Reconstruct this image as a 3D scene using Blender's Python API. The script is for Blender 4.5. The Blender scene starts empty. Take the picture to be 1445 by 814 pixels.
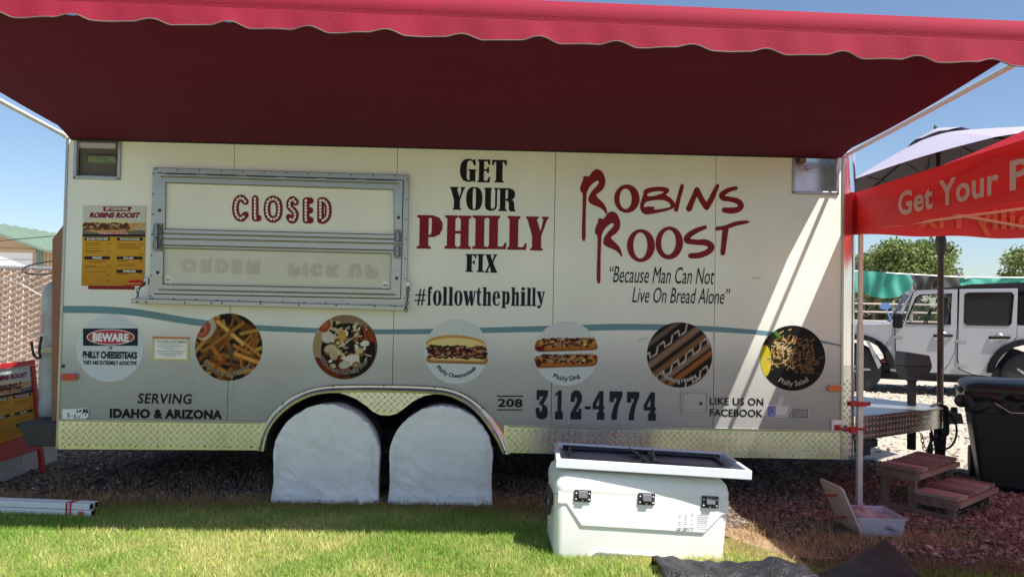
import bpy, bmesh, math, random
import numpy as np
from mathutils import Vector, Matrix, noise
from mathutils.geometry import tessellate_polygon
R_ = math.radians
random.seed(7); rng = np.random.default_rng(7)
sc = bpy.context.scene
COL = sc.collection
# ---------------------------------------------------------------- camera
YAW, PITCH, ROLL = R_(-1.627), R_(1.479), R_(-1.058)
CAM = Vector((0, -5.25, 1.37)); FPX = 1050.0
RM = (Matrix.Rotation(YAW, 3, 'Z') @ Matrix.Rotation(PITCH, 3, 'X') @ Matrix.Rotation(ROLL, 3, 'Y'))
cd = bpy.data.cameras.new('camera'); cam = bpy.data.objects.new('camera', cd); COL.objects.link(cam)
cd.sensor_width = 36; cd.lens = FPX / 1445 * 36; cd.clip_start = .05; cd.clip_end = 3000
cam.matrix_world = Matrix.Translation(CAM) @ (RM @ Matrix(((1, 0, 0), (0, 0, -1), (0, 1, 0)))).to_4x4()
sc.camera = cam
# ---------------------------------------------------------------- light
SUN = Vector((-.42, .43, -1)).normalized()           # direction the light travels
elev = math.asin(-SUN.z); az = math.atan2(-SUN.x, -SUN.y)
w = bpy.data.worlds.new('World'); sc.world = w; w.use_nodes = True
nt = w.node_tree; bg = nt.nodes['Background']
sky = nt.nodes.new('ShaderNodeTexSky'); sky.sky_type = 'NISHITA'; sky.sun_disc = False
sky.sun_elevation = elev; sky.sun_rotation = az
sky.air_density = 1.0; sky.dust_density = 1.0; sky.ozone_density = 3.0; sky.altitude = 300
nt.links.new(sky.outputs[0], bg.inputs[0]); bg.inputs[1].default_value = .09
sl = bpy.data.lights.new('sun', 'SUN'); sl.energy = 5.0; sl.angle = R_(.5); sl.color = (1, .95, .87)
so = bpy.data.objects.new('sun', sl); COL.objects.link(so); so.rotation_euler = SUN.to_track_quat('-Z', 'Y').to_euler(); so.location = (6, -8, 12)
sc.view_settings.view_transform = 'Standard'; sc.view_settings.look = 'None'
sc.view_settings.exposure = 0.8; sc.view_settings.gamma = 1

# ---------------------------------------------------------------- survey: photograph measurement -> place on a vertical plane y, on the ground, or on a plane x
def _ray(px, py): return RM @ Vector(((px - 722.5) / FPX, 1, -(py - 407) / FPX))
def S3(px, py, y=0.0): d = _ray(px, py); return CAM + d * ((y - CAM.y) / d.y)
def S(px, py, y=0.0): p = S3(px, py, y); return (p.x, p.z)
def G(px, py, z=0.0): d = _ray(px, py); return CAM + d * ((z - CAM.z) / d.z)

# ---------------------------------------------------------------- materials
MATS = {}
def mat(name, c, rough=.6, metal=0., var=.0, vs=6., bump=0., bs=60., spec=.5, coat=0., trans=0., tcol=None, attr=None, alpha=1., c2=None, stretch=(1, 1, 1), emis=None):
    if name in MATS: return MATS[name]
    m = bpy.data.materials.new(name); m.use_nodes = True; MATS[name] = m
    t = m.node_tree; b = t.nodes['Principled BSDF']; N = t.nodes.new; L = t.links.new
    b.inputs['Roughness'].default_value = rough; b.inputs['Metallic'].default_value = metal
    b.inputs['Specular IOR Level'].default_value = spec; b.inputs['Coat Weight'].default_value = coat; b.inputs['Coat Roughness'].default_value = .12
    col = (*c, 1); b.inputs['Base Color'].default_value = col
    tc = N('ShaderNodeTexCoord'); mp = N('ShaderNodeMapping'); mp.inputs['Scale'].default_value = stretch; L(tc.outputs['Object'], mp.inputs[0])
    src = None
    if attr:
        a = N('ShaderNodeAttribute'); a.attribute_name = attr; src = a.outputs['Color']
    if var or c2:
        n = N('ShaderNodeTexNoise'); n.inputs['Scale'].default_value = vs; n.inputs['Detail'].default_value = 6; n.inputs['Roughness'].default_value = .65
        L(mp.outputs[0], n.inputs['Vector'])
        if c2:
            r = N('ShaderNodeValToRGB'); r.color_ramp.elements[0].position = .38; r.color_ramp.elements[1].position = .62
            r.color_ramp.elements[0].color = (*c, 1); r.color_ramp.elements[1].color = (*c2, 1); L(n.outputs['Fac'], r.inputs[0]); src = r.outputs[0]
        else:
            mr = N('ShaderNodeMapRange'); mr.inputs[1].default_value = .25; mr.inputs[2].default_value = .75
            mr.inputs[3].default_value = 1 - var; mr.inputs[4].default_value = 1 + var; L(n.outputs['Fac'], mr.inputs[0])
            mx = N('ShaderNodeVectorMath'); mx.operation = 'SCALE'
            if src: L(src, mx.inputs[0])
            else: mx.inputs[0].default_value = c
            L(mr.outputs[0], mx.inputs['Scale']); src = mx.outputs[0]
        mr2 = N('ShaderNodeMapRange'); mr2.inputs[3].default_value = max(0, rough - .08); mr2.inputs[4].default_value = min(1, rough + .08)
        L(n.outputs['Fac'], mr2.inputs[0]); L(mr2.outputs[0], b.inputs['Roughness'])
    if src: L(src, b.inputs['Base Color'])
    if bump:
        n2 = N('ShaderNodeTexNoise'); n2.inputs['Scale'].default_value = bs; n2.inputs['Detail'].default_value = 5
        L(mp.outputs[0], n2.inputs['Vector']); bp = N('ShaderNodeBump'); bp.inputs['Strength'].default_value = bump; bp.inputs['Distance'].default_value = .01
        L(n2.outputs['Fac'], bp.inputs['Height']); L(bp.outputs[0], b.inputs['Normal'])
    if trans:
        tr = N('ShaderNodeBsdfTranslucent'); ms = N('ShaderNodeMixShader'); ms.inputs[0].default_value = trans
        if src and not tcol: L(src, tr.inputs[0])
        elif tcol: tr.inputs[0].default_value = (*tcol, 1)
        else: tr.inputs[0].default_value = col
        L(b.outputs[0], ms.inputs[1]); L(tr.outputs[0], ms.inputs[2]); L(ms.outputs[0], t.nodes['Material Output'].inputs[0])
    if alpha < 1: b.inputs['Alpha'].default_value = alpha
    return m
def mix_alpha(m, fac):                              # clear plastic / glass: part of the light passes straight through
    t = m.node_tree; o = t.nodes['Material Output']; s = o.inputs[0].links[0].from_socket
    tp = t.nodes.new('ShaderNodeBsdfTransparent'); ms = t.nodes.new('ShaderNodeMixShader'); ms.inputs[0].default_value = fac
    t.links.new(s, ms.inputs[1]); t.links.new(tp.outputs[0], ms.inputs[2]); t.links.new(ms.outputs[0], o.inputs[0]); return m

M_alu = mat('brushed_aluminium', (.36, .37, .34), .34, 1, var=.12, vs=9, bump=.05, bs=120, stretch=(1, 1, 6))
M_tread = mat('tread_plate', (.66, .66, .64), .27, 1, var=.14, vs=5)
M_treadd = mat('dark_tread_plate', (.05, .05, .055), .5, .4, var=.3, vs=12)
M_black = mat('black_vinyl', (.008, .008, .010), .5, spec=.2)
M_red = mat('red_vinyl', (.22, .006, .014), .5, spec=.25)
M_navy = mat('navy_vinyl', (.010, .016, .028), .5, spec=.2)
M_white = mat('white_paint', (.8, .8, .78), .4, var=.04)
M_dark = mat('dark_void', (.012, .012, .013), .9)
M_under = mat('underside_steel', (.03, .03, .032), .7, .3, var=.4, vs=8)
M_rubber = mat('rubber', (.02, .02, .021), .75, bump=.2, bs=90)
M_blackp = mat('black_plastic', (.02, .021, .024), .45, var=.2, vs=9)
M_chrome = mat('dull_steel', (.45, .45, .46), .3, 1, var=.15, vs=14)
M_screw = mat('screw_steel', (.08, .08, .08), .5, .8)

# ---------------------------------------------------------------- mesh builder
class MB:
    def __init__(s): s.v = []; s.f = []; s.mi = []; s.c = None
    def add(s, vs, fs, mi=0):
        o = len(s.v); s.v += [tuple(p) for p in vs]; s.f += [tuple(i + o for i in f) for f in fs]; s.mi += [mi] * len(fs); return s
    def box(s, a, b, mi=0, M=None):
        (x0, y0, z0), (x1, y1, z1) = a, b
        vs = [Vector(p) for p in ((x0, y0, z0), (x1, y0, z0), (x1, y1, z0), (x0, y1, z0), (x0, y0, z1), (x1, y0, z1), (x1, y1, z1), (x0, y1, z1))]
        if M: vs = [M @ p for p in vs]
        return s.add(vs, [(0, 3, 2, 1), (4, 5, 6, 7), (0, 1, 5, 4), (1, 2, 6, 5), (2, 3, 7, 6), (3, 0, 4, 7)], mi)
    def hull(s, p8, mi=0):                            # eight corners, bottom four then top four
        return s.add(p8, [(0, 3, 2, 1), (4, 5, 6, 7), (0, 1, 5, 4), (1, 2, 6, 5), (2, 3, 7, 6), (3, 0, 4, 7)], mi)
    def tube(s, pts, r, n=8, mi=0, caps=True, closed=False):
        pts = [Vector(p) for p in pts]; rr = r if isinstance(r, (list, tuple)) else [r] * len(pts); vs = []; fs = []; N = len(pts); up = None
        for i, p in enumerate(pts):
            d = (pts[(i + 1) % N] - pts[i - 1]) if closed else (pts[min(i + 1, N - 1)] - pts[max(i - 1, 0)])
            d.normalize()
            if up is None: up = Vector((0, 0, 1)) if abs(d.z) < .9 else Vector((1, 0, 0))
            a = d.cross(up).normalized(); b = a.cross(d).normalized(); up = b
            for k in range(n):
                t = 2 * math.pi * k / n; vs.append(p + (a * math.cos(t) + b * math.sin(t)) * rr[i])
        for i in range(N if closed else N - 1):
            for k in range(n): j = (i + 1) % N; fs.append((i * n + k, i * n + (k + 1) % n, j * n + (k + 1) % n, j * n + k))
        if caps and not closed: fs += [tuple(range(n))[::-1], tuple((N - 1) * n + k for k in range(n))]
        return s.add(vs, fs, mi)
    def lathe(s, prof, c=(0, 0, 0), n=24, axis='Z', mi=0):
        vs = []; fs = []; c = Vector(c)
        for r, h in prof:
            for k in range(n):
                t = 2 * math.pi * k / n; x, y = r * math.cos(t), r * math.sin(t)
                vs.append(c + (Vector((x, y, h)) if axis == 'Z' else Vector((x, h, y)) if axis == 'Y' else Vector((h, x, y))))
        for i in range(len(prof) - 1):
            for k in range(n): fs.append((i * n + k, i * n + (k + 1) % n, (i + 1) * n + (k + 1) % n, (i + 1) * n + k))
        fs += [tuple(range(n)), tuple((len(prof) - 1) * n + k for k in range(n))]
        return s.add(vs, fs, mi)
    def slab(s, outer, y0, y1, holes=(), mi=0, mp=None):   # polygon in x,z pulled from y0 (front) to y1 (back)
        loops = [list(outer)] + [list(h) for h in holes]; flat = [p for l in loops for p in l]; n = len(flat)
        tris = tessellate_polygon([[Vector((p[0], p[1], 0)) for p in l] for l in loops])
        vs = [(p[0], y0, p[1]) for p in flat] + [(p[0], y1, p[1]) for p in flat]
        fs = [tuple(t) for t in tris] + [tuple(i + n for i in t)[::-1] for t in tris]; o = 0
        for l in loops:
            m = len(l)
            for i in range(m): a, b = o + i, o + (i + 1) % m; fs.append((a, b, b + n, a + n))
            o += m
        if mp: vs = [mp(*p) for p in vs]
        return s.add(vs, fs, mi)
    def grid(s, nu, nv, fn, mi=0, closeu=False):
        vs = [fn(i / nu, j / nv) for j in range(nv + 1) for i in range(nu + 1)]; w_ = nu + 1
        return s.add(vs, [(j * w_ + i, j * w_ + i + 1, (j + 1) * w_ + i + 1, (j + 1) * w_ + i) for j in range(nv) for i in range(nu)], mi)
    def build(s, name, m, parent=None, smooth=False, bevel=0, kind=None, solid=0, label=None, recalc=True, segs=2):
        me = bpy.data.meshes.new(name); off = Vector((0, 0, 0))
        if parent is not None:
            p = parent
            while p: off += p.location; p = p.parent
        me.from_pydata([tuple(Vector(p) - off) for p in s.v], [], s.f)
        for q in (m if isinstance(m, (list, tuple)) else [m]): me.materials.append(q)
        if any(s.mi): me.polygons.foreach_set('material_index', s.mi)
        if s.c is not None:
            a = me.color_attributes.new('Col', 'FLOAT_COLOR', 'POINT'); a.data.foreach_set('color', np.asarray(s.c, np.float32).ravel())
        if recalc:
            bm = bmesh.new(); bm.from_mesh(me); bmesh.ops.recalc_face_normals(bm, faces=bm.faces); bm.to_mesh(me); bm.free()
        if smooth:
            me.polygons.foreach_set('use_smooth', [True] * len(me.polygons))
            if smooth != 'all': me.set_sharp_from_angle(angle=R_(38))
        o = bpy.data.objects.new(name, me); COL.objects.link(o); o.parent = parent
        if bevel:
            b = o.modifiers.new('bevel', 'BEVEL'); b.width = bevel; b.segments = segs; b.limit_method = 'ANGLE'; b.angle_limit = R_(40)
        if solid:
            q = o.modifiers.new('solid', 'SOLIDIFY'); q.thickness = solid
        if kind: o['kind'] = kind
        if label: o['label'] = label
        return o
def tag(o, label=None, cat=None, group=None, kind=None):
    if label: o['label'] = label
    if cat: o['category'] = cat
    if group: o['group'] = group
    if kind: o['kind'] = kind
    return o
def empty(name, loc, label, cat, group=None, parent=None):
    o = bpy.data.objects.new(name, None); COL.objects.link(o); o.location = loc; o.parent = parent; o.empty_display_size = .2
    return tag(o, label, cat, group)
def rotz(c, a): return Matrix.Translation(c) @ Matrix.Rotation(a, 4, 'Z') @ Matrix.Translation(-Vector(c))

# ---------------------------------------------------------------- flat lettering
def cat_rom(pts, n=6, closed=False):
    if n <= 1 or len(pts) < 3: return pts
    P = [np.array(p, float) for p in pts]; N = len(P); out = []
    for i in range(N if closed else N - 1):
        p0, p1, p2, p3 = (P[(i - 1) % N], P[i], P[(i + 1) % N], P[(i + 2) % N]) if closed else (P[max(i - 1, 0)], P[i], P[i + 1], P[min(i + 2, N - 1)])
        for k in range(n):
            t = k / n; out.append(.5 * ((2 * p1) + (-p0 + p2) * t + (2 * p0 - 5 * p1 + 4 * p2 - p3) * t * t + (-p0 + 3 * p1 - 3 * p2 + p3) * t ** 3))
    if not closed: out.append(P[-1])
    return out
class Flat:
    """flat shapes a hair proud of a wall; fn maps drawing units to (x, z)"""
    def __init__(s, fn, y=-.003, facing=None): s.fn = fn; s.y = y; s.mb = MB(); s.k = 0; s.P = facing
    def _p(s, x, y):
        X, Z = s.fn(x, y); d = s.y - s.k * .00012
        return s.P(X, Z, d) if s.P else (X, d, Z)
    def poly(s, pts, holes=(), sm=0, mi=0):
        if sm: pts = cat_rom(pts, sm, True); holes = [cat_rom(h, sm, True) for h in holes]
        loops = [list(pts)] + [list(h) for h in holes]
        tr = tessellate_polygon([[Vector((p[0], p[1], 0)) for p in l] for l in loops])
        s.mb.add([s._p(p[0], p[1]) for l in loops for p in l], tr, mi); s.k += 1; return s
    def rect(s, x0, y0, x1, y1, mi=0): return s.poly([(x0, y0), (x1, y0), (x1, y1), (x0, y1)], mi=mi)
    def ell(s, cx, cy, rx, ry, n=20, rot=0, hole=None, mi=0):
        def e(cx, cy, rx, ry): return [(cx + rx * math.cos(t) * math.cos(rot) - ry * math.sin(t) * math.sin(rot), cy + rx * math.cos(t) * math.sin(rot) + ry * math.sin(t) * math.cos(rot)) for t in [2 * math.pi * i / n for i in range(n)]]
        return s.poly(e(cx, cy, rx, ry), [e(*hole)] if hole else (), mi=mi)
    def rib(s, pts, w=None, n=6, closed=False, cap=True, mi=0):
        P = [tuple(p) if len(p) > 2 else (p[0], p[1], w) for p in pts]; P = cat_rom(P, n, closed); N = len(P); A = []; B = []
        for i in range(N):
            a = P[(i - 1) % N] if closed else P[max(i - 1, 0)]; b = P[(i + 1) % N] if closed else P[min(i + 1, N - 1)]
            dx, dy = b[0] - a[0], b[1] - a[1]; l = math.hypot(dx, dy) or 1; nx, ny = -dy / l * P[i][2] / 2, dx / l * P[i][2] / 2
            A.append((P[i][0] + nx, P[i][1] + ny)); B.append((P[i][0] - nx, P[i][1] - ny))
        vs = [s._p(*p) for p in A] + [s._p(*p) for p in B]
        s.mb.add(vs, [(i, (i + 1) % N, N + (i + 1) % N, N + i) for i in range(N if closed else N - 1)], mi); s.k += 1
        if cap and not closed:
            for p in (P[0], P[-1]): s.ell(p[0], p[1], p[2] / 2, p[2] / 2, 12, mi=mi)
        return s
    def build(s, name, m, parent, **k): return s.mb.build(name, m, parent, recalc=False, **k)
_FT = {}
def font_mesh(txt, bold=0., sp=1.):
    k = (txt, bold, sp)
    if k in _FT: return _FT[k]
    c = bpy.data.curves.new('t', 'FONT'); c.body = txt; c.offset = bold; c.space_character = sp; c.resolution_u = 3; c.fill_mode = 'FRONT'
    o = bpy.data.objects.new('t', c); me = o.to_mesh(); V = np.array([v.co[:2] for v in me.vertices]) if len(me.vertices) else np.zeros((0, 2)); F = [tuple(p.vertices) for p in me.polygons]
    o.to_mesh_clear(); bpy.data.objects.remove(o); bpy.data.curves.remove(c); _FT[k] = (V, F); return _FT[k]
def text(txt, box, m, parent, name='lettering', y=-.003, bold=0., shear=0., sp=1., plane=0.0, P=None, fn=None, label=None):
    """writing fitted to the measured box (x0, y0, x1, y1) on the wall"""
    V, F = font_mesh(txt, bold, sp); V = V.copy()
    V[:, 0] += V[:, 1] * shear; V -= V.min(0); V /= V.max(0); x0, y0, x1, y1 = box
    if fn: pts = [fn(x0 + (x1 - x0) * a, y1 + (y0 - y1) * b) for a, b in V]
    else:
        l = S(x0, (y0 + y1) / 2, plane); r = S(x1, (y0 + y1) / 2, plane); h = S(x0, y0, plane)[1] - S(x0, y1, plane)[1]; zc = (l[1] + r[1]) / 2
        if P is None: l = (l[0], zc); r = (r[0], zc)
        pts = [(l[0] + (r[0] - l[0]) * a, l[1] + (r[1] - l[1]) * a - h / 2 + h * b) for a, b in V]
    mb = MB(); mb.add([P(X, Z, y) if P else (X, plane + y, Z) for X, Z in pts], F)
    return mb.build(name, m, parent, recalc=False, label=label)
def arc_text(txt, c, rad, a0, a1, h, m, parent, y=-.006, bold=.02, inward=False, outline=None):
    h *= .52
    """letters standing along the lower rim of a round picture; angles in degrees from straight down"""
    for off, mm, yy in (((.06, outline, y + .0015),) if outline else ()) + ((bold, m, y),):
        mb = MB(); n = len(txt)
        adv = [(.62 if ch in 'PDCNS' else .3 if ch in 'ilIft ' else .55) for ch in txt]; tot = sum(adv); s = 0
        for ch, ad in zip(txt, adv):
            t = R_(a0 + (a1 - a0) * (s + ad / 2) / tot); s += ad
            if ch == ' ': continue
            V, F = font_mesh(ch, off)
            if not len(V): continue
            cx = (V[:, 0].min() + V[:, 0].max()) / 2
            ux, uz = math.cos(t), math.sin(t); px = c[0] + rad * math.sin(t); pz = c[1] - rad * math.cos(t)
            mb.add([(px + ux * (a - cx) * h - uz * b * h, yy, pz + uz * (a - cx) * h + ux * b * h) for a, b in V], F)
        mb.build('caption', mm, parent, recalc=False)
def stem(x0, x1, z0=0., z1=1., e=.07, t=.06, top=True, bot=True):
    b = [(x0 - e, z0), (x1 + e, z0), (x1 + e, z0 + t), (x1, z0 + t + .04)] if bot else [(x0, z0), (x1, z0)]
    c = [(x1, z1 - t - .04), (x1 + e, z1 - t), (x1 + e, z1), (x0 - e, z1), (x0 - e, z1 - t), (x0, z1 - t - .04)] if top else [(x1, z1), (x0, z1)]
    return b + c + ([(x0, z0 + t + .04), (x0 - e, z0 + t)] if bot else [])
def slab_glyph(fl, ch):
    """fat condensed slab letters in a unit box"""
    P, Rb = fl.poly, lambda pts, **k: fl.rib(pts, cap=False, n=8, **k)
    if ch == 'I': P(stem(.2, .8, e=.2))
    elif ch == 'H': P(stem(.09, .4, e=.09)); P(stem(.6, .91, e=.09)); fl.rect(.39, .46, .61, .54)
    elif ch == 'L': P(stem(.1, .55, e=.1)); P([(.5, 0), (.96, 0), (1, .2), (.9, .2), (.82, .09), (.5, .07)])
    elif ch == 'P': P(stem(.1, .45, e=.1)); P([(.4, 1), (.62, 1), (.86, .93), (.99, .78), (.99, .6), (.88, .43), (.66, .35), (.4, .35), (.4, .41), (.52, .42), (.57, .5), (.57, .88), (.52, .94), (.4, .95)])
    elif ch == 'F': P(stem(.12, .58, e=.12)); P([(.5, 1), (1, 1), (.98, .78), (.88, .78), (.78, .92), (.5, .93)]); P([(.5, .57), (.72, .57), (.78, .67), (.86, .67), (.86, .41), (.78, .41), (.72, .5), (.5, .5)])
    elif ch == 'E': P(stem(.1, .5, e=.1)); P([(.45, 1), (.98, 1), (.97, .77), (.86, .77), (.78, .92), (.45, .93)]); P([(.45, .57), (.72, .57), (.78, .67), (.9, .67), (.9, .41), (.78, .41), (.72, .5), (.45, .5)]); P([(.45, 0), (.98, 0), (1, .24), (.88, .24), (.78, .08), (.45, .07)])
    elif ch == 'T': P(stem(.28, .72, e=.1, top=False)); P([(0, 1), (1, 1), (1, .76), (.9, .76), (.82, .91), (.18, .91), (.1, .76), (0, .76)])
    elif ch == 'O': P([(.5, 1), (.78, .96), (.95, .78), (1, .5), (.95, .22), (.78, .04), (.5, 0), (.22, .04), (.05, .22), (0, .5), (.05, .78), (.22, .96)], [[(.5, .94), (.58, .9), (.6, .5), (.58, .1), (.5, .06), (.42, .1), (.4, .5), (.42, .9)]], sm=3)
    elif ch == 'G':
        P([(.75, .97), (.8, .93), (.9, .99), (.94, .99), (.97, .72), (.86, .72), (.76, .88), (.6, .94), (.45, .85), (.42, .6), (.42, .2), (.5, .07), (.6, .09), (.6, .46), (.52, .5), (.52, .55), (1, .55), (1, .5), (.95, .46), (.95, 0), (.9, 0), (.8, .05), (.65, .01), (.45, 0), (.22, .06), (.06, .24), (0, .5), (.06, .78), (.22, .95), (.45, 1), (.62, 1)])
    elif ch == 'U': P([(0, 1), (.55, 1), (.55, .95), (.49, .9), (.49, .16), (.55, .09), (.68, .09), (.79, .18), (.79, .9), (.72, .95), (.72, 1), (1, 1), (1, .95), (.93, .9), (.93, .2), (.84, .06), (.62, 0), (.38, 0), (.16, .06), (.07, .2), (.07, .9), (0, .95)])
    elif ch == 'R': P(stem(.08, .4, e=.08)); P([(.38, 1), (.62, 1), (.85, .94), (.96, .8), (.94, .62), (.8, .5), (.38, .45), (.38, .53), (.5, .54), (.54, .62), (.54, .88), (.5, .94), (.38, .95)]); P([(.42, .52), (.7, .53), (.88, .44), (.92, .3), (.92, .1), (1, .05), (1, 0), (.66, 0), (.6, .1), (.6, .34), (.54, .44), (.42, .46)])
    elif ch == 'Y': P([(0, 1), (.56, 1), (.56, .95), (.48, .91), (.64, .56), (.76, .91), (.7, .95), (.7, 1), (1, 1), (1, .95), (.92, .91), (.68, .42), (.68, .09), (.76, .05), (.76, 0), (.2, 0), (.2, .05), (.28, .09), (.28, .42), (.07, .91), (0, .95)])
    elif ch == 'X': P([(.02, 1), (.52, 1), (.52, .95), (.46, .91), (.6, .66), (.72, .91), (.66, .95), (.66, 1), (.98, 1), (.98, .95), (.88, .91), (.66, .55), (.93, .09), (1, .05), (1, 0), (.42, 0), (.42, .05), (.5, .09), (.38, .34), (.24, .09), (.32, .05), (.32, 0), (0, 0), (0, .05), (.1, .09), (.31, .44), (.1, .91), (.02, .95)])
    elif ch == '1': P([(.3, 0), (.3, .86), (0, .78), (0, .88), (.45, 1), (.8, 1), (.8, .27), (1, .27), (1, 0), (0, 0), (0, .27), (.3, .27)][1:])
    elif ch == '3': P([(.05, 1), (.97, 1), (.97, .82), (.62, .52), (.9, .44), (1, .25), (.9, .06), (.6, 0), (.4, 0), (.1, .06), (0, .22), (0, .4), (.3, .4), (.3, .3), (.4, .26), (.5, .3), (.52, .42), (.44, .5), (.28, .5), (.28, .58), (.62, .78), (.3, .78), (.3, .66), (.05, .66)])
    elif ch == '2': P([(0, .6), (.04, .86), (.25, .98), (.5, 1), (.8, .96), (1, .8), (.98, .62), (.7, .42), (.5, .28), (.7, .26), (.7, .37), (.96, .37), (.96, 0), (0, 0), (0, .2), (.3, .42), (.52, .58), (.56, .72), (.46, .76), (.36, .7), (.36, .6)])
    elif ch == '7': P([(0, 1), (1, 1), (1, .84), (.72, .5), (.6, .2), (.6, 0), (.16, 0), (.16, .15), (.32, .45), (.58, .75), (.34, .75), (.34, .62), (0, .62)])
    elif ch == '4': P([(.9, 1), (.56, 1), (0, .55), (0, .36), (.52, .36), (.52, .26), (.38, .26), (.38, 0), (1, 0), (1, .26), (.9, .26), (.9, .36), (1, .38), (1, .47), (.9, .47)], [[(.54, .48), (.26, .49), (.54, .76)]])
    elif ch == '-': fl.rect(0, 0, 1, 1)
    elif ch == '#': P([(.3, 0), (.42, 0), (.6, 1), (.48, 1)]); P([(.6, 0), (.72, 0), (.9, 1), (.78, 1)]); fl.rect(.05, .27, .95, .35); fl.rect(.1, .6, 1, .68)
    elif ch == 'f': P(stem(.15, .62, 0, .88, e=.12, top=False)); P([(.15, .8), (.25, .96), (.55, 1), (.95, .98), (1, .85), (.8, .83), (.65, .92), (.62, .8)]); fl.rect(0, .66, .85, .72)
    elif ch == 'o': P([(.5, 1), (.85, .9), (1, .5), (.85, .1), (.5, 0), (.15, .1), (0, .5), (.15, .9)], [[(.5, .92), (.62, .8), (.62, .2), (.5, .08), (.38, .2), (.38, .8)]], sm=3)
    elif ch == 'l': P(stem(.18, .82, e=.17, t=.05, top=False)); P([(0, 1), (.5, .99), (.5, .93), (0, .95)])
    elif ch == 'i': P(stem(.18, .82, 0, .76, e=.17, t=.05, top=False)); P([(0, .76), (.5, .75), (.5, .7), (0, .71)]); fl.ell(.48, .91, .34, .09)
    elif ch == 'w': P([(0, 1), (.32, 1), (.44, .4), (.52, .8), (.48, 1), (.74, 1), (.8, .4), (.88, .9), (.84, 1), (1, 1), (.78, 0), (.62, 0), (.52, .45), (.42, 0), (.26, 0), (.06, .9)])
    elif ch == 't': P([(.2, .75), (.1, .72), (.4, .95), (.65, 1), (.65, .78), (.95, .78), (.95, .7), (.65, .7), (.65, .15), (.8, .1), (1, .14), (.9, .02), (.6, 0), (.3, .05), (.2, .2), (.2, .7), (0, .7), (0, .76)])
    elif ch == 'h': P(stem(.12, .45, e=.1, t=.05, top=False)); P([(0, 1), (.3, .99), (.3, .93), (0, .95)]); P([(.43, .66), (.6, .77), (.8, .77), (.93, .68), (.93, .07), (1, .05), (1, 0), (.56, 0), (.56, .05), (.62, .07), (.62, .62), (.54, .66), (.43, .58)])
    elif ch == 'e': P([(.5, 1), (.85, .9), (.98, .62), (.98, .5), (.4, .5), (.4, .2), (.52, .09), (.8, .14), (.97, .3), (.97, .2), (.8, .03), (.5, 0), (.15, .1), (0, .5), (.15, .9)], [[(.4, .56), (.4, .85), (.5, .93), (.6, .85), (.6, .56)]])
    elif ch == 'p': P(stem(.14, .46, 0, 1, e=.12, t=.04, top=False)); P([(0, 1), (.3, .99), (.3, .93), (0, .95)]); P([(.43, .9), (.65, 1), (.9, .92), (1, .62), (.9, .28), (.68, .2), (.43, .26), (.43, .32), (.56, .3), (.62, .38), (.62, .82), (.56, .9), (.43, .84)])
    elif ch == 'y': P([(0, 1), (.56, 1), (.56, .96), (.48, .93), (.64, .5), (.76, .93), (.7, .96), (.7, 1), (1, 1), (1, .96), (.92, .93), (.6, .14), (.4, 0), (.12, .02), (.08, .14), (.25, .2), (.42, .12), (.48, .24), (.08, .93), (0, .96)])
def slab_word(chars, boxes, m, parent, y=-.003):
    for ch, (x0, y0, x1, y1) in zip(chars, boxes):
        cx, cz = S((x0 + x1) / 2, (y0 + y1) / 2); a = S(x0, (y0 + y1) / 2); b = S(x1, (y0 + y1) / 2); w_ = b[0] - a[0]; h_ = S(x0, y0)[1] - S(x0, y1)[1]
        fl = Flat(lambda u, v: (cx - w_ / 2 + u * w_, cz - h_ / 2 + v * h_), y); slab_glyph(fl, ch); fl.build('letter', m, parent)
def crop(ox, oy, s, plane=0.0): return lambda x, y: S(ox + x / s, oy + y / s, plane)

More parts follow.
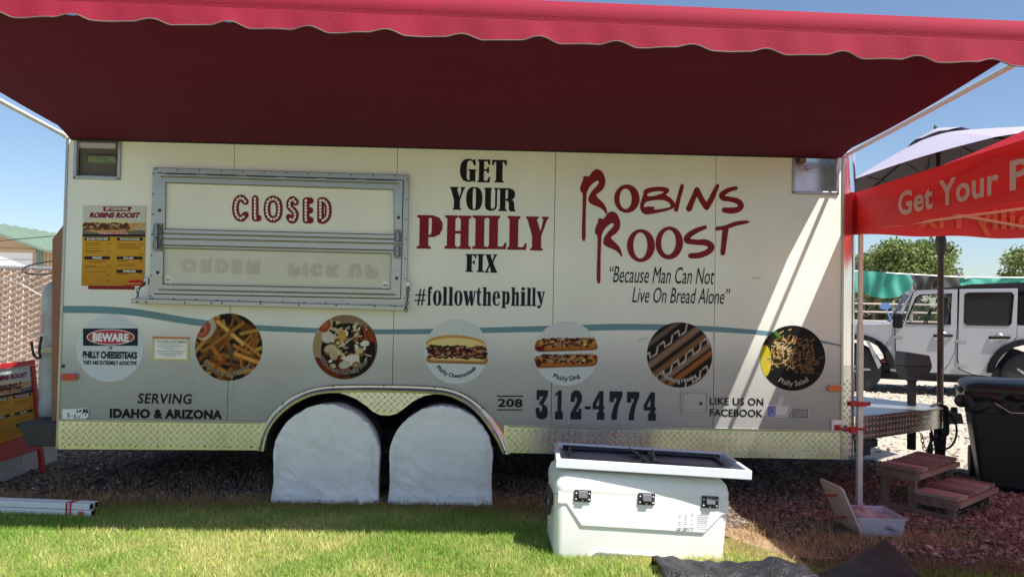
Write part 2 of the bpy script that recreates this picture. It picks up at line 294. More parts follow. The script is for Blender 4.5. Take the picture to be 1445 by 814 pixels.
# ---------------------------------------------------------------- printed pictures: painted cell by cell onto a fine mesh
class Paint:
    def __init__(s, nx, ny, bg=(1, 1, 1), asp=1.):
        s.nx, s.ny = nx, ny; s.X, s.Y = np.meshgrid(np.linspace(-1, 1, nx) * asp, np.linspace(-1, 1, ny)); s.C = np.empty((ny, nx, 3)); s.C[:] = bg
    def put(s, a, c): a = np.clip(a, 0, 1)[..., None]; s.C = s.C * (1 - a) + np.array(c) * a; return s
    def ell(s, cx, cy, rx, ry, c, rot=0, soft=.05):
        x, y = s.X - cx, s.Y - cy; u = (x * math.cos(rot) + y * math.sin(rot)) / rx; v = (-x * math.sin(rot) + y * math.cos(rot)) / ry
        return s.put((1 - np.sqrt(u * u + v * v)) / soft * min(rx, ry) * 4, c)
    def cap(s, x0, y0, x1, y1, w_, c, shade=.45):
        dx, dy = x1 - x0, y1 - y0; L = dx * dx + dy * dy + 1e-9; t = np.clip(((s.X - x0) * dx + (s.Y - y0) * dy) / L, 0, 1)
        d = np.hypot(s.X - x0 - t * dx, s.Y - y0 - t * dy); a = np.clip((w_ - d) / .02, 0, 1)[..., None]; k = (1 - shade * (d / w_).clip(0, 1) ** 2)[..., None]
        s.C = s.C * (1 - a) + np.array(c) * k * a; return s
    def rect(s, x0, y0, x1, y1, c): return s.put(((s.X >= x0) & (s.X <= x1) & (s.Y >= y0) & (s.Y <= y1)).astype(float), c)
    def noise(s, amt): s.C = s.C * (1 + rng.normal(0, amt, s.C.shape[:2])[..., None]); return s
    def disc(s, c, rx, rz, y, m, parent, name='round_picture', label=None):
        inside = (s.X ** 2 + s.Y ** 2) <= 1.0; mb = MB(); r = np.sqrt(s.X ** 2 + s.Y ** 2); k = np.where(r > 1, 1 / np.maximum(r, 1e-6), 1)
        vx, vz = c[0] + s.X * k * rx, c[1] + s.Y * k * rz; vs = np.stack([vx, np.full_like(vx, y), vz], -1).reshape(-1, 3)
        fs = [(j * s.nx + i, j * s.nx + i + 1, (j + 1) * s.nx + i + 1, (j + 1) * s.nx + i) for j in range(s.ny - 1) for i in range(s.nx - 1) if inside[j:j + 2, i:i + 2].any()]
        mb.v = [tuple(p) for p in vs]; mb.f = fs; mb.mi = [0] * len(fs); mb.c = np.concatenate([(s.C.clip(0, 1) ** 1.25 * 1.0), np.ones(s.C.shape[:2] + (1,))], -1).reshape(-1, 4)
        return mb.build(name, m, parent, recalc=False, label=label)
    def sheet(s, P, m, parent, name, label=None):
        mb = MB(); mb.v = [tuple(P(i / (s.nx - 1), j / (s.ny - 1))) for j in range(s.ny) for i in range(s.nx)]
        mb.f = [(j * s.nx + i, j * s.nx + i + 1, (j + 1) * s.nx + i + 1, (j + 1) * s.nx + i) for j in range(s.ny - 1) for i in range(s.nx - 1)]; mb.mi = [0] * len(mb.f)
        mb.c = np.concatenate([s.C.clip(0, 1), np.ones(s.C.shape[:2] + (1,))], -1).reshape(-1, 4)
        return mb.build(name, m, parent, recalc=False, label=label)
M_print = mat('printed_vinyl', (1, 1, 1), .5, attr='Col', spec=.2)

# ================================================================ SETTING
M_gravel = mat('pale_gravel', (.36, .31, .25), .9, c2=(.47, .42, .35), vs=3.5, bump=.9, bs=38)
M_soil = mat('rock_bed_soil', (.05, .032, .024), .95, c2=(.1, .06, .04), vs=14, bump=.8, bs=50)
M_lawn = mat('lawn_soil', (.12, .15, .035), .95, c2=(.25, .22, .08), vs=7, bump=.6, bs=60)
def sheet(name, pts, z, m):
    mb = MB(); loops = [Vector((x, y, 0)) for x, y in pts]; tr = tessellate_polygon([loops]); mb.add([(x, y, z) for x, y in pts], tr)
    o = mb.build(name, m); o['kind'] = 'structure'
    if o.data.polygons[0].normal.z < 0: o.data.flip_normals()
    return o
sheet('ground', [(-500, -400), (500, -400), (500, 900), (-500, 900)], 0, M_gravel)
sheet('rock_bed', [(-6, -.3), (-6, 2.9), (2.6, 2.9), (3.1, 1.9), (4.2, 1.35), (9, 1.2), (9, -4), (2.2, -4), (1.3, -.9), (1.2, -.3)], .004, M_soil)
lawn_edge = [(-9, -.02), (-3.6, -.02), (-2.6, -.08), (-1.6, -.05), (-.5, -.02), (.5, -.15), (1.25, -.42), (1.5, -.8), (1.68, -1.08), (2.3, -1.13), (3.2, -1.2), (9, -1.4)]
sheet('lawn', lawn_edge[:9] + [(1.95, -1.5), (2.6, -2.1), (9, -2.6), (9, -14), (-9, -14)], .0085, M_lawn)
sheet('bare_soil', [(1.1, -.25), (1.45, -.3), (1.72, -.75), (1.95, -1.12), (1.6, -1.12), (1.3, -.75), (1.1, -.5)], .0065, mat('bare_soil', (.26, .18, .11), .95, c2=(.36, .27, .17), vs=9, bump=.6, bs=40))
def edge_y(x): return np.interp(x, [p[0] for p in lawn_edge], [p[1] for p in lawn_edge])
def patch(x, y, s=1.):                              # smooth random field
    v = 0
    for k, (a, b, ph) in enumerate(((2.1, 1.3, .3), (-1.7, 3.1, 1.9), (4.3, -2.9, 4.2), (6.1, 5.3, 2.2), (-9.7, 7.9, .8), (13.1, 11.3, 3.7))): v = v + np.sin((a * x + b * y) * s + ph) / (1 + .35 * k)
    return v / 2.4
def blades(name, n, xr, yr, hgt, wid, colf, keep, lean=.5):
    x = rng.uniform(*xr, n); y = rng.uniform(*yr, n); k = keep(x, y); x, y = x[k], y[k]; n = len(x)
    h = rng.uniform(*hgt, n); wd = rng.uniform(*wid, n); a = rng.uniform(0, 2 * np.pi, n); l = rng.uniform(0, 1, n) ** 1.3 * lean * h * 1.6; b = rng.uniform(0, 2 * np.pi, n)
    dx, dy = np.cos(a) * wd / 2, np.sin(a) * wd / 2; lx, ly = np.cos(b) * l, np.sin(b) * l; z = np.full(n, .006); hz = h * np.sqrt(np.clip(1 - (l / h / 1.3) ** 2, .08, 1))
    V = np.stack([np.stack([x - dx, y - dy, z], -1), np.stack([x + dx, y + dy, z], -1), np.stack([x - dx * .75 + lx * .35, y - dy * .75 + ly * .35, hz * .55], -1), np.stack([x + dx * .75 + lx * .35, y + dy * .75 + ly * .35, hz * .55], -1), np.stack([x + lx, y + ly, hz], -1)], 1).reshape(-1, 3)
    o = (np.arange(n) * 5)[:, None]; quads = o + np.array([0, 1, 3, 2]); tris = o + np.array([2, 3, 4])
    me = bpy.data.meshes.new(name); me.vertices.add(len(V)); me.vertices.foreach_set('co', V.ravel().astype(np.float32))
    loops = np.concatenate([quads, tris], 1).ravel(); me.loops.add(len(loops)); me.loops.foreach_set('vertex_index', loops.astype(np.int32))
    st = (np.arange(n)[:, None] * 7 + np.array([0, 4])).ravel(); me.polygons.add(2 * n); me.polygons.foreach_set('loop_start', st.astype(np.int32)); me.update(calc_edges=True)
    c = colf(x, y, n); c = np.repeat(np.concatenate([c, np.ones((n, 1))], 1), 5, 0).astype(np.float32)
    at = me.color_attributes.new('Col', 'FLOAT_COLOR', 'POINT'); at.data.foreach_set('color', c.ravel())
    me.materials.append(mat('grass_blade', (1, 1, 1), .55, attr='Col', trans=.35, spec=.3)); ob = bpy.data.objects.new(name, me); COL.objects.link(ob)
    return ob
def mixc(a, b, t): t = np.clip(t, 0, 1)[:, None]; return np.array(a) * (1 - t) + np.array(b) * t
def lawn_col(x, y, n):
    t = patch(x, y, 1.2) * .5 + patch(x, y, 4.) * .22 + .36 + rng.normal(0, .27, n); c = mixc((.24, .43, .06), (.74, .70, .28), t)
    e = np.clip((y - edge_y(x) + .42) / .38, 0, 1) + rng.normal(0, .12, n); c = c * (1 - np.clip(e, 0, 1)[:, None] * .85) + np.array((.24, .13, .05)) * np.clip(e, 0, 1)[:, None] * .85
    return c * rng.uniform(.75, 1.2, (n, 1))
def lawn_keep(x, y):
    d = edge_y(x) - y; d = d + .07 * patch(x * 3, y * 3, 2.); p = np.clip(d / .22, 0, 1) * .96 + .04; p = np.where(x > 1.5, p * np.clip(.35 + d * .5, 0, 1), p); p = np.where((x > 1.25) & (x < 1.75) & (d < .45), p * .35, p)
    return (d > 0) & (rng.uniform(0, 1, len(x)) < p) & ~((x > .38) & (x < 1.32) & (y > -1.15) & (y < -.75))
tag(blades('grass', 230000, (-3.6, 3.4), (-2.0, 0), (.022, .05), (.0028, .0055), lawn_col, lawn_keep), 'short sunlit lawn grass, yellow green with straw patches', 'grass', kind='stuff')
tag(blades('far_lawn_grass', 60000, (-8, 8), (-6.5, -2.0), (.025, .055), (.006, .012), lawn_col, lambda x, y: y < -2.0), 'short lawn grass nearer to the viewer, green and straw', 'grass', kind='stuff')
def straw_col(x, y, n): return mixc((.52, .31, .14), (.66, .50, .26), rng.uniform(0, 1, n)) * rng.uniform(.6, 1.15, (n, 1))
def straw_keep(x, y):
    l = (x < 1.3) & (rng.uniform(0, 1, len(x)) < np.exp(-((y + .04) / .13) ** 2) * (.6 + .45 * patch(x, y, 2.)) + .05 * (patch(x * 2, y * 2, 2.) > .1))
    r = (x > 1.3) & (rng.uniform(0, 1, len(x)) < np.exp(-((y + .86 - .12 * np.sin(x * 3)) / .14) ** 2) * (.5 + .5 * patch(x, y, 2.)) + .05)
    r2 = (x > 1.3) & (x < 2.4) & (y < .1) & (rng.uniform(0, 1, len(x)) < .10 * (patch(x * 2, y * 2, 2.) > -.2)) | (x > 1.3) & (x < 2.5) & (rng.uniform(0, 1, len(x)) < .5 * np.exp(-((y + .55 + .3 * patch(x, 0, 2.)) / .10) ** 2))
    l2 = (x < 1.3) & (y > 0) & (rng.uniform(0, 1, len(x)) < .22 * (patch(x * 3, y * 3, 2.) > .15))
    return l | l2 | r | r2
tag(blades('dry_grass', 170000, (-3.5, 3.6), (-1.25, .75), (.03, .075), (.002, .004), straw_col, straw_keep, lean=1.25), 'dead straw coloured grass along the edge of the rock bed', 'dry grass', kind='stuff')
def wtuft(x, y): return (patch(x * 1.7, y * 1.9, 1.6) > .55) & (x > 2.2)
tag(blades('weeds', 9000, (2.2, 4.2), (-1.15, .5), (.03, .07), (.003, .006), lambda x, y, n: mixc((.06, .12, .02), (.13, .17, .04), rng.uniform(0, 1, n)), wtuft), 'sparse green weeds growing through the red rocks', 'weeds', kind='stuff')
def rocks(name, n, xr, yr, sz, colf, keep, zo=.0, flat=.55):
    x = rng.uniform(*xr, n); y = rng.uniform(*yr, n); k = keep(x, y); x, y = x[k], y[k]; n = len(x)
    base = np.array([(-1, -1, -.4), (1, -1, -.5), (1, 1, -.4), (-1, 1, -.5), (-.65, -.7, .7), (.7, -.6, .55), (.6, .7, .75), (-.7, .62, .5)], float)
    s = rng.uniform(0, 1, n) ** 2 * (sz[1] - sz[0]) + sz[0]; V = base[None] * (1 + rng.normal(0, .2, (n, 8, 3))) * s[:, None, None] * np.stack([rng.uniform(.7, 1.35, n), rng.uniform(.6, 1.1, n), rng.uniform(.35, .8, n) * flat / .55], -1)[:, None]
    a = rng.uniform(0, 6.28, n); t = rng.normal(0, .3, n); c_, s_ = np.cos(a)[:, None], np.sin(a)[:, None]; X, Y, Z = V[..., 0], V[..., 1], V[..., 2]
    Z, X = Z * np.cos(t)[:, None] + X * np.sin(t)[:, None], X * np.cos(t)[:, None] - Z * np.sin(t)[:, None]
    V = np.stack([X * c_ - Y * s_ + x[:, None], X * s_ + Y * c_ + y[:, None], Z + (s * .25 + zo)[:, None] + rng.uniform(0, .012, n)[:, None]], -1).reshape(-1, 3)
    F = np.array([(4, 5, 6, 7), (0, 1, 5, 4), (1, 2, 6, 5), (2, 3, 7, 6), (3, 0, 4, 7)])[None] + (np.arange(n) * 8)[:, None, None]; F = F.reshape(-1, 4)
    me = bpy.data.meshes.new(name); me.vertices.add(len(V)); me.vertices.foreach_set('co', V.ravel().astype(np.float32)); me.loops.add(F.size); me.loops.foreach_set('vertex_index', F.ravel().astype(np.int32))
    me.polygons.add(len(F)); me.polygons.foreach_set('loop_start', (np.arange(len(F)) * 4).astype(np.int32)); me.update(calc_edges=True)
    c = np.repeat(np.concatenate([colf(x, y, n), np.ones((n, 1))], 1), 8, 0).astype(np.float32); at = me.color_attributes.new('Col', 'FLOAT_COLOR', 'POINT'); at.data.foreach_set('color', c.ravel())
    me.materials.append(mat('stone', (1, 1, 1), .85, attr='Col', var=.25, vs=60)); ob = bpy.data.objects.new(name, me); COL.objects.link(ob); return ob
def red_rock_col(x, y, n):
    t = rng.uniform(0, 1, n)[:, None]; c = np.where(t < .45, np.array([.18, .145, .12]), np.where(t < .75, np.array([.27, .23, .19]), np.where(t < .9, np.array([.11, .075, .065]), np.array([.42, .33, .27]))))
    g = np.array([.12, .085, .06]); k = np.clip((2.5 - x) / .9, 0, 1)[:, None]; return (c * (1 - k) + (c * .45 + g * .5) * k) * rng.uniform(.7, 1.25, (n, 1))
def rock_keep(x, y):
    e = edge_y(x) + .05 + .06 * patch(x * 2, y * 2, 2.); d = y - e; return ~((x > 1.25) & (x < 1.75 + .1 * patch(x, y, 3.)) & (d < .42 + .1 * patch(x, y, 4.)) & (y > -1.12) & (y < -.25) & (rng.uniform(0, 1, len(x)) < .93)) & (d > -.05) & (rng.uniform(0, 1, len(x)) < np.clip(.25 + d * 1.4, 0, 1)) & (y < np.interp(x, [2.6, 3.1, 4.2, 9], [2.9, 1.9, 1.35, 1.2]))
tag(rocks('red_rocks', 52000, (1.3, 6.0), (-2.0, 2.8), (.0065, .019), red_rock_col, rock_keep), 'bed of crushed red brown landscaping rock', 'rocks', kind='stuff')
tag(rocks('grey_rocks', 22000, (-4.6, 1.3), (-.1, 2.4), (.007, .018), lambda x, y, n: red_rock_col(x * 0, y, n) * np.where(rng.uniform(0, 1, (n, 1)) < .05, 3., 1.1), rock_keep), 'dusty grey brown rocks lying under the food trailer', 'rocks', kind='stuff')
tag(rocks('pale_stones', 9000, (1.5, 12), (1.3, 9), (.010, .03), lambda x, y, n: np.array([.42, .36, .29]) * rng.uniform(.55, 1.25, (n, 1)), lambda x, y: y > np.interp(x, [2.6, 3.1, 4.2, 9], [2.9, 1.9, 1.35, 1.2])), 'pale crushed gravel on the sunny driveway', 'gravel', kind='stuff')

# ================================================================ FOOD TRAILER
T = empty('food_trailer', (0, .3, 0), 'long white and silver food trailer with closed serving window, red lettering and round food pictures', 'food trailer')
# wall colour: white vinyl fading to silver grey below (printed wrap)
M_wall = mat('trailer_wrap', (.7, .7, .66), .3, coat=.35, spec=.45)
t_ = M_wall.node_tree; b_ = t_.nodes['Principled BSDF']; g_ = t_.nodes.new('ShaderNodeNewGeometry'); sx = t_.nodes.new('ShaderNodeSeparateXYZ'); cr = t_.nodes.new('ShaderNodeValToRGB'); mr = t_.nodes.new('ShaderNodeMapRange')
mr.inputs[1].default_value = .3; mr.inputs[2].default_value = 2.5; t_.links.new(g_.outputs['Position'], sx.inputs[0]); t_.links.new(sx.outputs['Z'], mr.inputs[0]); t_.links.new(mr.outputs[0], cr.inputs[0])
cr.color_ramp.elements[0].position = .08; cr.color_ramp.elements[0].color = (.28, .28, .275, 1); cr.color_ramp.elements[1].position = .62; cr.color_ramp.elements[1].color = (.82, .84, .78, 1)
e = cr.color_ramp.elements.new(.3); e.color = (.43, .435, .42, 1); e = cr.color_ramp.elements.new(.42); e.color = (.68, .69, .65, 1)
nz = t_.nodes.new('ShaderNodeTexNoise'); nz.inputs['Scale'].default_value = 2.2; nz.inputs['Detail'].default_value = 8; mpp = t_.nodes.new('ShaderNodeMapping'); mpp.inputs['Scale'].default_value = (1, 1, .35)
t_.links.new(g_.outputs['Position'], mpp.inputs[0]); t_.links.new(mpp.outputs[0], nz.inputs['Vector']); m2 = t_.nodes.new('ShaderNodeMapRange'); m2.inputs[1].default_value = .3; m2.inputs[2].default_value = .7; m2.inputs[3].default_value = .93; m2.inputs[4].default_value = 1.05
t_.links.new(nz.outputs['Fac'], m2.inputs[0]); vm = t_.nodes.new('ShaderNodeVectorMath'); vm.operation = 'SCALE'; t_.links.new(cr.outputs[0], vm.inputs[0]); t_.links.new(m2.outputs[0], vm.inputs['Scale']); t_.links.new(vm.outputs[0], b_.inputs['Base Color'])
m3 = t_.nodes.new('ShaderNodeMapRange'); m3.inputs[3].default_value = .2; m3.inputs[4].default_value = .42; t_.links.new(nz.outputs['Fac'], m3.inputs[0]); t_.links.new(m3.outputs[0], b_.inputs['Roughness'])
bw = t_.nodes.new('ShaderNodeBump'); bw.inputs['Strength'].default_value = .22; bw.inputs['Distance'].default_value = .02; t_.links.new(nz.outputs['Fac'], bw.inputs['Height']); t_.links.new(bw.outputs[0], b_.inputs['Normal'])

XL, XR, ZT = -2.967, 2.515, 2.62
CA = crop(360, 530, 3.905)
arch = [CA(*p) for p in ((10, 405), (30, 330), (65, 250), (120, 180), (200, 115), (290, 75), (380, 55), (470, 48), (600, 47), (760, 48), (980, 55), (1080, 70), (1170, 105), (1250, 165), (1320, 240), (1370, 320), (1400, 400), (1405, 425))]
arch_in = [CA(*p) for p in ((55, 412), (75, 320), (115, 250), (180, 185), (260, 135), (340, 105), (420, 95), (480, 95), (600, 90), (760, 92), (960, 100), (1060, 110), (1150, 150), (1220, 205), (1280, 280), (1330, 360), (1360, 425))]
ZB = .36
def zskirt(x): return S(722.5 + 0, 599.7)[1] if False else np.interp(x, [S(90, 591.5)[0], S(720, 599.7)[0], S(1187, 607.3)[0]], [S(90, 591.5)[1], S(720, 599.7)[1], S(1187, 607.3)[1]])
seam = [XL, (S(330.5, 207)[0] + S(321, 594)[0]) / 2, (S(560, 217)[0] + S(554.8, 530)[0]) / 2, (S(783.5, 225)[0] + S(778, 598)[0]) / 2, (S(1011, 223)[0] + S(1006, 605)[0]) / 2, XR]
def arch_z(x): return float(np.interp(x, [p[0] for p in arch], [p[1] for p in arch]))
lbL = [*S(110, 203), *S(166, 250)]; lbR = [*S(1122, 225), *S(1179, 271)]
for i in range(5):
    a, b = seam[i] + .002, seam[i + 1] - .002; mb = MB(); hole = []
    if i == 0: hole = [[(lbL[0], lbL[3]), (lbL[2], lbL[3]), (lbL[2], ZT - .06), (lbL[0], ZT - .06)]]
    if i == 4: hole = [[(lbR[0], lbR[3]), (lbR[2], lbR[3]), (lbR[2], ZT - .06), (lbR[0], ZT - .06)]]
    o = [(a, ZT), (a, ZB + .01)]
    if i == 1: o += [(arch[0][0] - .004, ZB + .01)] + [p for p in arch[1:] if p[0] < b] + [(b, arch_z(b))]
    elif i == 2: o = [(a, ZT), (a, arch_z(a))] + [p for p in arch[:-1] if p[0] > a] + [(arch[-1][0] + .004, ZB + .01), (b, ZB + .01)]
    else: o += [(b, ZB + .01)]
    o += [(b, ZT)]
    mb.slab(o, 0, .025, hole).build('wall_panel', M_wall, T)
mb = MB(); mb.box((XL + .01, .028, ZB + .02), (arch[0][0] - .05, .04, ZT)); mb.box((arch[0][0] - .05, .028, arch[8][1] + .05), (arch[-1][0] + .05, .04, ZT)); mb.box((arch[-1][0] + .05, .028, ZB + .02), (lbR[0] - .02, .04, ZT)); mb.box((lbR[0] - .02, .028, ZB + .02), (XR - .01, .04, lbR[3] - .04)); mb.build('seam_backing', mat('seam_sealant', (.12, .11, .1), .8), T)
# shell: roof, back, ends, floor
mb = MB(); mb.box((XL, .05, ZT), (XR, 2.42, ZT + .06)); mb.box((XL, 2.38, ZB), (XR, 2.42, ZT)); mb.box((XL, .026, ZB), (XL + .03, 2.38, ZT)); mb.box((XR - .03, .026, ZB), (XR, 2.38, ZT))
mb.build('shell', M_white, T)
mb = MB(); mb.box((XL + .05, .06, ZB + .07), (arch[0][0] - .06, 2.36, ZB + .12)); mb.box((arch[-1][0] + .06, .06, ZB + .07), (XR - .05, 2.36, ZB + .12)); mb.box((arch[0][0] - .06, .75, ZB + .07), (arch[-1][0] + .06, 2.36, ZB + .12))
for y in (.45, 1.95): mb.box((XL + .1, y, ZB - .03), (XR - .1, y + .06, ZB + .07))
for x in np.arange(XL + .3, XR - .2, .41): mb.box((x, .1, ZB + .0), (x + .04, 2.3, ZB + .068))
mb.build('underframe', M_under, T)
wx0, wx1 = arch[0][0] - .05, arch[-1][0] + .05
mb = MB(); mb.box((wx0, .03, ZB + .02), (wx0 + .02, .75, arch[8][1] + .04)); mb.box((wx1 - .02, .03, ZB + .02), (wx1, .75, arch[8][1] + .04)); mb.box((wx0, .74, ZB - .1), (wx1, .76, arch[8][1] + .04)); mb.box((wx0, .03, arch[8][1] + .045), (wx1, .76, arch[8][1] + .06)); mb.build('wheel_well', M_dark, T)
cxs = [-1.10, -.315]
for cx in cxs:
    wh = empty('wheel', (cx, .13, .345), None, None, parent=T); wh.location = (cx, -.17, .345)
    mb = MB(); prof = [(.2, .0), (.3, -.01), (.335, .02), (.345, .06), (.345, .16), (.335, .2), (.3, .225), (.2, .22)]; mb.lathe(prof, (cx, .12, .345), 32, 'Y'); mb.build('tyre', M_rubber, wh, smooth=True)
    mb = MB(); mb.lathe([(.02, -.0), (.09, 0), (.11, .03), (.17, .035), (.2, .0), (.205, .2), (.02, .2)], (cx, .13, .345), 28, 'Y'); mb.build('rim', M_white, wh, smooth=True)
mb = MB(); mb.tube([(cxs[0], .3, .345), (cxs[0], 2.2, .345)], .035); mb.tube([(cxs[1], .3, .345), (cxs[1], 2.2, .345)], .035); mb.build('axle', M_under, T)
# tread plate skirts with raised lozenges
def tread(name, outline, y, parent, m=M_tread, P=None, pitch=.046, inside=None, mlab=None, th=.004):
    mb = MB(); mb.slab(outline, y - th, y); pl = mb.build(name, m, parent, label=mlab)
    xs = [p[0] for p in outline]; zs = [p[1] for p in outline]; q = MB(); pp = [Vector((p[0], p[1])) for p in outline]
    def ins(x, z):
        c = False; j = len(pp) - 1
        for i in range(len(pp)):
            if (pp[i].y > z) != (pp[j].y > z) and x < (pp[j].x - pp[i].x) * (z - pp[i].y) / (pp[j].y - pp[i].y) + pp[i].x: c = not c
            j = i
        return c
    h = pitch / 2; ni = int((max(xs) - min(xs)) / h) + 1; nj = int((max(zs) - min(zs)) / h) + 1
    for i in range(ni):
        for j in range(nj):
            if (i + j) % 2: continue
            x = min(xs) + (i + .5) * h; z = min(zs) + (j + .5) * h; a = R_(45) if i % 2 else R_(-45); L, w_ = h * .82, h * .22
            ex, ez = math.cos(a) * L, math.sin(a) * L
            if not (ins(x + ex, z + ez) and ins(x - ex, z - ez)): continue
            nx, nz_ = -math.sin(a) * w_, math.cos(a) * w_; yy = y - th
            q.add([(x - ex, yy, z - ez), (x + nx, yy, z + nz_), (x + ex, yy, z + ez), (x - nx, yy, z - nz_), (x - ex * .55, yy - .0028, z - ez * .55), (x + ex * .55, yy - .0028, z + ez * .55)], [(0, 3, 4), (0, 4, 1), (3, 2, 5), (2, 1, 5), (3, 5, 4), (1, 4, 5)])
    q.build('tread_bars', m, parent, kind='stuff', recalc=False); return pl
zb = lambda px, py: S(px, py)[1]
tread('skirt', [S(83, 633.2), S(365, 634.8), arch[0], arch[1], S(371, 604), (S(374, 595.5)[0], zskirt(S(374, 595)[0])), (XL, zskirt(XL))][0:2] + [arch[0]] + [arch[1], (arch[2][0], zskirt(arch[2][0]))] + [(XL, zskirt(XL))], -.001, T)
tread('skirt', [(arch[-1][0], S(740, 638.5)[1]), S(1031, 645), (XR, S(1187, 647.6)[1]), (XR, zskirt(XR)), (arch[-3][0], zskirt(arch[-3][0])), arch[-3], arch[-2]], -.001, T)
mcurve = [CA(*p) for p in ((470, 96), (500, 103), (560, 128), (610, 163), (650, 197), (690, 216), (740, 218), (780, 208), (820, 180), (870, 140), (930, 110), (985, 101))]
tread('centre_fender_plate', mcurve + [CA(985, 80), CA(760, 75), CA(600, 75), CA(470, 80)], -.001, T)
mb = MB()                                        # rounded fender trim following the arch
n = 60
def along(P, t):
    d = [0]
    for a, b in zip(P, P[1:]): d.append(d[-1] + math.hypot(b[0] - a[0], b[1] - a[1]))
    t *= d[-1]; return (np.interp(t, d, [p[0] for p in P]), np.interp(t, d, [p[1] for p in P]))
A_s = cat_rom(arch, 4); I_s = cat_rom(arch_in, 4)
prof = [(0, 0.0), (0, -.022), (.12, -.03), (.3, -.03), (.36, -.046), (.5, -.052), (.64, -.046), (.7, -.03), (.92, -.026), (1, -.012), (1, .0), (1, .25)]
vs = []
for i in range(n + 1):
    a = along(A_s, i / n); c = along(I_s, i / n)
    for u, y in prof: vs.append((a[0] + (c[0] - a[0]) * u, y, a[1] + (c[1] - a[1]) * u))
k = len(prof); mb.add(vs, [(i * k + j, i * k + j + 1, (i + 1) * k + j + 1, (i + 1) * k + j) for i in range(n) for j in range(k - 1)]); mb.build('fender_trim', M_tread, T, smooth=True)
mb = MB()
for t in (.01, .17, .34, .5, .66, .83, .99):
    a = along(A_s, t); c = along(I_s, t); mb.lathe([(.006, 0), (.006, -.006), (.003, -.009)], ((a[0] + c[0]) / 2 if t in (.01, .99) else a[0] * .88 + c[0] * .12, -.05 if t in (.01, .99) else -.028, (a[1] + c[1]) / 2 if t in (.01, .99) else a[1] * .88 + c[1] * .12), 8, 'Y')
mb.build('fender_screws', M_screw, T, kind='stuff')
mb = MB(); mb.hull([(XL, -.012, zskirt(XL) - .012), (arch[1][0], -.012, zskirt(arch[1][0]) - .012), (arch[1][0], -.002, zskirt(arch[1][0]) - .012), (XL, -.002, zskirt(XL) - .012), (XL, -.012, zskirt(XL) + .006), (arch[2][0] - .01, -.012, zskirt(arch[2][0]) + .006), (arch[2][0] - .01, -.002, zskirt(arch[2][0]) + .006), (XL, -.002, zskirt(XL) + .006)]); mb.build('skirt_trim', M_alu, T, bevel=.002)
mb = MB(); x0 = arch[-3][0] + .03; mb.hull([(x0, -.012, zskirt(x0) - .012), (XR, -.012, zskirt(XR) - .012), (XR, -.002, zskirt(XR) - .012), (x0, -.002, zskirt(x0) - .012), (x0, -.012, zskirt(x0) + .006), (XR, -.012, zskirt(XR) + .006), (XR, -.002, zskirt(XR) + .006), (x0, -.002, zskirt(x0) + .006)]); mb.build('skirt_trim', M_alu, T, bevel=.002)
mb = MB()
for px in list(range(92, 360, 33)) + list(range(745, 1185, 34)):
    for py in ((630,) if px < 400 else (636 + (px - 740) * .018,)): p = S(px, py); mb.lathe([(.0045, 0), (.0045, -.004), (.002, -.006)], (p[0], -.004, p[1]), 7, 'Y')
mb.build('skirt_screws', M_screw, T, kind='stuff')
# rounded front corner: polished column, tread plate below
mb = MB(); cx, cy, r = XR + .005, .125, .13; arcp = [(cx + r * math.sin(t), cy - r * math.cos(t)) for t in [R_(90) * i / 8 for i in range(9)]]; zc = 1.0
M_mirror = mat('polished_corner', (.72, .72, .73), .12, 1, var=.06, vs=7, bump=.12, bs=7, stretch=(1, 1, .3))
for z0, z1, mi, nm in ((zc, ZT, M_mirror, 'corner_column'), (S(1190, 648)[1], zc - .002, M_tread, 'corner_tread')):
    q = MB(); vs = [(x, y, z) for z in (z0, z1) for x, y in arcp]; k = len(arcp); q.add(vs, [(i, i + 1, k + i + 1, k + i) for i in range(k - 1)]); q.build(nm, mi, T, smooth='all')
q = MB(); q.box((XR - .012, -.008, S(1190, 648)[1]), (XR + .006, 0.0, ZT)); q.build('corner_strip', M_alu, T, bevel=.002)
q = MB()
for i in range(2, 26):
    for j in range(9):
        if (i + j) % 2: continue
        t = R_(90) * (j + .5) / 9; z = S(1190, 648)[1] + i * .0235 - .03
        if z > zc - .03: continue
        d = Vector((math.sin(t), -math.cos(t), 0)); u = Vector((math.cos(t), math.sin(t), 0)); c = Vector((cx, cy, z)) + d * (r + .001); v = (u * (1 if i % 2 else -1) + Vector((0, 0, 1))) * .0125; n_ = d.cross(v.normalized()) * .004
        q.add([c - v, c + n_, c + v, c - n_, c + d * .003], [(0, 3, 4), (0, 4, 1), (3, 2, 4), (2, 1, 4)])
q.build('tread_bars', M_tread, T, kind='stuff', recalc=False)
q = MB(); q.box((XR + .13, .13, .36), (XR + .136, 2.3, ZT)); q.box((XR + .137, .13, .4), (XR + .141, 2.3, .95)); q.build('front_wall', M_white, T)
q = MB(); q.box((XL - .012, -.006, S(83, 633)[1]), (XL + .006, .03, ZT)); q.build('corner_strip', M_alu, T, bevel=.002)
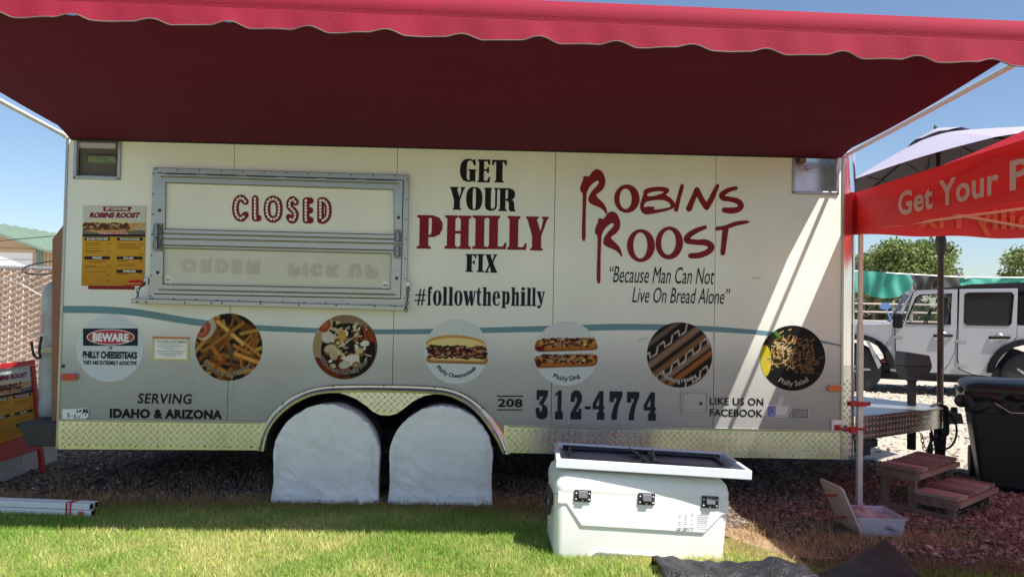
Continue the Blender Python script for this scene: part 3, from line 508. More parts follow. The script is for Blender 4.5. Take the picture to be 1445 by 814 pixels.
# recessed light boxes
for nm, bx, lamp in (('light_box', lbL, True), ('light_box', lbR, False)):
    x0, z1, x1, z0 = bx; z1 = ZT - .06; d = .14; q = MB(); f = .022
    lb = empty(nm, (0, 0, 0), None, None, parent=T); lb.location = (x0, -.3, z0)
    q.box((x0, 0.001, z0), (x0 + .004, d, z1)); q.box((x1 - .004, .001, z0), (x1, d, z1)); q.box((x0, .001, z0), (x1, d, z0 + .004)); q.box((x0, d, z0), (x1, d + .004, z1)); q.box((x0, .001, z1 - .004), (x1, d, z1))
    q.build('housing', mat('box_steel', (.5, .5, .5), .3, 1, var=.2, vs=20), lb)
    q = MB(); q.slab([(x0 - f, z0 - f), (x1 + f, z0 - f), (x1 + f, z1 + f), (x0 - f, z1 + f)], -.012, -.001, [[(x0, z0), (x1, z0), (x1, z1), (x0, z1)]]); q.build('bezel', M_alu, lb, bevel=.003)
    q = MB()
    for xx in (x0 - f / 2, x1 + f / 2):
        for zz in (z0 - f / 2,): q.lathe([(.006, 0), (.006, -.004), (.002, -.007)], (xx, -.012, zz), 8, 'Y')
    q.build('screws', M_screw, lb, kind='stuff')
    if lamp:
        q = MB(); a0, a1 = x0 + .05, x1 - .015; zz0, zz1 = z0 + .03, z0 + .16; q.hull([(a0, .06, zz0), (a1, .06, zz0), (a1, .13, zz0), (a0, .13, zz0), (a0, .01, zz1), (a1, .01, zz1), (a1, .13, zz1), (a0, .13, zz1)]); q.build('floodlight', M_blackp, lb, bevel=.006)
        q = MB(); q.hull([(a0 + .01, .052, zz0 + .012), (a1 - .01, .052, zz0 + .012), (a1 - .01, .07, zz0 + .012), (a0 + .01, .07, zz0 + .012), (a0 + .01, .010, zz1 - .012), (a1 - .01, .01, zz1 - .012), (a1 - .01, .02, zz1 - .012), (a0 + .01, .02, zz1 - .012)]); q.build('lamp_glass', mat('lamp_glass', (.16, .2, .17), .12, .3, var=.5, vs=30), lb)
    else:
        q = MB(); q.box((x0 + .07, .09, z1 - .09), (x0 + .12, .14, z1 - .05)); q.tube([(x0 + .1, .11, z1 - .09), (x0 + .12, .1, z1 - .14), (x0 + .17, .11, z1 - .13)], .003, 6); q.build('wire_stub', mat('rusty_socket', (.25, .12, .07), .7, var=.4, vs=40), lb)
# ---- serving window
W = crop(200, 200, 3.255); SW = empty('serving_window', (0, 0, 0), None, None, parent=T); SW.location = (-1.4, -.3, 1.5)
def fr(outer, inner, y0, y1, nm, m=M_alu, bev=.003): q = MB(); q.slab([W(*p) for p in outer], y0, y1, [[W(*p) for p in inner]]); return q.build(nm, m, SW, bevel=bev)
fr([(60, 122), (1230, 157), (1217, 757), (42, 722)], [(80, 148), (1205, 181), (1192, 722), (68, 700)], -.034, -.001, 'window_frame')
fr([(82, 150), (1203, 183), (1197, 470), (75, 446)], [(122, 193), (1161, 226), (1165, 431), (119, 405)], -.046, -.01, 'upper_flap_frame')
fr([(75, 450), (1197, 474), (1191, 720), (69, 698)], [(112, 490), (1150, 516), (1146, 678), (109, 656)], -.046, -.01, 'lower_flap_frame')
for P4 in ([(126, 197), (1157, 230), (1161, 427), (123, 401)],): pass
def beadrect(ps, y): q = MB(); q.tube([(W(*p)[0], y, W(*p)[1]) for p in ps], .004, 6, closed=True); q.build('bead', M_alu, SW)
beadrect([(122, 193), (1161, 226), (1165, 431), (119, 405)], -.045); beadrect([(112, 490), (1150, 516), (1146, 678), (109, 656)], -.045)
q = MB(); q.slab([W(*p) for p in ((120, 190), (1163, 223), (1167, 434), (117, 408))], -.028, -.02); q.build('upper_flap_panel', M_wall, SW)
q = MB(); q.slab([W(*p) for p in ((110, 488), (1152, 513), (1148, 681), (107, 659))], -.028, -.02); q.build('lower_flap_panel', mat('faded_panel', (.62, .62, .53), .4, coat=.3, var=.05), SW)
for y_, ps in ((-.05, [(100, 166), (1185, 199)]), (-.05, [(98, 425), (1180, 452)]), (-.05, [(96, 478), (1175, 503)]), (-.05, [(92, 680), (1170, 703)])):
    q = MB(); a, b = W(*ps[0]), W(*ps[1]); q.tube([(a[0], y_ + .004, a[1]), (b[0], y_ + .004, b[1])], .006, 8); q.build('rail', M_alu, SW)
q = MB(); a, b = W(76, 448), W(1197, 472); q.tube([(a[0], -.048, a[1]), (b[0], -.048, b[1])], .006, 8); q.build('middle_hinge', M_chrome, SW)
q = MB(); a, b = W(100, 151), W(1195, 184)
for k in range(6): s0, s1 = (k + .13) / 6, (k + .87) / 6; q.tube([(a[0] + (b[0] - a[0]) * s0, -.048, a[1] + (b[1] - a[1]) * s0), (a[0] + (b[0] - a[0]) * s1, -.048, a[1] + (b[1] - a[1]) * s1)], .005, 8)
q.build('top_hinge', M_screw, SW)
a, b = W(-18, 724), W(1215, 758); q = MB(); q.hull([(a[0], -.10, a[1] - .028), (b[0], -.10, b[1] - .028), (b[0], -.001, b[1] - .028), (a[0], -.001, a[1] - .028), (a[0], -.10, a[1] + .006), (b[0], -.10, b[1] + .006), (b[0], -.001, b[1] + .006), (a[0], -.001, a[1] + .006)]); q.build('sill', M_alu, SW, bevel=.004)
q = MB()
def scr(p, y, r=.005): q.lathe([(r, 0), (r, -.003), (r * .4, -.005)], (p[0], y, p[1]), 8, 'Y')
for t in [i / 11.5 for i in range(12)]: scr(W(75 + t * 1140, 130 + t * 33), -.035); scr(W(58 + t * 1140, 719 + t * 33), -.035)
for t in [i / 6 for i in range(7)]: scr(W(64 - t * 14, 150 + t * 560), -.035); scr(W(1223 - t * 14, 180 + t * 540), -.035)
for x in (10, 50, 225, 345, 392, 565, 738, 907, 1080, 1170): p = W(x, 742 + x * .018); scr((p[0], p[1] + .01), -.101, .006)
for p in ((95, 320), (87, 602), (1183, 352), (1175, 628)): scr(W(*p), -.047, .012)
q.build('screws', M_screw, SW, kind='stuff')
for cxp, cyp in ((90, 412), (89, 472), (1182, 440), (1180, 505)):
    L_ = empty('latch', (0, 0, 0), None, None, parent=SW); L_.location = (0, 0, 0); c = W(cxp, cyp); q = MB()
    q.box((c[0] - .028, -.062, c[1] - .05), (c[0] + .028, -.048, c[1] + .05)); q.box((c[0] - .012, -.09, c[1] - .035), (c[0] + .012, -.062, c[1] + .03)); q.tube([(c[0] - .02, -.075, c[1] + .03), (c[0] - .02, -.08, c[1] - .03), (c[0] + .02, -.08, c[1] - .03), (c[0] + .02, -.075, c[1] + .03)], .004, 6); q.lathe([(.008, 0), (.008, -.03)], (c[0], -.055, c[1] + .036), 8, 'Y')
    for v_ in range(len(q.v)): pass
    bpy.data.objects.remove(L_); q.build('latch', mat('latch_steel', (.22, .22, .22), .35, .9, var=.3, vs=60), SW, bevel=.002)
def chain(name, pts, r, parent, m):
    q = MB(); P = [Vector(p) for p in pts]; d = [0]
    for a, b in zip(P, P[1:]): d.append(d[-1] + (b - a).length)
    n = max(2, int(d[-1] / (r * 5)))
    for i in range(n):
        s = (i + .5) / n * d[-1]; k = max(j for j in range(len(d)) if d[j] <= s); k = min(k, len(P) - 2); c = P[k].lerp(P[k + 1], (s - d[k]) / (d[k + 1] - d[k])); t = (P[k + 1] - P[k]).normalized(); u = t.cross(Vector((0, 1, 0))).normalized(); v = u if i % 2 else t.cross(u).normalized()
        q.tube([c + t * (r * 3.2 * math.cos(a)) + v * (r * 1.9 * math.sin(a)) for a in [2 * math.pi * j / 8 for j in range(8)]], r * .65, 5, closed=True)
    return q.build(name, m, parent)
a, b = W(30, 640), W(-5, 725); chain('flap_chain', [(a[0], -.02, a[1]), (a[0] - .03, -.08, a[1] - .06), (b[0] + .02, -.09, b[1] - .005)], .005, SW, M_screw)
a, b = W(1226, 660), W(1222, 780); chain('flap_chain', [(a[0], -.02, a[1]), (a[0] + .005, -.08, a[1] - .08), (b[0], -.12, b[1])], .005, SW, M_screw)
for p in ((30, 640), (1226, 655)): q = MB(); c = W(*p); q.box((c[0] - .014, -.035, c[1] - .02), (c[0] + .014, -.001, c[1] + .02)); q.build('chain_bracket', M_chrome, SW, bevel=.003)
                                                   # small round maker's stickers in the lower corners
for c in ((130, 635), (1122, 660)): fl = Flat(W, -.03); fl.poly([(c[0] - 19, c[1] + 4), (c[0] - 14, c[1] - 16), (c[0] + 2, c[1] - 22), (c[0] + 18, c[1] - 12), (c[0] + 18, c[1] + 16), (c[0] - 2, c[1] + 14), (c[0] - 10, c[1] + 22)]); fl.rect(c[0] - 13, c[1] - 4, c[0] + 13, c[1] - 1, mi=1); fl.rect(c[0] - 10, c[1] + 2, c[0] + 10, c[1] + 4, mi=1); fl.build('sticker', [M_white, M_black], SW)
# marquee letters (red, white bulbs) and their ghost
STK = {'C': [[(.9, .2), (.62, .04), (.3, .1), (.12, .35), (.12, .65), (.3, .9), (.62, .96), (.9, .8)]], 'L': [[(.2, .02), (.2, .95)], [(.2, .95), (.95, .95)]],
       'O': [[(.5, .03), (.82, .15), (.93, .5), (.82, .85), (.5, .97), (.18, .85), (.07, .5), (.18, .15), (.5, .03)]], 'S': [[(.9, .16), (.55, .03), (.18, .16), (.2, .38), (.6, .52), (.88, .7), (.75, .92), (.4, .98), (.08, .84)]],
       'E': [[(.15, .03), (.15, .97)], [(.15, .03), (.92, .03)], [(.15, .5), (.85, .5)], [(.15, .97), (.92, .97)]], 'D': [[(.15, .03), (.15, .97)], [(.15, .03), (.5, .03), (.85, .22), (.93, .5), (.85, .78), (.5, .97), (.15, .97)]],
       'R': [[(.15, .98), (.15, .03)], [(.15, .03), (.6, .03), (.88, .15), (.88, .4), (.6, .53), (.15, .53)], [(.5, .53), (.95, .98)]], 'P': [[(.15, .98), (.15, .03)], [(.15, .03), (.6, .03), (.9, .15), (.9, .42), (.6, .57), (.15, .57)]],
       'I': [[(.5, .02), (.5, .98)]], 'K': [[(.15, .02), (.15, .98)], [(.9, .02), (.2, .55)], [(.35, .42), (.95, .98)]], 'U': [[(.12, .02), (.12, .65), (.3, .93), (.5, .98), (.7, .93), (.88, .65), (.88, .02)]]}
def marquee(word, boxes, y, mcol, mbulb, wd, flip=False, br=6.2, sp=14.):
    f2 = Flat(W, y - .003)
    for ch, (x0, y0, x1, y1) in zip(word, boxes):
        f1 = Flat(W, y)
        h = wd / 2; g = lambda u, v: (x0 + h + u * (x1 - x0 - 2 * h), (y0 + h + v * (y1 - y0 - 2 * h)) if not flip else (y1 - h - v * (y1 - y0 - 2 * h)))
        for st in STK[ch]:
            pts = [g(*p) for p in st]; crv = len(pts) > 2; dense = cat_rom(pts, 6) if crv else pts; f1.rib(pts, wd, n=6 if crv else 1)
            L = [0]
            for a, b in zip(dense, dense[1:]): L.append(L[-1] + math.hypot(b[0] - a[0], b[1] - a[1]))
            for s in np.arange(sp * .1, L[-1] + .1, L[-1] / max(1, round(L[-1] / sp))): f2.ell(np.interp(s, L, [p[0] for p in dense]), np.interp(s, L, [p[1] for p in dense]), br, br * 1.1, 8)
        f1.build('letter', mcol, SW)
    f2.build('lettering_bulbs', mbulb, SW, kind='stuff')
marquee('CLOSED', [(416, 243, 504, 374), (508, 247, 558, 374), (561, 247, 658, 378), (664, 250, 731, 381), (740, 256, 797, 381), (804, 256, 880, 382)], -.031, M_red, M_white, 31)
M_ghost = mat('faded_red_print', (.60, .53, .45), .5); M_ghost2 = mat('faded_print_pale', (.64, .61, .52), .5)
marquee('ORDERPICKUP', [(183, 538, 258, 604), (272, 540, 330, 608), (338, 541, 405, 608), (415, 543, 470, 610), (480, 545, 552, 612), (672, 556, 735, 620), (745, 557, 765, 622), (775, 558, 838, 624), (848, 559, 908, 626), (950, 560, 1015, 630), (1025, 562, 1090, 634)], -.031, M_ghost, M_ghost2, 20, True, 4, 13)

# ---- lettering on the wall
c3 = lambda b, o=(580, 215), s_=7.225: (o[0] + b[0] / s_, o[1] + b[1] / s_, o[0] + b[2] / s_, o[1] + b[3] / s_)
slab_word('GET', [c3(b) for b in ((498, 68, 665, 304), (680, 75, 808, 308), (825, 80, 975, 310))], M_black, T)
slab_word('YOUR', [c3(b) for b in ((395, 355, 550, 587), (562, 355, 728, 592), (745, 363, 887, 597), (893, 367, 1068, 602))], M_black, T)
h = lambda b: c3(b, (580, 295), 5.425)
slab_word('PHILLY', [h(b) for b in ((45, 48, 243, 305), (258, 50, 460, 306), (470, 50, 583, 307), (583, 52, 733, 308), (738, 55, 888, 313), (878, 58, 1053, 318))], M_red, T)
slab_word('FIX', [h(b) for b in ((417, 345, 500, 482), (505, 345, 560, 483), (565, 347, 662, 487))], M_black, T)
slab_word('#followthephilly', [h(b) for b in ((22, 612, 115, 738), (125, 593, 163, 737), (168, 622, 235, 739), (241, 596, 280, 738), (286, 596, 325, 739), (330, 624, 395, 740), (397, 626, 495, 740), (498, 600, 540, 741), (545, 598, 615, 741), (622, 626, 683, 741), (690, 628, 757, 758), (765, 600, 830, 742), (836, 598, 880, 742), (884, 602, 922, 742), (924, 602, 958, 743), (960, 630, 1025, 760))], M_navy, T)
ph = lambda b: c3(b, (690, 540), 5.78)
slab_word('312-4774', [ph(b) for b in ((382, 58, 482, 297), (540, 60, 604, 297), (665, 58, 758, 298), (780, 190, 828, 215), (845, 65, 942, 300), (983, 68, 1087, 300), (1125, 72, 1225, 305), (1262, 75, 1362, 308))], M_navy, T)
text('208', ph((72, 128, 274, 198)), M_black, T, bold=.035, sp=1.05)
fl = Flat(crop(690, 540, 5.78)); fl.rect(65, 103, 279, 113); fl.rect(65, 214, 278, 223); fl.build('lettering_bars', M_black, T, kind='stuff')
# brush lettering
C1 = crop(810, 230, 4.525); C6 = crop(890, 230, 5.817)
Rp = [(150, 40), (178, 55), (195, 88), (200, 125), (190, 160), (166, 186), (140, 206), (165, 235), (188, 258), (205, 288), (213, 328), (203, 325), (190, 305), (160, 284), (120, 268), (97, 252), (91, 232), (100, 202), (125, 168), (150, 142), (159, 124), (150, 114), (122, 130), (97, 158), (83, 187), (79, 220), (76, 300), (74, 400), (74, 470), (68, 498), (60, 500), (51, 485), (49, 450), (52, 350), (55, 250), (54, 195), (42, 185), (39, 160), (45, 135), (57, 110), (59, 88), (75, 84), (94, 87), (112, 62), (132, 44)]
fl = Flat(C1, -.003); fl.poly(Rp, sm=2); fl.ell(337, 229, 81, 91, 40, hole=(329, 230, 39, 65)); fl.build('brush_lettering', M_red, T)
fl = Flat(C1, -.0035); fl.poly([(x + 95, y + 270) for x, y in Rp], sm=2); fl.ell(427, 528, 89, 105, 40, hole=(423, 527, 45, 83)); fl.build('brush_lettering', M_red, T)
fl = Flat(C6, -.003)
fl.poly([(110, 225), (150, 205), (215, 197), (280, 200), (312, 215), (313, 240), (290, 262), (325, 285), (355, 320), (362, 345), (350, 372), (290, 395), (200, 415), (130, 425), (92, 405), (77, 370), (78, 335), (92, 290), (103, 255)], [[(135, 262), (150, 248), (200, 235), (262, 235), (265, 245), (230, 260), (180, 273), (140, 272)], [(110, 350), (118, 330), (160, 312), (240, 305), (300, 318), (325, 345), (322, 362), (270, 375), (190, 383), (200, 365), (150, 358), (110, 362)]], sm=3)
fl.poly([(415, 175), (433, 180), (432, 215), (410, 290), (390, 385), (372, 402), (355, 392), (358, 360), (380, 280), (403, 195)], sm=3)
fl.rib([(478, 376, 50), (505, 310, 44), (543, 222, 44)], cap=True); fl.rib([(543, 222, 44), (583, 305, 46), (622, 365, 46)]); fl.rib([(622, 365, 46), (660, 300, 44), (690, 235, 38), (712, 188, 28)])
fl.rib([(862, 208, 32), (800, 225, 38), (748, 262, 46), (760, 290, 44), (810, 298, 40), (875, 315, 46), (905, 350, 46), (880, 383, 46), (820, 392, 50), (768, 388, 44)]); fl.build('brush_lettering', M_red, T)
fl = Flat(C6, -.003); fl.ell(316, 657, 113, 135, 40, rot=.06, hole=(310, 652, 60, 101))
fl.rib([(610, 528, 32), (540, 555, 42), (475, 597, 48), (462, 636, 48), (530, 650, 44), (620, 655, 52), (662, 690, 52), (630, 732, 48), (560, 758, 48), (492, 762, 44)])
fl.rib([(708, 540, 32), (780, 528, 34), (860, 500, 36), (940, 487, 28), (968, 485, 14)]); fl.rib([(778, 545, 48), (765, 650, 44), (755, 740, 40)]); fl.build('brush_lettering', M_red, T)
text('\u201cBecause Man Can Not', (860, 376.5, 1008, 400), M_black, T, bold=0, shear=.28)
text('Live On Bread Alone\u201d', (892, 406, 1030, 428), M_black, T, bold=0, shear=.28)
text('SERVING', (194.5, 555, 271, 569.5), M_black, T, bold=.02, shear=.12, sp=1.1)
text('IDAHO & ARIZONA', (155, 577, 314, 590.5), M_black, T, bold=.055, sp=1.08)
text('LIKE US ON', (1001.5, 561, 1077, 571.5), M_black, T, bold=.02, sp=1.05)
text('FACEBOOK', (1001.5, 577, 1076.5, 587.5), M_black, T, bold=.02, sp=1.02)
text('T', (1186, 0, 1187, 1), M_black, T) if False else None
# teal stripe swooping along the side, broken by the round pictures
M_teal = mat('teal_vinyl', (.10, .22, .27), .35)
st = [(89, 436.5, 10), (140, 437, 10), (185, 440, 10), (225, 446, 10), (260, 452, 9.5), (300, 457.5, 9), (340, 461, 8.5), (380, 463.5, 8), (440, 466, 7), (500, 467.5, 7), (560, 468, 7), (640, 467, 7.5), (720, 465, 8), (790, 463.5, 8.5), (860, 461.5, 9), (920, 461.5, 8.5), (980, 463, 8), (1040, 466.5, 7), (1090, 471, 6), (1140, 478.5, 4.5), (1187, 487.5, 2.5)]
fl = Flat(lambda x, y: S(x, y), -.0012); fl.rib(st, n=4, cap=False); fl.build('teal_stripe', M_teal, T)
# ---- round pictures
def circ(px, py, r): c = S(px, py); return (c[0], c[1]), S(px + r, py)[0] - c[0], c[1] - S(px, py + r)[1]
NP = 104
def lin(c): return tuple((v / 255) ** 2.2 for v in c)
def brick(p):
    for k, yy in enumerate(np.arange(-1, 1, .13)): p.put(np.clip(1 - np.abs(p.Y - yy) / .014, 0, 1) * .12, (.35, .35, .35))
    for k, yy in enumerate(np.arange(-1, 1, .13)):
        for xx in np.arange(-1 + .15 * (k % 2), 1, .3): p.put(np.clip(1 - np.abs(p.X - xx) / .012, 0, 1) * ((p.Y > yy) & (p.Y < yy + .13)) * .08, (.35, .35, .35))
# beware sign
c, rx, rz = circ(155.5, 491, 47.5); p = Paint(NP, NP, (.66, .7, .72)); brick(p); p.disc(c, rx, rz, -.002, M_print, T, label='round white picture with a beware sign in navy and red')
B = crop(80, 420, 4.523); fl = Flat(B, -.004); fl.rect(172, 198, 518, 304, mi=0); fl.ell(346, 251, 150, 47, 32, mi=1); fl.ell(346, 251, 154, 50, 32, mi=1); q_ = fl
fl = Flat(B, -.004); fl.rect(170, 196, 519, 306, 0); fl.ell(346, 251, 153, 50, 32, mi=2); fl.ell(346, 251, 148, 46, 32, mi=1); fl.build('beware_panel', [M_navy, mat('sign_red', (.42, .02, .05), .4), M_white], T)
bb = lambda b: c3(b, (80, 420), 4.523)
text('BEWARE', bb((232, 226, 462, 280)), M_white, T, y=-.0055, bold=.05); text('OF', bb((333, 311, 357, 329)), M_black, T, y=-.004, bold=.03)
text('PHILLY CHEESESTEAKS', bb((168, 342, 515, 388)), M_black, T, y=-.004, bold=.05); text('THEY ARE EXTREMELY ADDICTIVE', bb((170, 402, 513, 428)), M_black, T, y=-.004, bold=.035)
# fries
def fries(p, n, cols, region=(-1, 1, -1, 1), ln=(.4, .9), w_=(.05, .085), angs=(-.2, 2.6)):
    for i in range(n):
        x, y = rng.uniform(region[0], region[1]), rng.uniform(region[2], region[3]); a = rng.uniform(*angs); l = rng.uniform(*ln) / 2; k = rng.uniform(.55, 1.05) * (.6 + .5 * i / n)
        c_ = np.array(cols[rng.integers(len(cols))]) * k; p.cap(x - l * math.cos(a), y - l * math.sin(a), x + l * math.cos(a), y + l * math.sin(a), rng.uniform(*w_), c_, .7)
FC = [lin((190, 140, 70)), lin((170, 110, 45)), lin((205, 160, 90)), lin((150, 90, 35))]
c, rx, rz = circ(323, 489.5, 47.5); p = Paint(NP, NP, lin((42, 22, 10))); p.rect(-.5, .75, .5, 1, (.01, .01, .012)); fries(p, 60, FC)
for a in ((-.35, .75, .42, .1, .075, (225, 180, 100)), (-.7, -.1, .4, .72, .07, (175, 125, 55)), (.2, -.2, .9, -.45, .08, (225, 165, 80)), (-.5, .0, -.2, -.4, .09, (190, 125, 60)), (-.65, -.45, .1, -.85, .09, (190, 135, 60)), (.35, .4, .95, .55, .07, (190, 150, 80)), (.15, .05, .55, -.15, .07, (190, 130, 60)), (-.1, -.35, -.4, -.65, .05, (170, 100, 40)), (.5, .1, .95, -.25, .05, (200, 150, 70)), (.35, -.3, .4, -.6, .045, (190, 130, 60))): p.cap(a[0], a[1], a[2], a[3], a[4], lin(a[5]), .65)
p.ell(-.72, .55, .3, .38, lin((190, 180, 160)), -.5); p.ell(-.78, .52, .22, .29, lin((170, 95, 75)), -.5); p.ell(-.8, .5, .13, .18, lin((190, 120, 95)), -.5); p.ell(-.81, .49, .07, .1, lin((150, 75, 55)), -.5)
p.cap(.09, .05, .08, -.5, .05, lin((85, 100, 85)), .5); p.noise(.06); p.disc(c, rx, rz, -.002, M_print, T, label='round picture of fresh cut fries')
arc_text('Idaho Fresh Cut Fries', c, rx * .86, -58, 50, .075, M_black, T, y=-.004, outline=mat('caption_halo', (.6, .55, .45), .5))
# loaded fries
c, rx, rz = circ(487, 489.5, 45.5); p = Paint(NP, NP, lin((120, 95, 70))); p.ell(0, .9, .9, .4, lin((150, 130, 105))); p.ell(-.9, -.1, .35, .8, lin((170, 150, 120))); p.ell(.1, -.1, .85, .85, lin((35, 20, 14)))
for i in range(30): a = rng.uniform(0, 6.28); p.cap(-.75 + rng.uniform(-.2, .9), -.6 + rng.uniform(-.3, .3), -.5 + rng.uniform(-.2, .9), -.75 + rng.uniform(-.3, .3), .05, np.array(lin((140, 60, 28))) * rng.uniform(.6, 1.2), .7)
for i in range(12): x = rng.uniform(.4, .85); p.cap(x, .5 + rng.uniform(-.2, .2), x + .1, .2, .05, np.array(lin((160, 80, 35))) * rng.uniform(.6, 1.1), .7)
for i in range(120):
    x, y = rng.normal(.05, .33), rng.normal(.05, .34)
    if x * x + y * y > .62: continue
    t = rng.uniform(); cl = lin((200, 185, 150)) if t < .4 else lin((225, 222, 210)) if t < .55 else lin((60, 35, 24)) if t < .85 else lin((150, 105, 60)); p.ell(x, y, rng.uniform(.05, .14), rng.uniform(.04, .11), cl, rng.uniform(0, 3))
for x, y, a, b, cl in ((-.55, .3, .2, .2, (205, 200, 185)), (-.45, -.05, .22, .14, (200, 180, 150)), (-.35, -.25, .14, .18, (190, 170, 145)), (.15, -.02, .17, .19, (50, 32, 22)), (-.22, .15, .16, .13, (120, 95, 45)), (-.22, .12, .1, .07, (200, 180, 120)), (.2, -.4, .28, .18, (215, 210, 195)), (.6, .12, .16, .1, (220, 218, 208)), (.78, -.1, .16, .2, (40, 22, 18)), (0, -.55, .2, .14, (195, 190, 170)), (.35, -.55, .14, .12, (150, 120, 70)), (-.1, .38, .14, .2, (195, 160, 95))): p.ell(x, y, a, b, lin(cl), .3, .12)
for i in range(16): x, y = rng.uniform(-.25, .7), rng.uniform(-.55, .75); p.cap(x, y, x + rng.uniform(-.15, .2), y + rng.uniform(-.15, .05), .022, lin((235, 232, 222)), .2)
p.ell(-.68, .68, .26, .3, lin((200, 185, 155)), -.7); p.ell(-.66, .66, .2, .24, lin((165, 85, 60)), -.7); p.ell(-.64, .68, .1, .12, lin((185, 110, 80)), -.7); p.noise(.08); p.disc(c, rx, rz, -.002, M_print, T, label='round picture of loaded cheesesteak fries')
arc_text('Idaho Fresh Cut Philly Fries', c, rx * .84, -66, 60, .07, M_black, T, y=-.004, outline=mat('caption_halo', (.6, .55, .45), .5))
# cheesesteak and dog sandwiches
def meat(p, x0, x1, y0, y1, n, seed=0):
    for i in range(n):
        x, y = rng.uniform(x0, x1), rng.uniform(y0, y1); t = rng.uniform(); cl = lin((75, 30, 22)) if t < .5 else lin((120, 60, 40)) if t < .75 else lin((45, 18, 16)) if t < .9 else lin((185, 125, 95)); p.ell(x, y, rng.uniform(.04, .11), rng.uniform(.02, .05), cl, rng.uniform(-.5, .5))
c, rx, rz = circ(644.5, 496, 45.5); p = Paint(NP, NP, (.66, .7, .71)); brick(p)
p.ell(-.02, .22, .96, .3, lin((205, 160, 95)), -.02); p.ell(0, .17, .93, .26, lin((228, 210, 150)), -.02); p.cap(-.82, -.24, .86, -.26, .13, lin((190, 140, 80)), .5); p.cap(-.75, -.2, .8, -.22, .08, lin((225, 205, 145)), .3); meat(p, -.88, .92, -.2, .17, 330)
for x, y in ((-.5, -.16), (.1, .12), (.1, -.16), (.75, .0), (.45, -.08), (.7, -.14)): p.cap(x - .1, y, x + .1, y + .02, .022, lin((215, 160, 130)), .2)
p.noise(.04); p.disc(c, rx, rz, -.002, M_print, T, label='round picture of a cheesesteak sandwich')
arc_text('Philly Cheesesteak', c, rx * .80, -52, 52, .078, M_black, T, y=-.004, bold=.025)
c, rx, rz = circ(799, 498.5, 45.5); p = Paint(NP, NP, (.66, .69, .70)); brick(p)
for dx, dy in ((0, .28), (-.03, -.22)):
    p.cap(-.8 + dx, -.06 + dy, .82 + dx, .02 + dy, .2, lin((190, 125, 60)), .55); p.cap(-.7 + dx, .04 + dy, .8 + dx, .1 + dy, .14, lin((205, 155, 95)), .3); meat(p, -.72 + dx, .8 + dx, -.08 + dy, .17 + dy, 110)
    for i in range(30): x, y = rng.uniform(-.5, .6) + dx, rng.uniform(-.06, .14) + dy; p.cap(x, y, x + rng.uniform(-.1, .1), y + rng.uniform(-.06, .06), .016, lin((215, 205, 170)), .1)
    p.ell(.58 + dx, .02 + dy, .06, .06, lin((215, 200, 90)))
p.ell(-.82, .13, .16, .09, lin((120, 30, 28))); p.ell(-.85, -.3, .1, .12, lin((90, 28, 22))); p.ell(.9, -.1, .09, .08, lin((150, 70, 50))); p.noise(.04); p.disc(c, rx, rz, -.002, M_print, T, label='round picture of two loaded hot dogs')
arc_text('Philly Dog', c, rx * .84, -30, 32, .085, M_black, T, y=-.004, bold=.025)
# footlong hot dogs
c, rx, rz = circ(959, 500.5, 46); p = Paint(NP, NP, lin((42, 30, 28))); k = math.tan(R_(38))
for o, w_, cl in ((.95, .09, (125, 105, 90)), (.28, .12, (150, 125, 105)), (.02, .06, (60, 40, 28)), (-.12, .11, (140, 105, 75)), (-.5, .12, (150, 125, 110)), (-.68, .07, (70, 45, 25)), (-.78, .1, (165, 110, 60)), (-1.4, .12, (140, 115, 100))):
    p.cap(-1.2, -1.2 * k + o + .1, 1.2, 1.2 * k + o + .1, w_, lin(cl), .65)
for o in (.68, -.22, -1.08):
    for i in range(-6, 7):
        t = i * .22 + .05; x, y = t, t * k + o; s_ = .1 if i % 2 else -.1; p.cap(x, y + s_, x + .12, y + k * .12 - s_ * 0 + s_, .03, lin((205, 195, 185)), .1); p.cap(x + .12, y + k * .12 + s_, x + .16, y + k * .16 - s_, .03, lin((205, 195, 185)), .1)
p.noise(.06); p.disc(c, rx, rz, -.002, M_print, T, label='round picture of footlong hot dogs with white sauce')
arc_text('Footlong Hotdog', c, rx * .84, -42, 40, .08, mat('pale_print', (.5, .47, .42), .5), T, y=-.004, bold=.015, outline=M_black)
# salad
c, rx, rz = circ(1118.5, 505, 46); p = Paint(NP, NP, lin((28, 30, 32))); p.ell(-.45, .15, .5, .7, lin((45, 50, 28))); p.ell(-.85, -.1, .2, .5, lin((190, 180, 60)))
for i in range(260):
    x, y = rng.normal(-.1, .45), rng.normal(.12, .33)
    if x * x + y * y > .75 or y < -.62: continue
    a = rng.uniform(0, 3.14); l = rng.uniform(.05, .16); left = x < .05; cl = (lin((215, 195, 150)) if rng.uniform() < .6 else lin((195, 150, 100)) if rng.uniform() < .7 else lin((90, 60, 40))) if left else (lin((165, 130, 100)) if rng.uniform() < .6 else lin((80, 52, 40))); p.cap(x, y, x + l * math.cos(a), y + l * math.sin(a), .022, cl, .35)
for i in range(60):
    x, y = rng.uniform(.1, .85), rng.uniform(-.6, .5)
    if x * x + y * y > .8: continue
    a = rng.uniform(0, 3.14); p.cap(x, y, x + .12 * math.cos(a), y + .12 * math.sin(a), .02, np.array(lin((150, 118, 92))) * rng.uniform(.6, 1.1), .4)
p.cap(-.6, .85, -.4, .62, .06, lin((95, 135, 60)), .4); p.ell(-.4, -.5, .3, .2, lin((30, 32, 34))); p.noise(.07); p.disc(c, rx, rz, -.002, M_print, T, label='round picture of a steak and cheese salad')
arc_text('Philly Salad', c, rx * .84, -32, 36, .1, mat('pale_print', (.5, .47, .42), .5), T, y=-.004, bold=.0, outline=M_black)
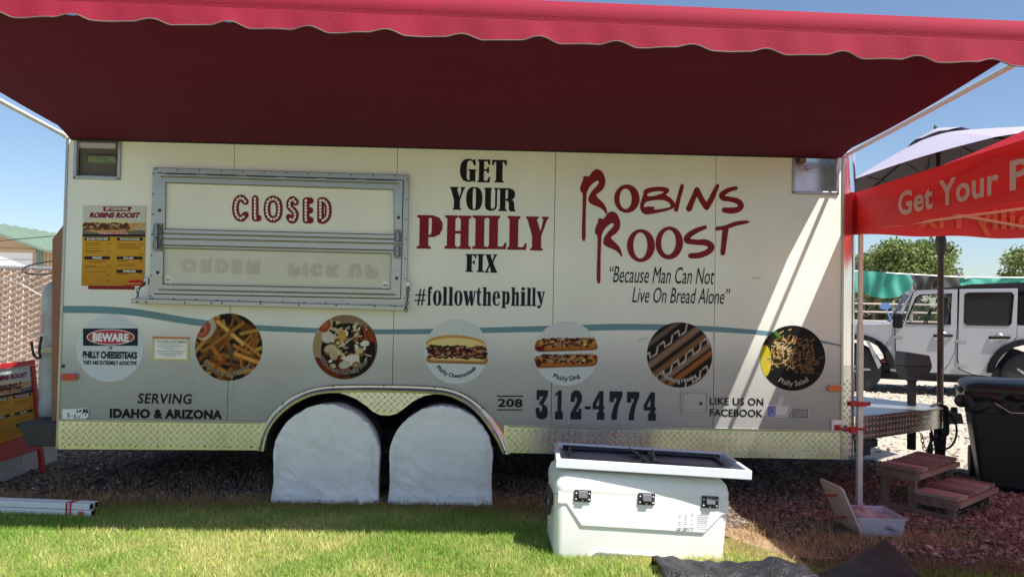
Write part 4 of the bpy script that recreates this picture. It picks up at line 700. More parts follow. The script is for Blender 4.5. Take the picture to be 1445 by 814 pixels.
# notice to customers
N_ = crop(80, 420, 4.523); fl = Flat(N_, -.003); fl.poly([(612, 250), (848, 254), (846, 404), (610, 400)], mi=0); fl.poly([(628, 264), (832, 268), (830, 392), (626, 388)], mi=1); fl.poly([(612, 247), (850, 251), (849, 264), (611, 260)], mi=2)
for i, (a, b) in enumerate(((664, 788), (645, 820), (670, 780), (706, 750), (638, 824), (650, 815), (655, 800), (694, 760))): fl.rect(a, 296 + i * 10.5, b, 299.5 + i * 10.5, mi=3)
fl.build('customer_notice', [mat('notice_yellow', (.55, .5, .2), .4), M_white, mat('notice_orange', (.5, .18, .06), .4), mat('faint_print', (.3, .3, .28), .5)], T)
text('TO OUR CUSTOMERS', bb((636, 272, 828, 289)), mat('faint_print', (.3, .3, .28), .5), T, y=-.005, bold=.02)
# partly torn white stickers at the lower left
D = crop(80, 560, 9.04); fl = Flat(D, -.006); fl.poly([(75, 152), (245, 148), (240, 300), (78, 296)], mi=0); fl.poly([(245, 146), (412, 140), (410, 290), (240, 292)], mi=0)
for i in range(26): x, y = rng.uniform(250, 395), rng.uniform(150, 275); fl.rect(x, y, x + rng.uniform(5, 18), y + rng.uniform(5, 26), mi=1)
fl.rect(345, 150, 372, 195, 1); fl.rect(385, 150, 405, 205, 1); fl.rect(235, 215, 245, 275, 1); fl.poly([(140, 210), (165, 190), (175, 250), (150, 262)], mi=2); fl.rect(190, 233, 214, 245, 2)
fl.build('sticker', [M_white, M_black, mat('faint_print', (.3, .3, .28), .5)], T)
# marker lights, vent, hatch, thumbs-up sign, outlet, strap bracket
def pill(x0, y0, x1, y1, y, m, name, parent=T, label=None):
    a, b = S(x0, (y0 + y1) / 2), S(x1, (y0 + y1) / 2); r = abs(S(x0, y0)[1] - S(x0, y1)[1]) / 2; o = [(b[0] - r + r * math.sin(t), b[1] + r * math.cos(t)) for t in [math.pi * i / 8 for i in range(9)]] + [(a[0] + r - r * math.sin(t), a[1] - r * math.cos(t)) for t in [math.pi * i / 8 for i in range(9)]]
    q = MB(); q.slab(o, y, -.001); return q.build(name, m, parent, bevel=.006, label=label, segs=3)
pill(87, 525.5, 112, 537, -.012, M_alu, 'marker_base'); pill(88.5, 526.5, 110.5, 536, -.026, mat('red_lens', (.5, .02, .015), .2, coat=.5, var=.3, vs=50), 'marker_light', label='red side marker light')
pill(1166, 542, 1187.5, 552.5, -.010, M_alu, 'marker_base'); pill(1167, 543, 1186, 551.5, -.024, mat('amber_lens', (.6, .10, .01), .2, coat=.5, var=.3, vs=50), 'marker_light', label='orange side marker light')
q = MB(); p = S(89.5, 516.5); q.lathe([(.012, -.001), (.012, -.006), (.008, -.012)], (p[0], 0, p[1]), 14, 'Y'); q.build('bolt', M_screw, T)
H = crop(950, 540, 5.352); q = MB()
def rrect(x0, y0, x1, y1, r, fn): return [fn(cx + r * math.cos(t), cy + r * math.sin(t)) for cx, cy, t0 in ((x1 - r, y0 + r, -90), (x1 - r, y1 - r, 0), (x0 + r, y1 - r, 90), (x0 + r, y0 + r, 180)) for t in [R_(t0 + 90 * i / 5) for i in range(6)]]
q.slab(rrect(55, 58, 265, 240, 24, H), -.010, -.001, [rrect(68, 72, 252, 228, 16, H)]); q.build('hatch_frame', mat('hatch_frame_paint', (.42, .41, .38), .4), T, bevel=.003)
q = MB(); q.slab(rrect(72, 76, 248, 224, 14, H), -.007, -.001); hd = q.build('hatch_door', mat('hatch_paint', (.4, .39, .36), .35, coat=.2), T, bevel=.003)
q = MB(); q.box((H(72, 195)[0], -.014, H(72, 206)[1]), (H(248, 195)[0], -.007, H(72, 196)[1])); q.build('hinge', mat('hatch_frame_paint', (.42, .41, .38), .4), hd, bevel=.002)
q = MB(); p = H(205, 155); q.lathe([(.012, 0), (.012, -.006), (.005, -.008), (.004, -.018)], (p[0], -.007, p[1]), 12, 'Y'); q.build('lock', M_screw, hd)
fl = Flat(H, -.003)
thumb = [(704, 170), (765, 168), (785, 150), (797, 118), (805, 100), (820, 102), (832, 115), (830, 140), (824, 162), (875, 166), (888, 180), (884, 200), (878, 215), (872, 232), (858, 248), (840, 258), (775, 256), (765, 254), (704, 258)]
fl.poly(thumb, mi=0); fl.poly([(768, 173), (790, 153), (801, 120), (808, 106), (820, 108), (827, 118), (825, 140), (819, 167), (873, 170), (882, 182), (877, 198), (870, 214), (865, 230), (853, 243), (838, 252), (776, 250), (768, 247)], mi=1); fl.poly([(774, 176), (794, 156), (805, 122), (810, 112), (820, 113), (822, 120), (820, 142), (813, 172), (870, 175), (876, 184), (871, 198), (864, 213), (859, 228), (850, 238), (837, 246), (780, 245), (774, 243)], mi=2)
fl.rect(708, 174, 765, 254, 3); fl.ell(745, 240, 6, 6, 10, mi=2); fl.build('thumbs_up_sign', [M_white, mat('sign_blue_line', (.06, .07, .2), .4), mat('sign_pale', (.62, .62, .6), .4), mat('sign_blue', (.13, .15, .42), .4)], T, label='blue and white thumbs up sign')
q = MB(); q.slab([H(886, 186), H(1022, 188), H(1022, 275), H(886, 272)], -.012, -.001, [[H(896, 196), H(1012, 198), H(1012, 265), H(896, 262)]]); q.build('outlet_bezel', mat('outlet_grey', (.45, .44, .42), .4), T, bevel=.002)
q = MB(); q.slab([H(898, 200), H(1010, 201), H(1008, 258), H(900, 262)], -.016, -.001); q.build('outlet_cover', mat('outlet_cover_grey', (.22, .22, .21), .35), T, bevel=.006)
q = MB(); q.slab([H(1190, 276), H(1250, 278), H(1284, 282), H(1284, 310), H(1240, 318), H(1238, 362), H(1188, 360)], -.02, -.001); q.build('strap_bracket', M_white, T, bevel=.003)
q = MB()
for yy in np.linspace(228, 268, 5): pass
M_seal = mat('seam_sealant', (.12, .11, .1), .8)
# ---- rear platform, front tongue
q = MB(); a0 = (-3.42, .02); q.hull([(-3.19, .02, .35), (XL - .014, .02, .35), (XL - .014, .9, .35), (-3.19, .9, .35), (-3.26, .02, .51), (XL - .014, .02, .51), (XL - .014, .9, .51), (-3.26, .9, .51)]); q.build('rear_platform', M_treadd, T, bevel=.008)
q = MB()
for i in range(16):
    for j in range(7):
        if (i + j) % 2: continue
        x, z = -3.26 + i * .02, .37 + j * .02; a = R_(45 if i % 2 else -45)
        if x > XL - .03 or x < -3.235 + (.51 - z) * .42: continue
        q.hull([Vector((x, .0175, z)) + Vector((u * math.cos(a) - v * math.sin(a), w_, u * math.sin(a) + v * math.cos(a))) for u, v, w_ in ((-.011, -.003, 0), (.011, -.003, 0), (.011, -.003, .003), (-.011, -.003, .003), (-.011, .003, 0), (.011, .003, 0), (.011, .003, .003), (-.011, .003, .003))])
q.build('tread_bars', M_treadd, T, kind='stuff')
yb0, yb1, yt = .06, 2.34, 1.2; TX0, TX1 = XR + .145, 3.93
TG = empty('tongue', (0, 0, 0), None, None, parent=T); TG.location = (2.6, .9, .45)
def beam(y0, y1, z00, z01, z10, z11, th=.04, nm='beam', m=M_tread):
    q = MB(); s_ = 1 if y1 > y0 else -1; q.hull([(TX0, y0, z00), (TX1, y1, z10), (TX1, y1 + th * s_, z10), (TX0, y0 + th * s_, z00), (TX0, y0, z01), (TX1, y1, z11), (TX1, y1 + th * s_, z11), (TX0, y0 + th * s_, z01)]); return q.build(nm, m, TG, bevel=.004)
zA0, zA1, zB0, zB1 = .455, .625, .40, .565
beam(yb0, yt - .1, zA0, zA1, zB0, zB1); beam(yb1, yt + .1, zA0, zA1, zB0, zB1)
q = MB(); n1, n2 = 28, 5; L = Vector((TX1 - TX0, yt - .1 - yb0, 0)); nrm = Vector((L.y, -L.x, 0)).normalized()
for i in range(56):
    for j in range(8):
        if (i + j) % 2: continue
        s = (i + .5) / 56; c = Vector((TX0, yb0, 0)) + L * s; z0_ = zA0 + (zB0 - zA0) * s; z1_ = zA1 + (zB1 - zA1) * s; c.z = z0_ + (z1_ - z0_) * (j + .5) / 8; v = (L.normalized() * (1 if i % 2 else -1) + Vector((0, 0, 1))) * .0095; n_ = nrm.cross(v.normalized()) * .0032; c = c + nrm * .0005
        q.add([c - v, c + n_, c + v, c - n_, c + nrm * .003], [(0, 3, 4), (0, 4, 1), (3, 2, 4), (2, 1, 4)])
q.build('tread_bars', M_tread, TG, kind='stuff', recalc=False)
q = MB(); q.add([(TX0, yb0 - .01, zA1 + .004), (TX1, yt - .12, zB1 + .004), (TX1, yt + .12, zB1 + .004), (TX0, yb1 + .01, zA1 + .004), (TX0, yb0 - .01, zA1 + .012), (TX1, yt - .12, zB1 + .012), (TX1, yt + .12, zB1 + .012), (TX0, yb1 + .01, zA1 + .012)], [(0, 3, 2, 1), (4, 5, 6, 7), (0, 1, 5, 4), (1, 2, 6, 5), (2, 3, 7, 6), (3, 0, 4, 7)]); q.build('deck', mat('deck_plate', (.5, .5, .5), .35, .8, var=.1), TG)
q = MB(); q.hull([(TX1 - .02, yt - .09, .43), (TX1 + .22, yt - .05, .43), (TX1 + .22, yt + .05, .43), (TX1 - .02, yt + .09, .43), (TX1 - .02, yt - .09, .55), (TX1 + .2, yt - .05, .52), (TX1 + .2, yt + .05, .52), (TX1 - .02, yt + .09, .55)]); q.tube([(TX1 + .16, yt, .42), (TX1 + .16, yt, .57)], .03); q.build('coupler', M_blackp, TG, bevel=.01)
jx0, jx1 = S(1267, 500, 1.2)[0], S(1306, 500, 1.2)[0]; jz = [S(1280, y, 1.2)[1] for y in (497, 503, 534, 572)]; jm = (jx0 + jx1) / 2
q = MB(); q.hull([(jm - .075, 1.1, jz[2] + .0), (jm + .07, 1.1, jz[2]), (jm + .07, 1.26, jz[2]), (jm - .075, 1.26, jz[2]), (jx0, 1.09, jz[1] - .08), (jx1, 1.09, jz[1] - .08), (jx1, 1.28, jz[1] - .08), (jx0, 1.28, jz[1] - .08)]); q.hull([(jx0, 1.09, jz[1] - .078), (jx1, 1.09, jz[1] - .078), (jx1, 1.28, jz[1] - .078), (jx0, 1.28, jz[1] - .078), (jx0 + .015, 1.1, jz[0] + .01), (jx1 - .02, 1.1, jz[0] - .02), (jx1 - .02, 1.26, jz[0] - .02), (jx0 + .015, 1.26, jz[0] + .01)]); q.build('jack_head', mat('jack_grey', (.035, .038, .042), .5, var=.15, spec=.3), TG, bevel=.008, segs=3)
q = MB(); q.tube([(jm - .01, 1.18, jz[2] + .02), (jm - .01, 1.18, .2)], .036, 16); q.lathe([(.045, jz[2] - .02), (.045, jz[2] + .01)], (jm - .01, 1.18, 0), 16); q.build('jack_tube', M_under, TG, smooth=True)
chain('safety_chain', [S3(1300, 612, 1.05), S3(1304, 632, 1.03), S3(1312, 641, 1.02), S3(1319, 628, 1.05), S3(1321, 612, 1.1)], .007, TG, M_screw)
q = MB(); q.tube([S3(x, y, 1.0) for x, y in ((1313, 610), (1314, 622), (1312, 632), (1313, 640))], [.012, .012, .022, .018], 8); q.build('breakaway_plug', M_blackp, TG)
q = MB(); q.tube([tuple(v[:3]) for v in cat_rom([tuple(S3(x, y, 1.0)) for x, y in ((1335, 578), (1345, 590), (1350, 605), (1347, 622), (1338, 632), (1327, 632), (1318, 622), (1314, 605))], 5)], .009, 8); q.build('light_cord', M_rubber, TG, smooth='all')
q = MB(); q.tube([S3(x, y, 1.08) for x, y in ((1314, 573), (1325, 569), (1336, 575), (1338, 590), (1337, 612), (1330, 618))], .014, 8); q.tube([S3(x, y, 1.08) for x, y in ((1332, 571), (1333, 600), (1331, 614))], .012, 8); q.build('coupler_latch', M_blackp, TG)
# folding step below the tongue
q = MB(); z0 = .40; pts = [(2.56, .42), (2.95, .42), (3.03, .48), (3.06, .58), (3.03, .70), (2.95, .78), (2.56, .78)]; tr = tessellate_polygon([[Vector((x, y, 0)) for x, y in pts]]); n_ = len(pts)
q.add([(x, y, z0) for x, y in pts] + [(x, y, z0 - .055) for x, y in pts], [tuple(t) for t in tr] + [tuple(i + n_ for i in t)[::-1] for t in tr] + [(i, (i + 1) % n_, (i + 1) % n_ + n_, i + n_) for i in range(n_)]); q.box((2.9, .45, z0 - .12), (2.96, .5, z0 - .056)); q.box((2.5, .45, z0 - .10), (2.9, .5, z0 - .07)); q.build('folding_step', M_treadd, T, bevel=.006)

# ================================================================ AWNING
def lerp(a, b, t): return a + (b - a) * t
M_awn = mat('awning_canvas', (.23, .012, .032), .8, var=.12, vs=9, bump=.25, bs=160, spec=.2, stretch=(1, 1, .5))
M_awnedge = mat('awning_piping', (.13, .11, .10), .7)
AW = empty('awning', (-.2, -.9, 2.45), 'dark red retractable awning with scalloped valance shading the food trailer', 'awning')
AX0, AX1, AY = -2.945, 2.468, -1.78
zfr = lambda x: lerp(2.70, 2.615, (x - AX0) / (AX1 - AX0))       # height of the fabric at the front rail
def awn(u, v):
    bw_ = min(1, v * 6) * (1 - .6 * v); x = lerp(AX0 + .09 * bw_, AX1 + .022 - .07 * bw_, u); y = lerp(-.022, AY, v); z = lerp(2.487, zfr(x), v) - .05 * math.sin(math.pi * v) * (.35 + .65 * math.sin(math.pi * u) ** .5) + .008 * math.sin(u * 23) * math.sin(math.pi * v)
    return (x, y, z)
q = MB(); q.grid(60, 24, awn); q.build('canopy_fabric', M_awn, AW, smooth='all', recalc=False)
def railz(x): return lerp(2.815, 2.745, (x - AX0) / (AX1 - AX0))
ax0, ax1 = -3.0, 2.56
q = MB(); q.grid(60, 24, lambda u, v: tuple(Vector(awn(u * .998 + .001, v)) - Vector((0, 0, .004)))); q.build('canopy_shade_sheet', mat('awning_underside_shade', (.135, .012, .045), .85, var=.2, vs=5, bump=.3, bs=60, spec=.2, stretch=(.25, 3, 1), trans=.12), AW, smooth='all', recalc=False)  # added sheet: its darker maroon puts the underside's shade into the colour
q = MB(); n = 40
prof = [(.03, -.06), (.045, -.02), (.035, .02), (.0, .038), (-.035, .02), (-.05, -.02), (-.055, -.06), (-.048, -.075), (-.052, -.085)]
q.grid(60, len(prof) - 1, lambda u, v: (lerp(ax0, ax1, u), AY - .02 + prof[round(v * (len(prof) - 1))][0], railz(lerp(ax0, ax1, u)) + prof[round(v * (len(prof) - 1))][1])); q.build('front_rail_cover', M_awn, AW, smooth='all')
zbot = lambda x: lerp(2.655, 2.545, (x - AX0) / (AX1 - AX0))
X0s = S(8, 20, AY)[0]; PER = (S(1385, 90, AY)[0] - X0s) / 13
def scal(x): return .024 * max(0, math.cos(2 * math.pi * (x - X0s) / PER)) ** 1.6 - .004 * math.sin(2 * math.pi * (x - X0s) / PER)
def flap(u, v):
    x = lerp(ax0, ax1, u); t = railz(x) - .083; b = zbot(x) + scal(x); return (x, AY - .072 - .012 * v - .006 * math.sin(x * 9) * v - .004 * math.sin(x * 31 + 2) * v, lerp(t, b, v))
q = MB(); q.grid(400, 6, flap); q.build('valance', M_awn, AW, smooth='all')
q = MB(); q.tube([flap(i / 400, 1.0) for i in range(401)], .0032, 5); q.build('valance_piping', M_awnedge, AW)
q = MB(); q.tube([(ax0, AY, railz(ax0) - .02), (ax1, AY, railz(ax1) - .02)], .03, 12); q.build('front_rail', M_white, AW)
q = MB(); q.box((AX0 + .005, -.03, 2.478), (AX1 - .005, -.002, 2.505)); q.build('wall_rail', M_dark, AW, bevel=.003)
for x0, x1 in ((2.525, 2.60), (-2.975, -2.99)):
    q = MB(); q.tube([(x0, -.02, 2.505), (x1, AY + .05, 2.64)], .015, 10); q.build('side_arm', M_white, AW, smooth=True)
    q = MB(); q.box((x0 - .02, -.03, 2.49), (x0 + .02, .0, 2.56)); q.build('arm_bracket', M_white, AW, bevel=.004)

# ================================================================ RED CANOPY TENT
TX, TY, TS = 2.63, .06, 3.0
M_tent = mat('tent_fabric', (.58, .016, .026), .5, bump=.12, bs=14, trans=.5, spec=.4, tcol=(.66, .065, .065))
M_legw = mat('tent_frame_paint', (.62, .6, .56), .4, .2, var=.1, vs=20)
TN = empty('canopy_tent', (TX + 1.5, TY - 1.5, 0), 'red pop-up canopy tent with white lettering on its valance, standing right of the food trailer', 'canopy tent')
EZ, VB, PK = 2.25, 1.945, 3.05
def roofz(x, y):
    d = min(x - TX, TX + TS - x, TY - y, y - (TY - TS)) / (TS / 2); d = max(0, min(1, d)); return EZ + (PK - EZ) * (d ** 1.12)
for k in range(4):                                   # four roof panels
    cn = [(TX, TY), (TX + TS, TY), (TX + TS, TY - TS), (TX, TY - TS)]; a, b = cn[k], cn[(k + 1) % 4]; c = (TX + TS / 2, TY - TS / 2)
    def pf(u, v, a=a, b=b, c=c):
        ex, ey = lerp(a[0], b[0], u), lerp(a[1], b[1], u); x, y = lerp(ex, c[0], v), lerp(ey, c[1], v); return (x, y, EZ + (PK - EZ) * v ** 1.35 - .05 * math.sin(math.pi * u) * math.sin(math.pi * min(1, v * 1.4)) * (1 - v))
    q = MB(); q.grid(14, 12, pf); q.build('roof_panel', M_tent, TN, smooth='all')
for k in range(4):
    cn = [(TX, TY), (TX + TS, TY), (TX + TS, TY - TS), (TX, TY - TS)]; a, b = cn[k], cn[(k + 1) % 4]; nx, ny = (b[1] - a[1]) / TS, -(b[0] - a[0]) / TS
    def vf(u, v, a=a, b=b, nx=nx, ny=ny): w_ = .012 * math.sin(u * 14 + v * 2) * v * math.sin(math.pi * u); return (lerp(a[0], b[0], u) - nx * w_, lerp(a[1], b[1], u) - ny * w_, lerp(EZ, VB, v) + .006 * math.sin(u * 31) * v)
    q = MB(); q.grid(50, 5, vf); q.build('valance', M_tent, TN, smooth='all')
for lx, ly in ((0, 0), (TS, 0), (0, -TS), (TS, -TS)):
    q = MB(); sx_, sy_ = (1 if lx == 0 else -1), (1 if ly == 0 else -1); x, y = TX + lx + .0 * sx_, TY + ly
    x += .01 if lx == 0 else -.05; y += -.05 if ly == 0 else .01
    q.box((x, y, .004), (x + .036, y + .036, 1.3)); q.box((x + .004, y + .004, 1.3), (x + .032, y + .032, 2.2)); q.box((x - .02, y - .02, 0.004), (x + .056, y + .056, .012)); q.build('leg', M_legw, TN, bevel=.003)
q = MB()
for k in range(4):
    cn = [(TX + .05, TY - .05), (TX + TS - .05, TY - .05), (TX + TS - .05, TY - TS + .05), (TX + .05, TY - TS + .05)]; a, b = cn[k], cn[(k + 1) % 4]
    q = MB()
    for j in range(2):
        for zz in ((2.2, 1.98), (1.98, 2.2)): q.tube([(lerp(a[0], b[0], j / 2), lerp(a[1], b[1], j / 2), zz[0]), (lerp(a[0], b[0], (j + 1) / 2), lerp(a[1], b[1], (j + 1) / 2), zz[1])], .011, 6)
    q.build('truss', M_legw, TN)
q = MB()
for c in ((TX + .05, TY - .05), (TX + TS - .05, TY - .05), (TX + TS - .05, TY - TS + .05), (TX + .05, TY - TS + .05)):
    q = MB(); q.tube([(c[0], c[1], 2.2), (lerp(c[0], TX + 1.5, .5), lerp(c[1], TY - 1.5, .5), 2.52), (TX + 1.5, TY - 1.5, PK - .03)], .012, 6); q.build('roof_rafter', M_legw, TN)
M_tl = mat('tent_lettering', (.75, .6, .55), .5, trans=.35); M_tli = mat('tent_lettering_shine_through', (.8, .30, .2), .6, trans=.4)  # orange of the inner letters paints light shining through the outer print
def tent_text(txt, s0, s1, zc, hh, P, m, flip=False):
    V, F = font_mesh(txt, .025, 1.05); V = V.copy(); cap = .73; x0 = V[:, 0].min(); L = V[:, 0].max() - x0
    mb = MB(); mb.add([P(lerp(s0, s1, (a - x0) / L), zc + (b - cap / 2) / cap * hh) for a, b in V], F); return mb.build('lettering', m, TN, recalc=False)
tent_text('Get Your', -.545, -1.495, 2.085, .15, lambda s, z: (TX - .018, s, z), M_tl)
tent_text('Philly Fix', -1.576, -2.72, 2.085, .15, lambda s, z: (TX - .018, s, z), M_tl)
for ins, m in ((.02, M_tl), (-.02, M_tli)):
    tent_text('Get Your Philly Fix', TX + TS - .4, TX + .45, 2.085, .15, lambda s, z: (s, TY + ins, z), m)
# white brush marks on the roof panel nearest the trailer
q = MB()
for i, (a, b) in enumerate((((.50, .27), (.56, .40)), ((.52, .26), (.60, .38)), ((.545, .25), (.62, .34)))):
    pass
q.v and None
# red ratchet straps tying the leg to the trailer
ST = MB(); c0 = S3(1181, 603, -.02); lx, ly = TX + .028, TY - .034
M_strap = mat('red_strap', (.45, .02, .03), .6)
ST.tube([(c0.x, -.03, c0.z), (lerp(c0.x, lx, .5), -.03, c0.z - .02), (lx - .02, ly - .02, c0.z - .01), (lx + .03, ly - .03, c0.z - .015)], .009, 6); ST.box((lerp(c0.x, lx, .45), -.05, c0.z - .035), (lerp(c0.x, lx, .45) + .05, -.02, c0.z + .01)); ST.box((c0.x - .02, -.028, c0.z - .02), (c0.x + .015, -.02, c0.z + .02))
tag(ST.build('tie_strap', M_strap, bevel=.002), 'red strap tying the white tent leg to the trailer corner bracket', 'strap', 'red straps on the tent leg')
ST = MB(); z = S3(1203, 568, TY).z; ST.box((TX - .06, TY - .08, z - .016), (TX + .062, TY + .0, z + .014)); ST.tube([(TX + .06, TY - .07, z), (TX + .085, TY - .06, z + .01), (TX + .09, TY - .04, z - .01)], .012, 6)
tag(ST.build('leg_clamp', M_strap, bevel=.006), 'red clamp higher up on the white tent leg', 'clamp')

# ================================================================ PARASOL
UM = empty('parasol', (3.965, 1.2, 0), 'open pale lavender parasol with grey lining on a dark pole behind the red tent', 'parasol')
M_par = mat('parasol_fabric', (.33, .31, .40), .8, var=.05, bump=.1, bs=40); M_parr = mat('parasol_rib', (.03, .03, .035), .5)
M_pole = mat('dark_pole', (.035, .025, .022), .45, .3, var=.3, vs=20)
tilt = Matrix.Translation((4.03, 1.2, 2.6)) @ Matrix.Rotation(R_(-9), 4, 'Y') @ Matrix.Rotation(R_(-9), 4, 'X') @ Matrix.Translation((-3.965, -1.2, -2.6))
PR, NR = 1.27, 8; ph0 = R_(-108)
def ptip(k): a = ph0 + 2 * math.pi * k / NR; return (math.cos(a), math.sin(a))
for k in range(NR):
    a, b = ptip(k), ptip(k + 1)
    def uf(u, v, a=a, b=b):
        sag = 1 - .045 * math.sin(math.pi * u) * v; x = lerp(a[0], b[0], u) * PR * v * sag; y = lerp(a[1], b[1], u) * PR * v * sag; z = 3.0 - .46 * v ** 1.15 + .03 * math.sin(math.pi * u) * v * 1.; return tilt @ Vector((3.965 + x, 1.2 + y, z))
    q = MB(); q.grid(8, 8, lambda u, v: uf(u, .06 + .94 * v)); q.build('canopy_panel', M_par, UM, smooth='all', recalc=False)
    q = MB(); q.grid(8, 8, lambda u, v: uf(u, .06 + .935 * v) - Vector((0, 0, .006))); q.build('lining_panel', mat('parasol_lining', (.07, .06, .08), .85), UM, smooth='all', recalc=False)
    q = MB(); q.tube([tilt @ Vector((3.965 + a[0] * PR * t, 1.2 + a[1] * PR * t, 2.985 - .46 * t ** 1.15)) for t in (.05, .3, .6, .98)], .009, 6); q.build('rib', M_parr, UM)
    q = MB(); q.tube([tilt @ Vector((3.965 + a[0] * PR * t, 1.2 + a[1] * PR * t, z)) for t, z in ((.03, 2.4), (.5, 2.75))], .007, 6); q.build('strut', M_parr, UM)
q = MB(); q.grid(24, 3, lambda u, v: tilt @ Vector((3.965 + math.cos(u * 6.2832) * (.05 + .2 * v), 1.2 + math.sin(u * 6.2832) * (.05 + .2 * v), 3.04 - .085 * v + .006 * math.sin(u * 50.27) * v))); q.build('top_vent', M_par, UM, smooth='all', recalc=False)
q = MB(); q.lathe([(.002, 3.09), (.015, 3.07), (.02, 3.04), (.015, 3.02)][::-1], (3.965, 1.2, 0), 12); q.v = [tuple(tilt @ Vector(v)) for v in q.v]; q.build('finial', M_parr, UM)
q = MB(); q.tube([(3.965, 1.2, .16), (3.965, 1.2, 2.04)], .026, 14); q.tube([(3.965, 1.2, 2.0), tuple(tilt @ Vector((3.965, 1.2, 2.99)))], .019, 12); q.build('pole', M_pole, UM, smooth=True)
q = MB(); z = [S(1328, y, 1.2)[1] for y in (338, 352, 360)]; q.lathe([(.034, z[2]), (.045, z[1]), (.045, z[0]), (.036, z[0] + .03)], (3.965, 1.2, 0), 14); q.tube([(3.99, 1.18, z[1]), (4.03, 1.17, z[1] - .03), (4.06, 1.17, z[1] + .02)], .008, 6); q.build('height_clamp', M_blackp, UM, smooth=True)
q = MB(); q.lathe([(.04, .13), (.05, .30), (.05, .42), (.03, .44)], (3.965, 1.2, 0), 14); q.lathe([(.09, .005), (.09, .03), (.04, .05), (.04, .14)], (3.965, 1.2, 0), 14); q.build('pole_socket', M_under, UM, smooth=True)

# ================================================================ WHEEL COVERS
M_cov = mat('cover_cloth', (.76, .765, .75), .5, c2=(.86, .86, .85), vs=4, bump=.4, bs=26, stretch=(1, 1, 1.7))
for ci, (px0, px1, ptop, pbot, lab) in enumerate(((384.5, 536, 571, 716, 'white wheel cover nearer the serving window, eyelet at its lower right corner'), (548.5, 696, 573, 714, 'white wheel cover on the right wheel, its top puckered into creases'))):
    yf = -.085; x0, x1 = S(px0, 650, yf)[0], S(px1, 650, yf)[0]; zt = S((px0 + px1) / 2, ptop, yf)[1]; cx = (x0 + x1) / 2; w2 = (x1 - x0) / 2; zb_ = .012
    wc = empty('wheel_cover', (cx, .05, 0), lab, 'wheel cover', 'white wheel covers')
    def outl(t, w2=w2, zt=zt):                          # half circle on straight sides, t 0..1 from lower left over the top to lower right
        rr = w2; zc = zt - rr * .98; Ls = zc - zb_; tot = 2 * Ls + math.pi * rr; s = t * tot
        if s < Ls: return (-rr * (1 - .015 * math.sin(s / Ls * 3)), zb_ + s)
        if s < Ls + math.pi * rr: a = math.pi - (s - Ls) / rr; return (rr * math.cos(a), zc + rr * .98 * math.sin(a))
        return (rr * (1 - .015 * math.sin((tot - s) / Ls * 3)), zb_ + tot - s)
    NU, NV = 120, 44
    def cf(u, v, ci=ci, cx=cx, w2=w2):
        px_, pz_ = outl(u); ctr = (0, .012)
        if v < .62: k = v / .62; x, z = lerp(ctr[0], px_ * .975, k), lerp(ctr[1], pz_, k); y = yf - .01 * (1 - k)
        elif v < .72: k = (v - .62) / .1; x, z = lerp(px_ * .975, px_, k), pz_ ; y = lerp(yf, yf + .03, k ** 2)
        else: k = (v - .72) / .28; x, z = px_ * (1 - .0 * k), pz_ - .01 * k; x *= 1 - .07 * k; y = lerp(yf + .03, yf + .24, k)
        P = Vector((x * 3.2 + ci * 7, z * 3.2, y * 3)); n1 = noise.noise(P) * .008; rg = 1 - abs(noise.noise(Vector((x * 4 - z * 2.0, z * 10 + x * 4, ci * 3.1)))) * 3; n2 = max(0, rg) ** 2 * .005 + noise.noise(Vector((x * 9, z * 19 + x * 5, ci * 3.1))) * .006; n3 = noise.noise(Vector((x * 24, z * 7 + 4, ci))) * .004 * (v > .5)
        cr_ = 1 - min(1, abs(noise.noise(Vector((x * 7 + z * 9, z * 4 - x * 3, ci * 5.5 + 2)))) * 7); n3 += .006 * cr_ ** 3 * (.4 + (v > .4)) + .004 * (1 - min(1, abs(noise.noise(Vector((x * 13 - z * 6, z * 11 + x * 4, ci * 2.2)))) * 8)) ** 2; edge = math.exp(-((v - .66) / .1) ** 2); pk = noise.noise(Vector((u * 55, v * 5, ci * 9.))) * .017 * edge * (1 if pz_ > .4 else .5)
        fold = .02 * math.exp(-((x - (w2 * .68)) / .03) ** 2) * max(0, .33 - z) / .33
        z2 = max(.010, z + pk + n3 * .5)
        return (cx + x + n1 * .4 + pk * .5, y - (n1 + n2 + pk + n3) - fold - .012 * (z < .08) * (.5 + noise.noise(Vector((x * 9, 0, ci)))), z2)
    q = MB(); q.grid(NU, NV, cf); o = q.build('cloth', M_cov, wc, smooth='all'); o.data.name = 'cloth'
    for s_ in (-1, 1):                               # seams down the side gussets
        q = MB(); q.tube([(cx + s_ * w2 * (.86 + .1 * t - .02 * math.sin(t * 5)), yf - .022 - .004 * t, lerp(.42, .03, t)) for t in [i / 8 for i in range(9)]], .0045, 5); q.build('seam', M_cov, wc)
    q = MB(); q.tube([cf(i / 60, .655) for i in range(61)], .003, 5); q.build('rim_seam', M_cov, wc)
    if ci == 0: q = MB(); e = S3(532, 707, yf - .02); q.tube([(e.x + .009 * math.cos(a), e.y - .012, e.z + .009 * math.sin(a)) for a in [i * math.pi / 6 for i in range(12)]], .003, 5, closed=True); q.build('eyelet', M_screw, wc)

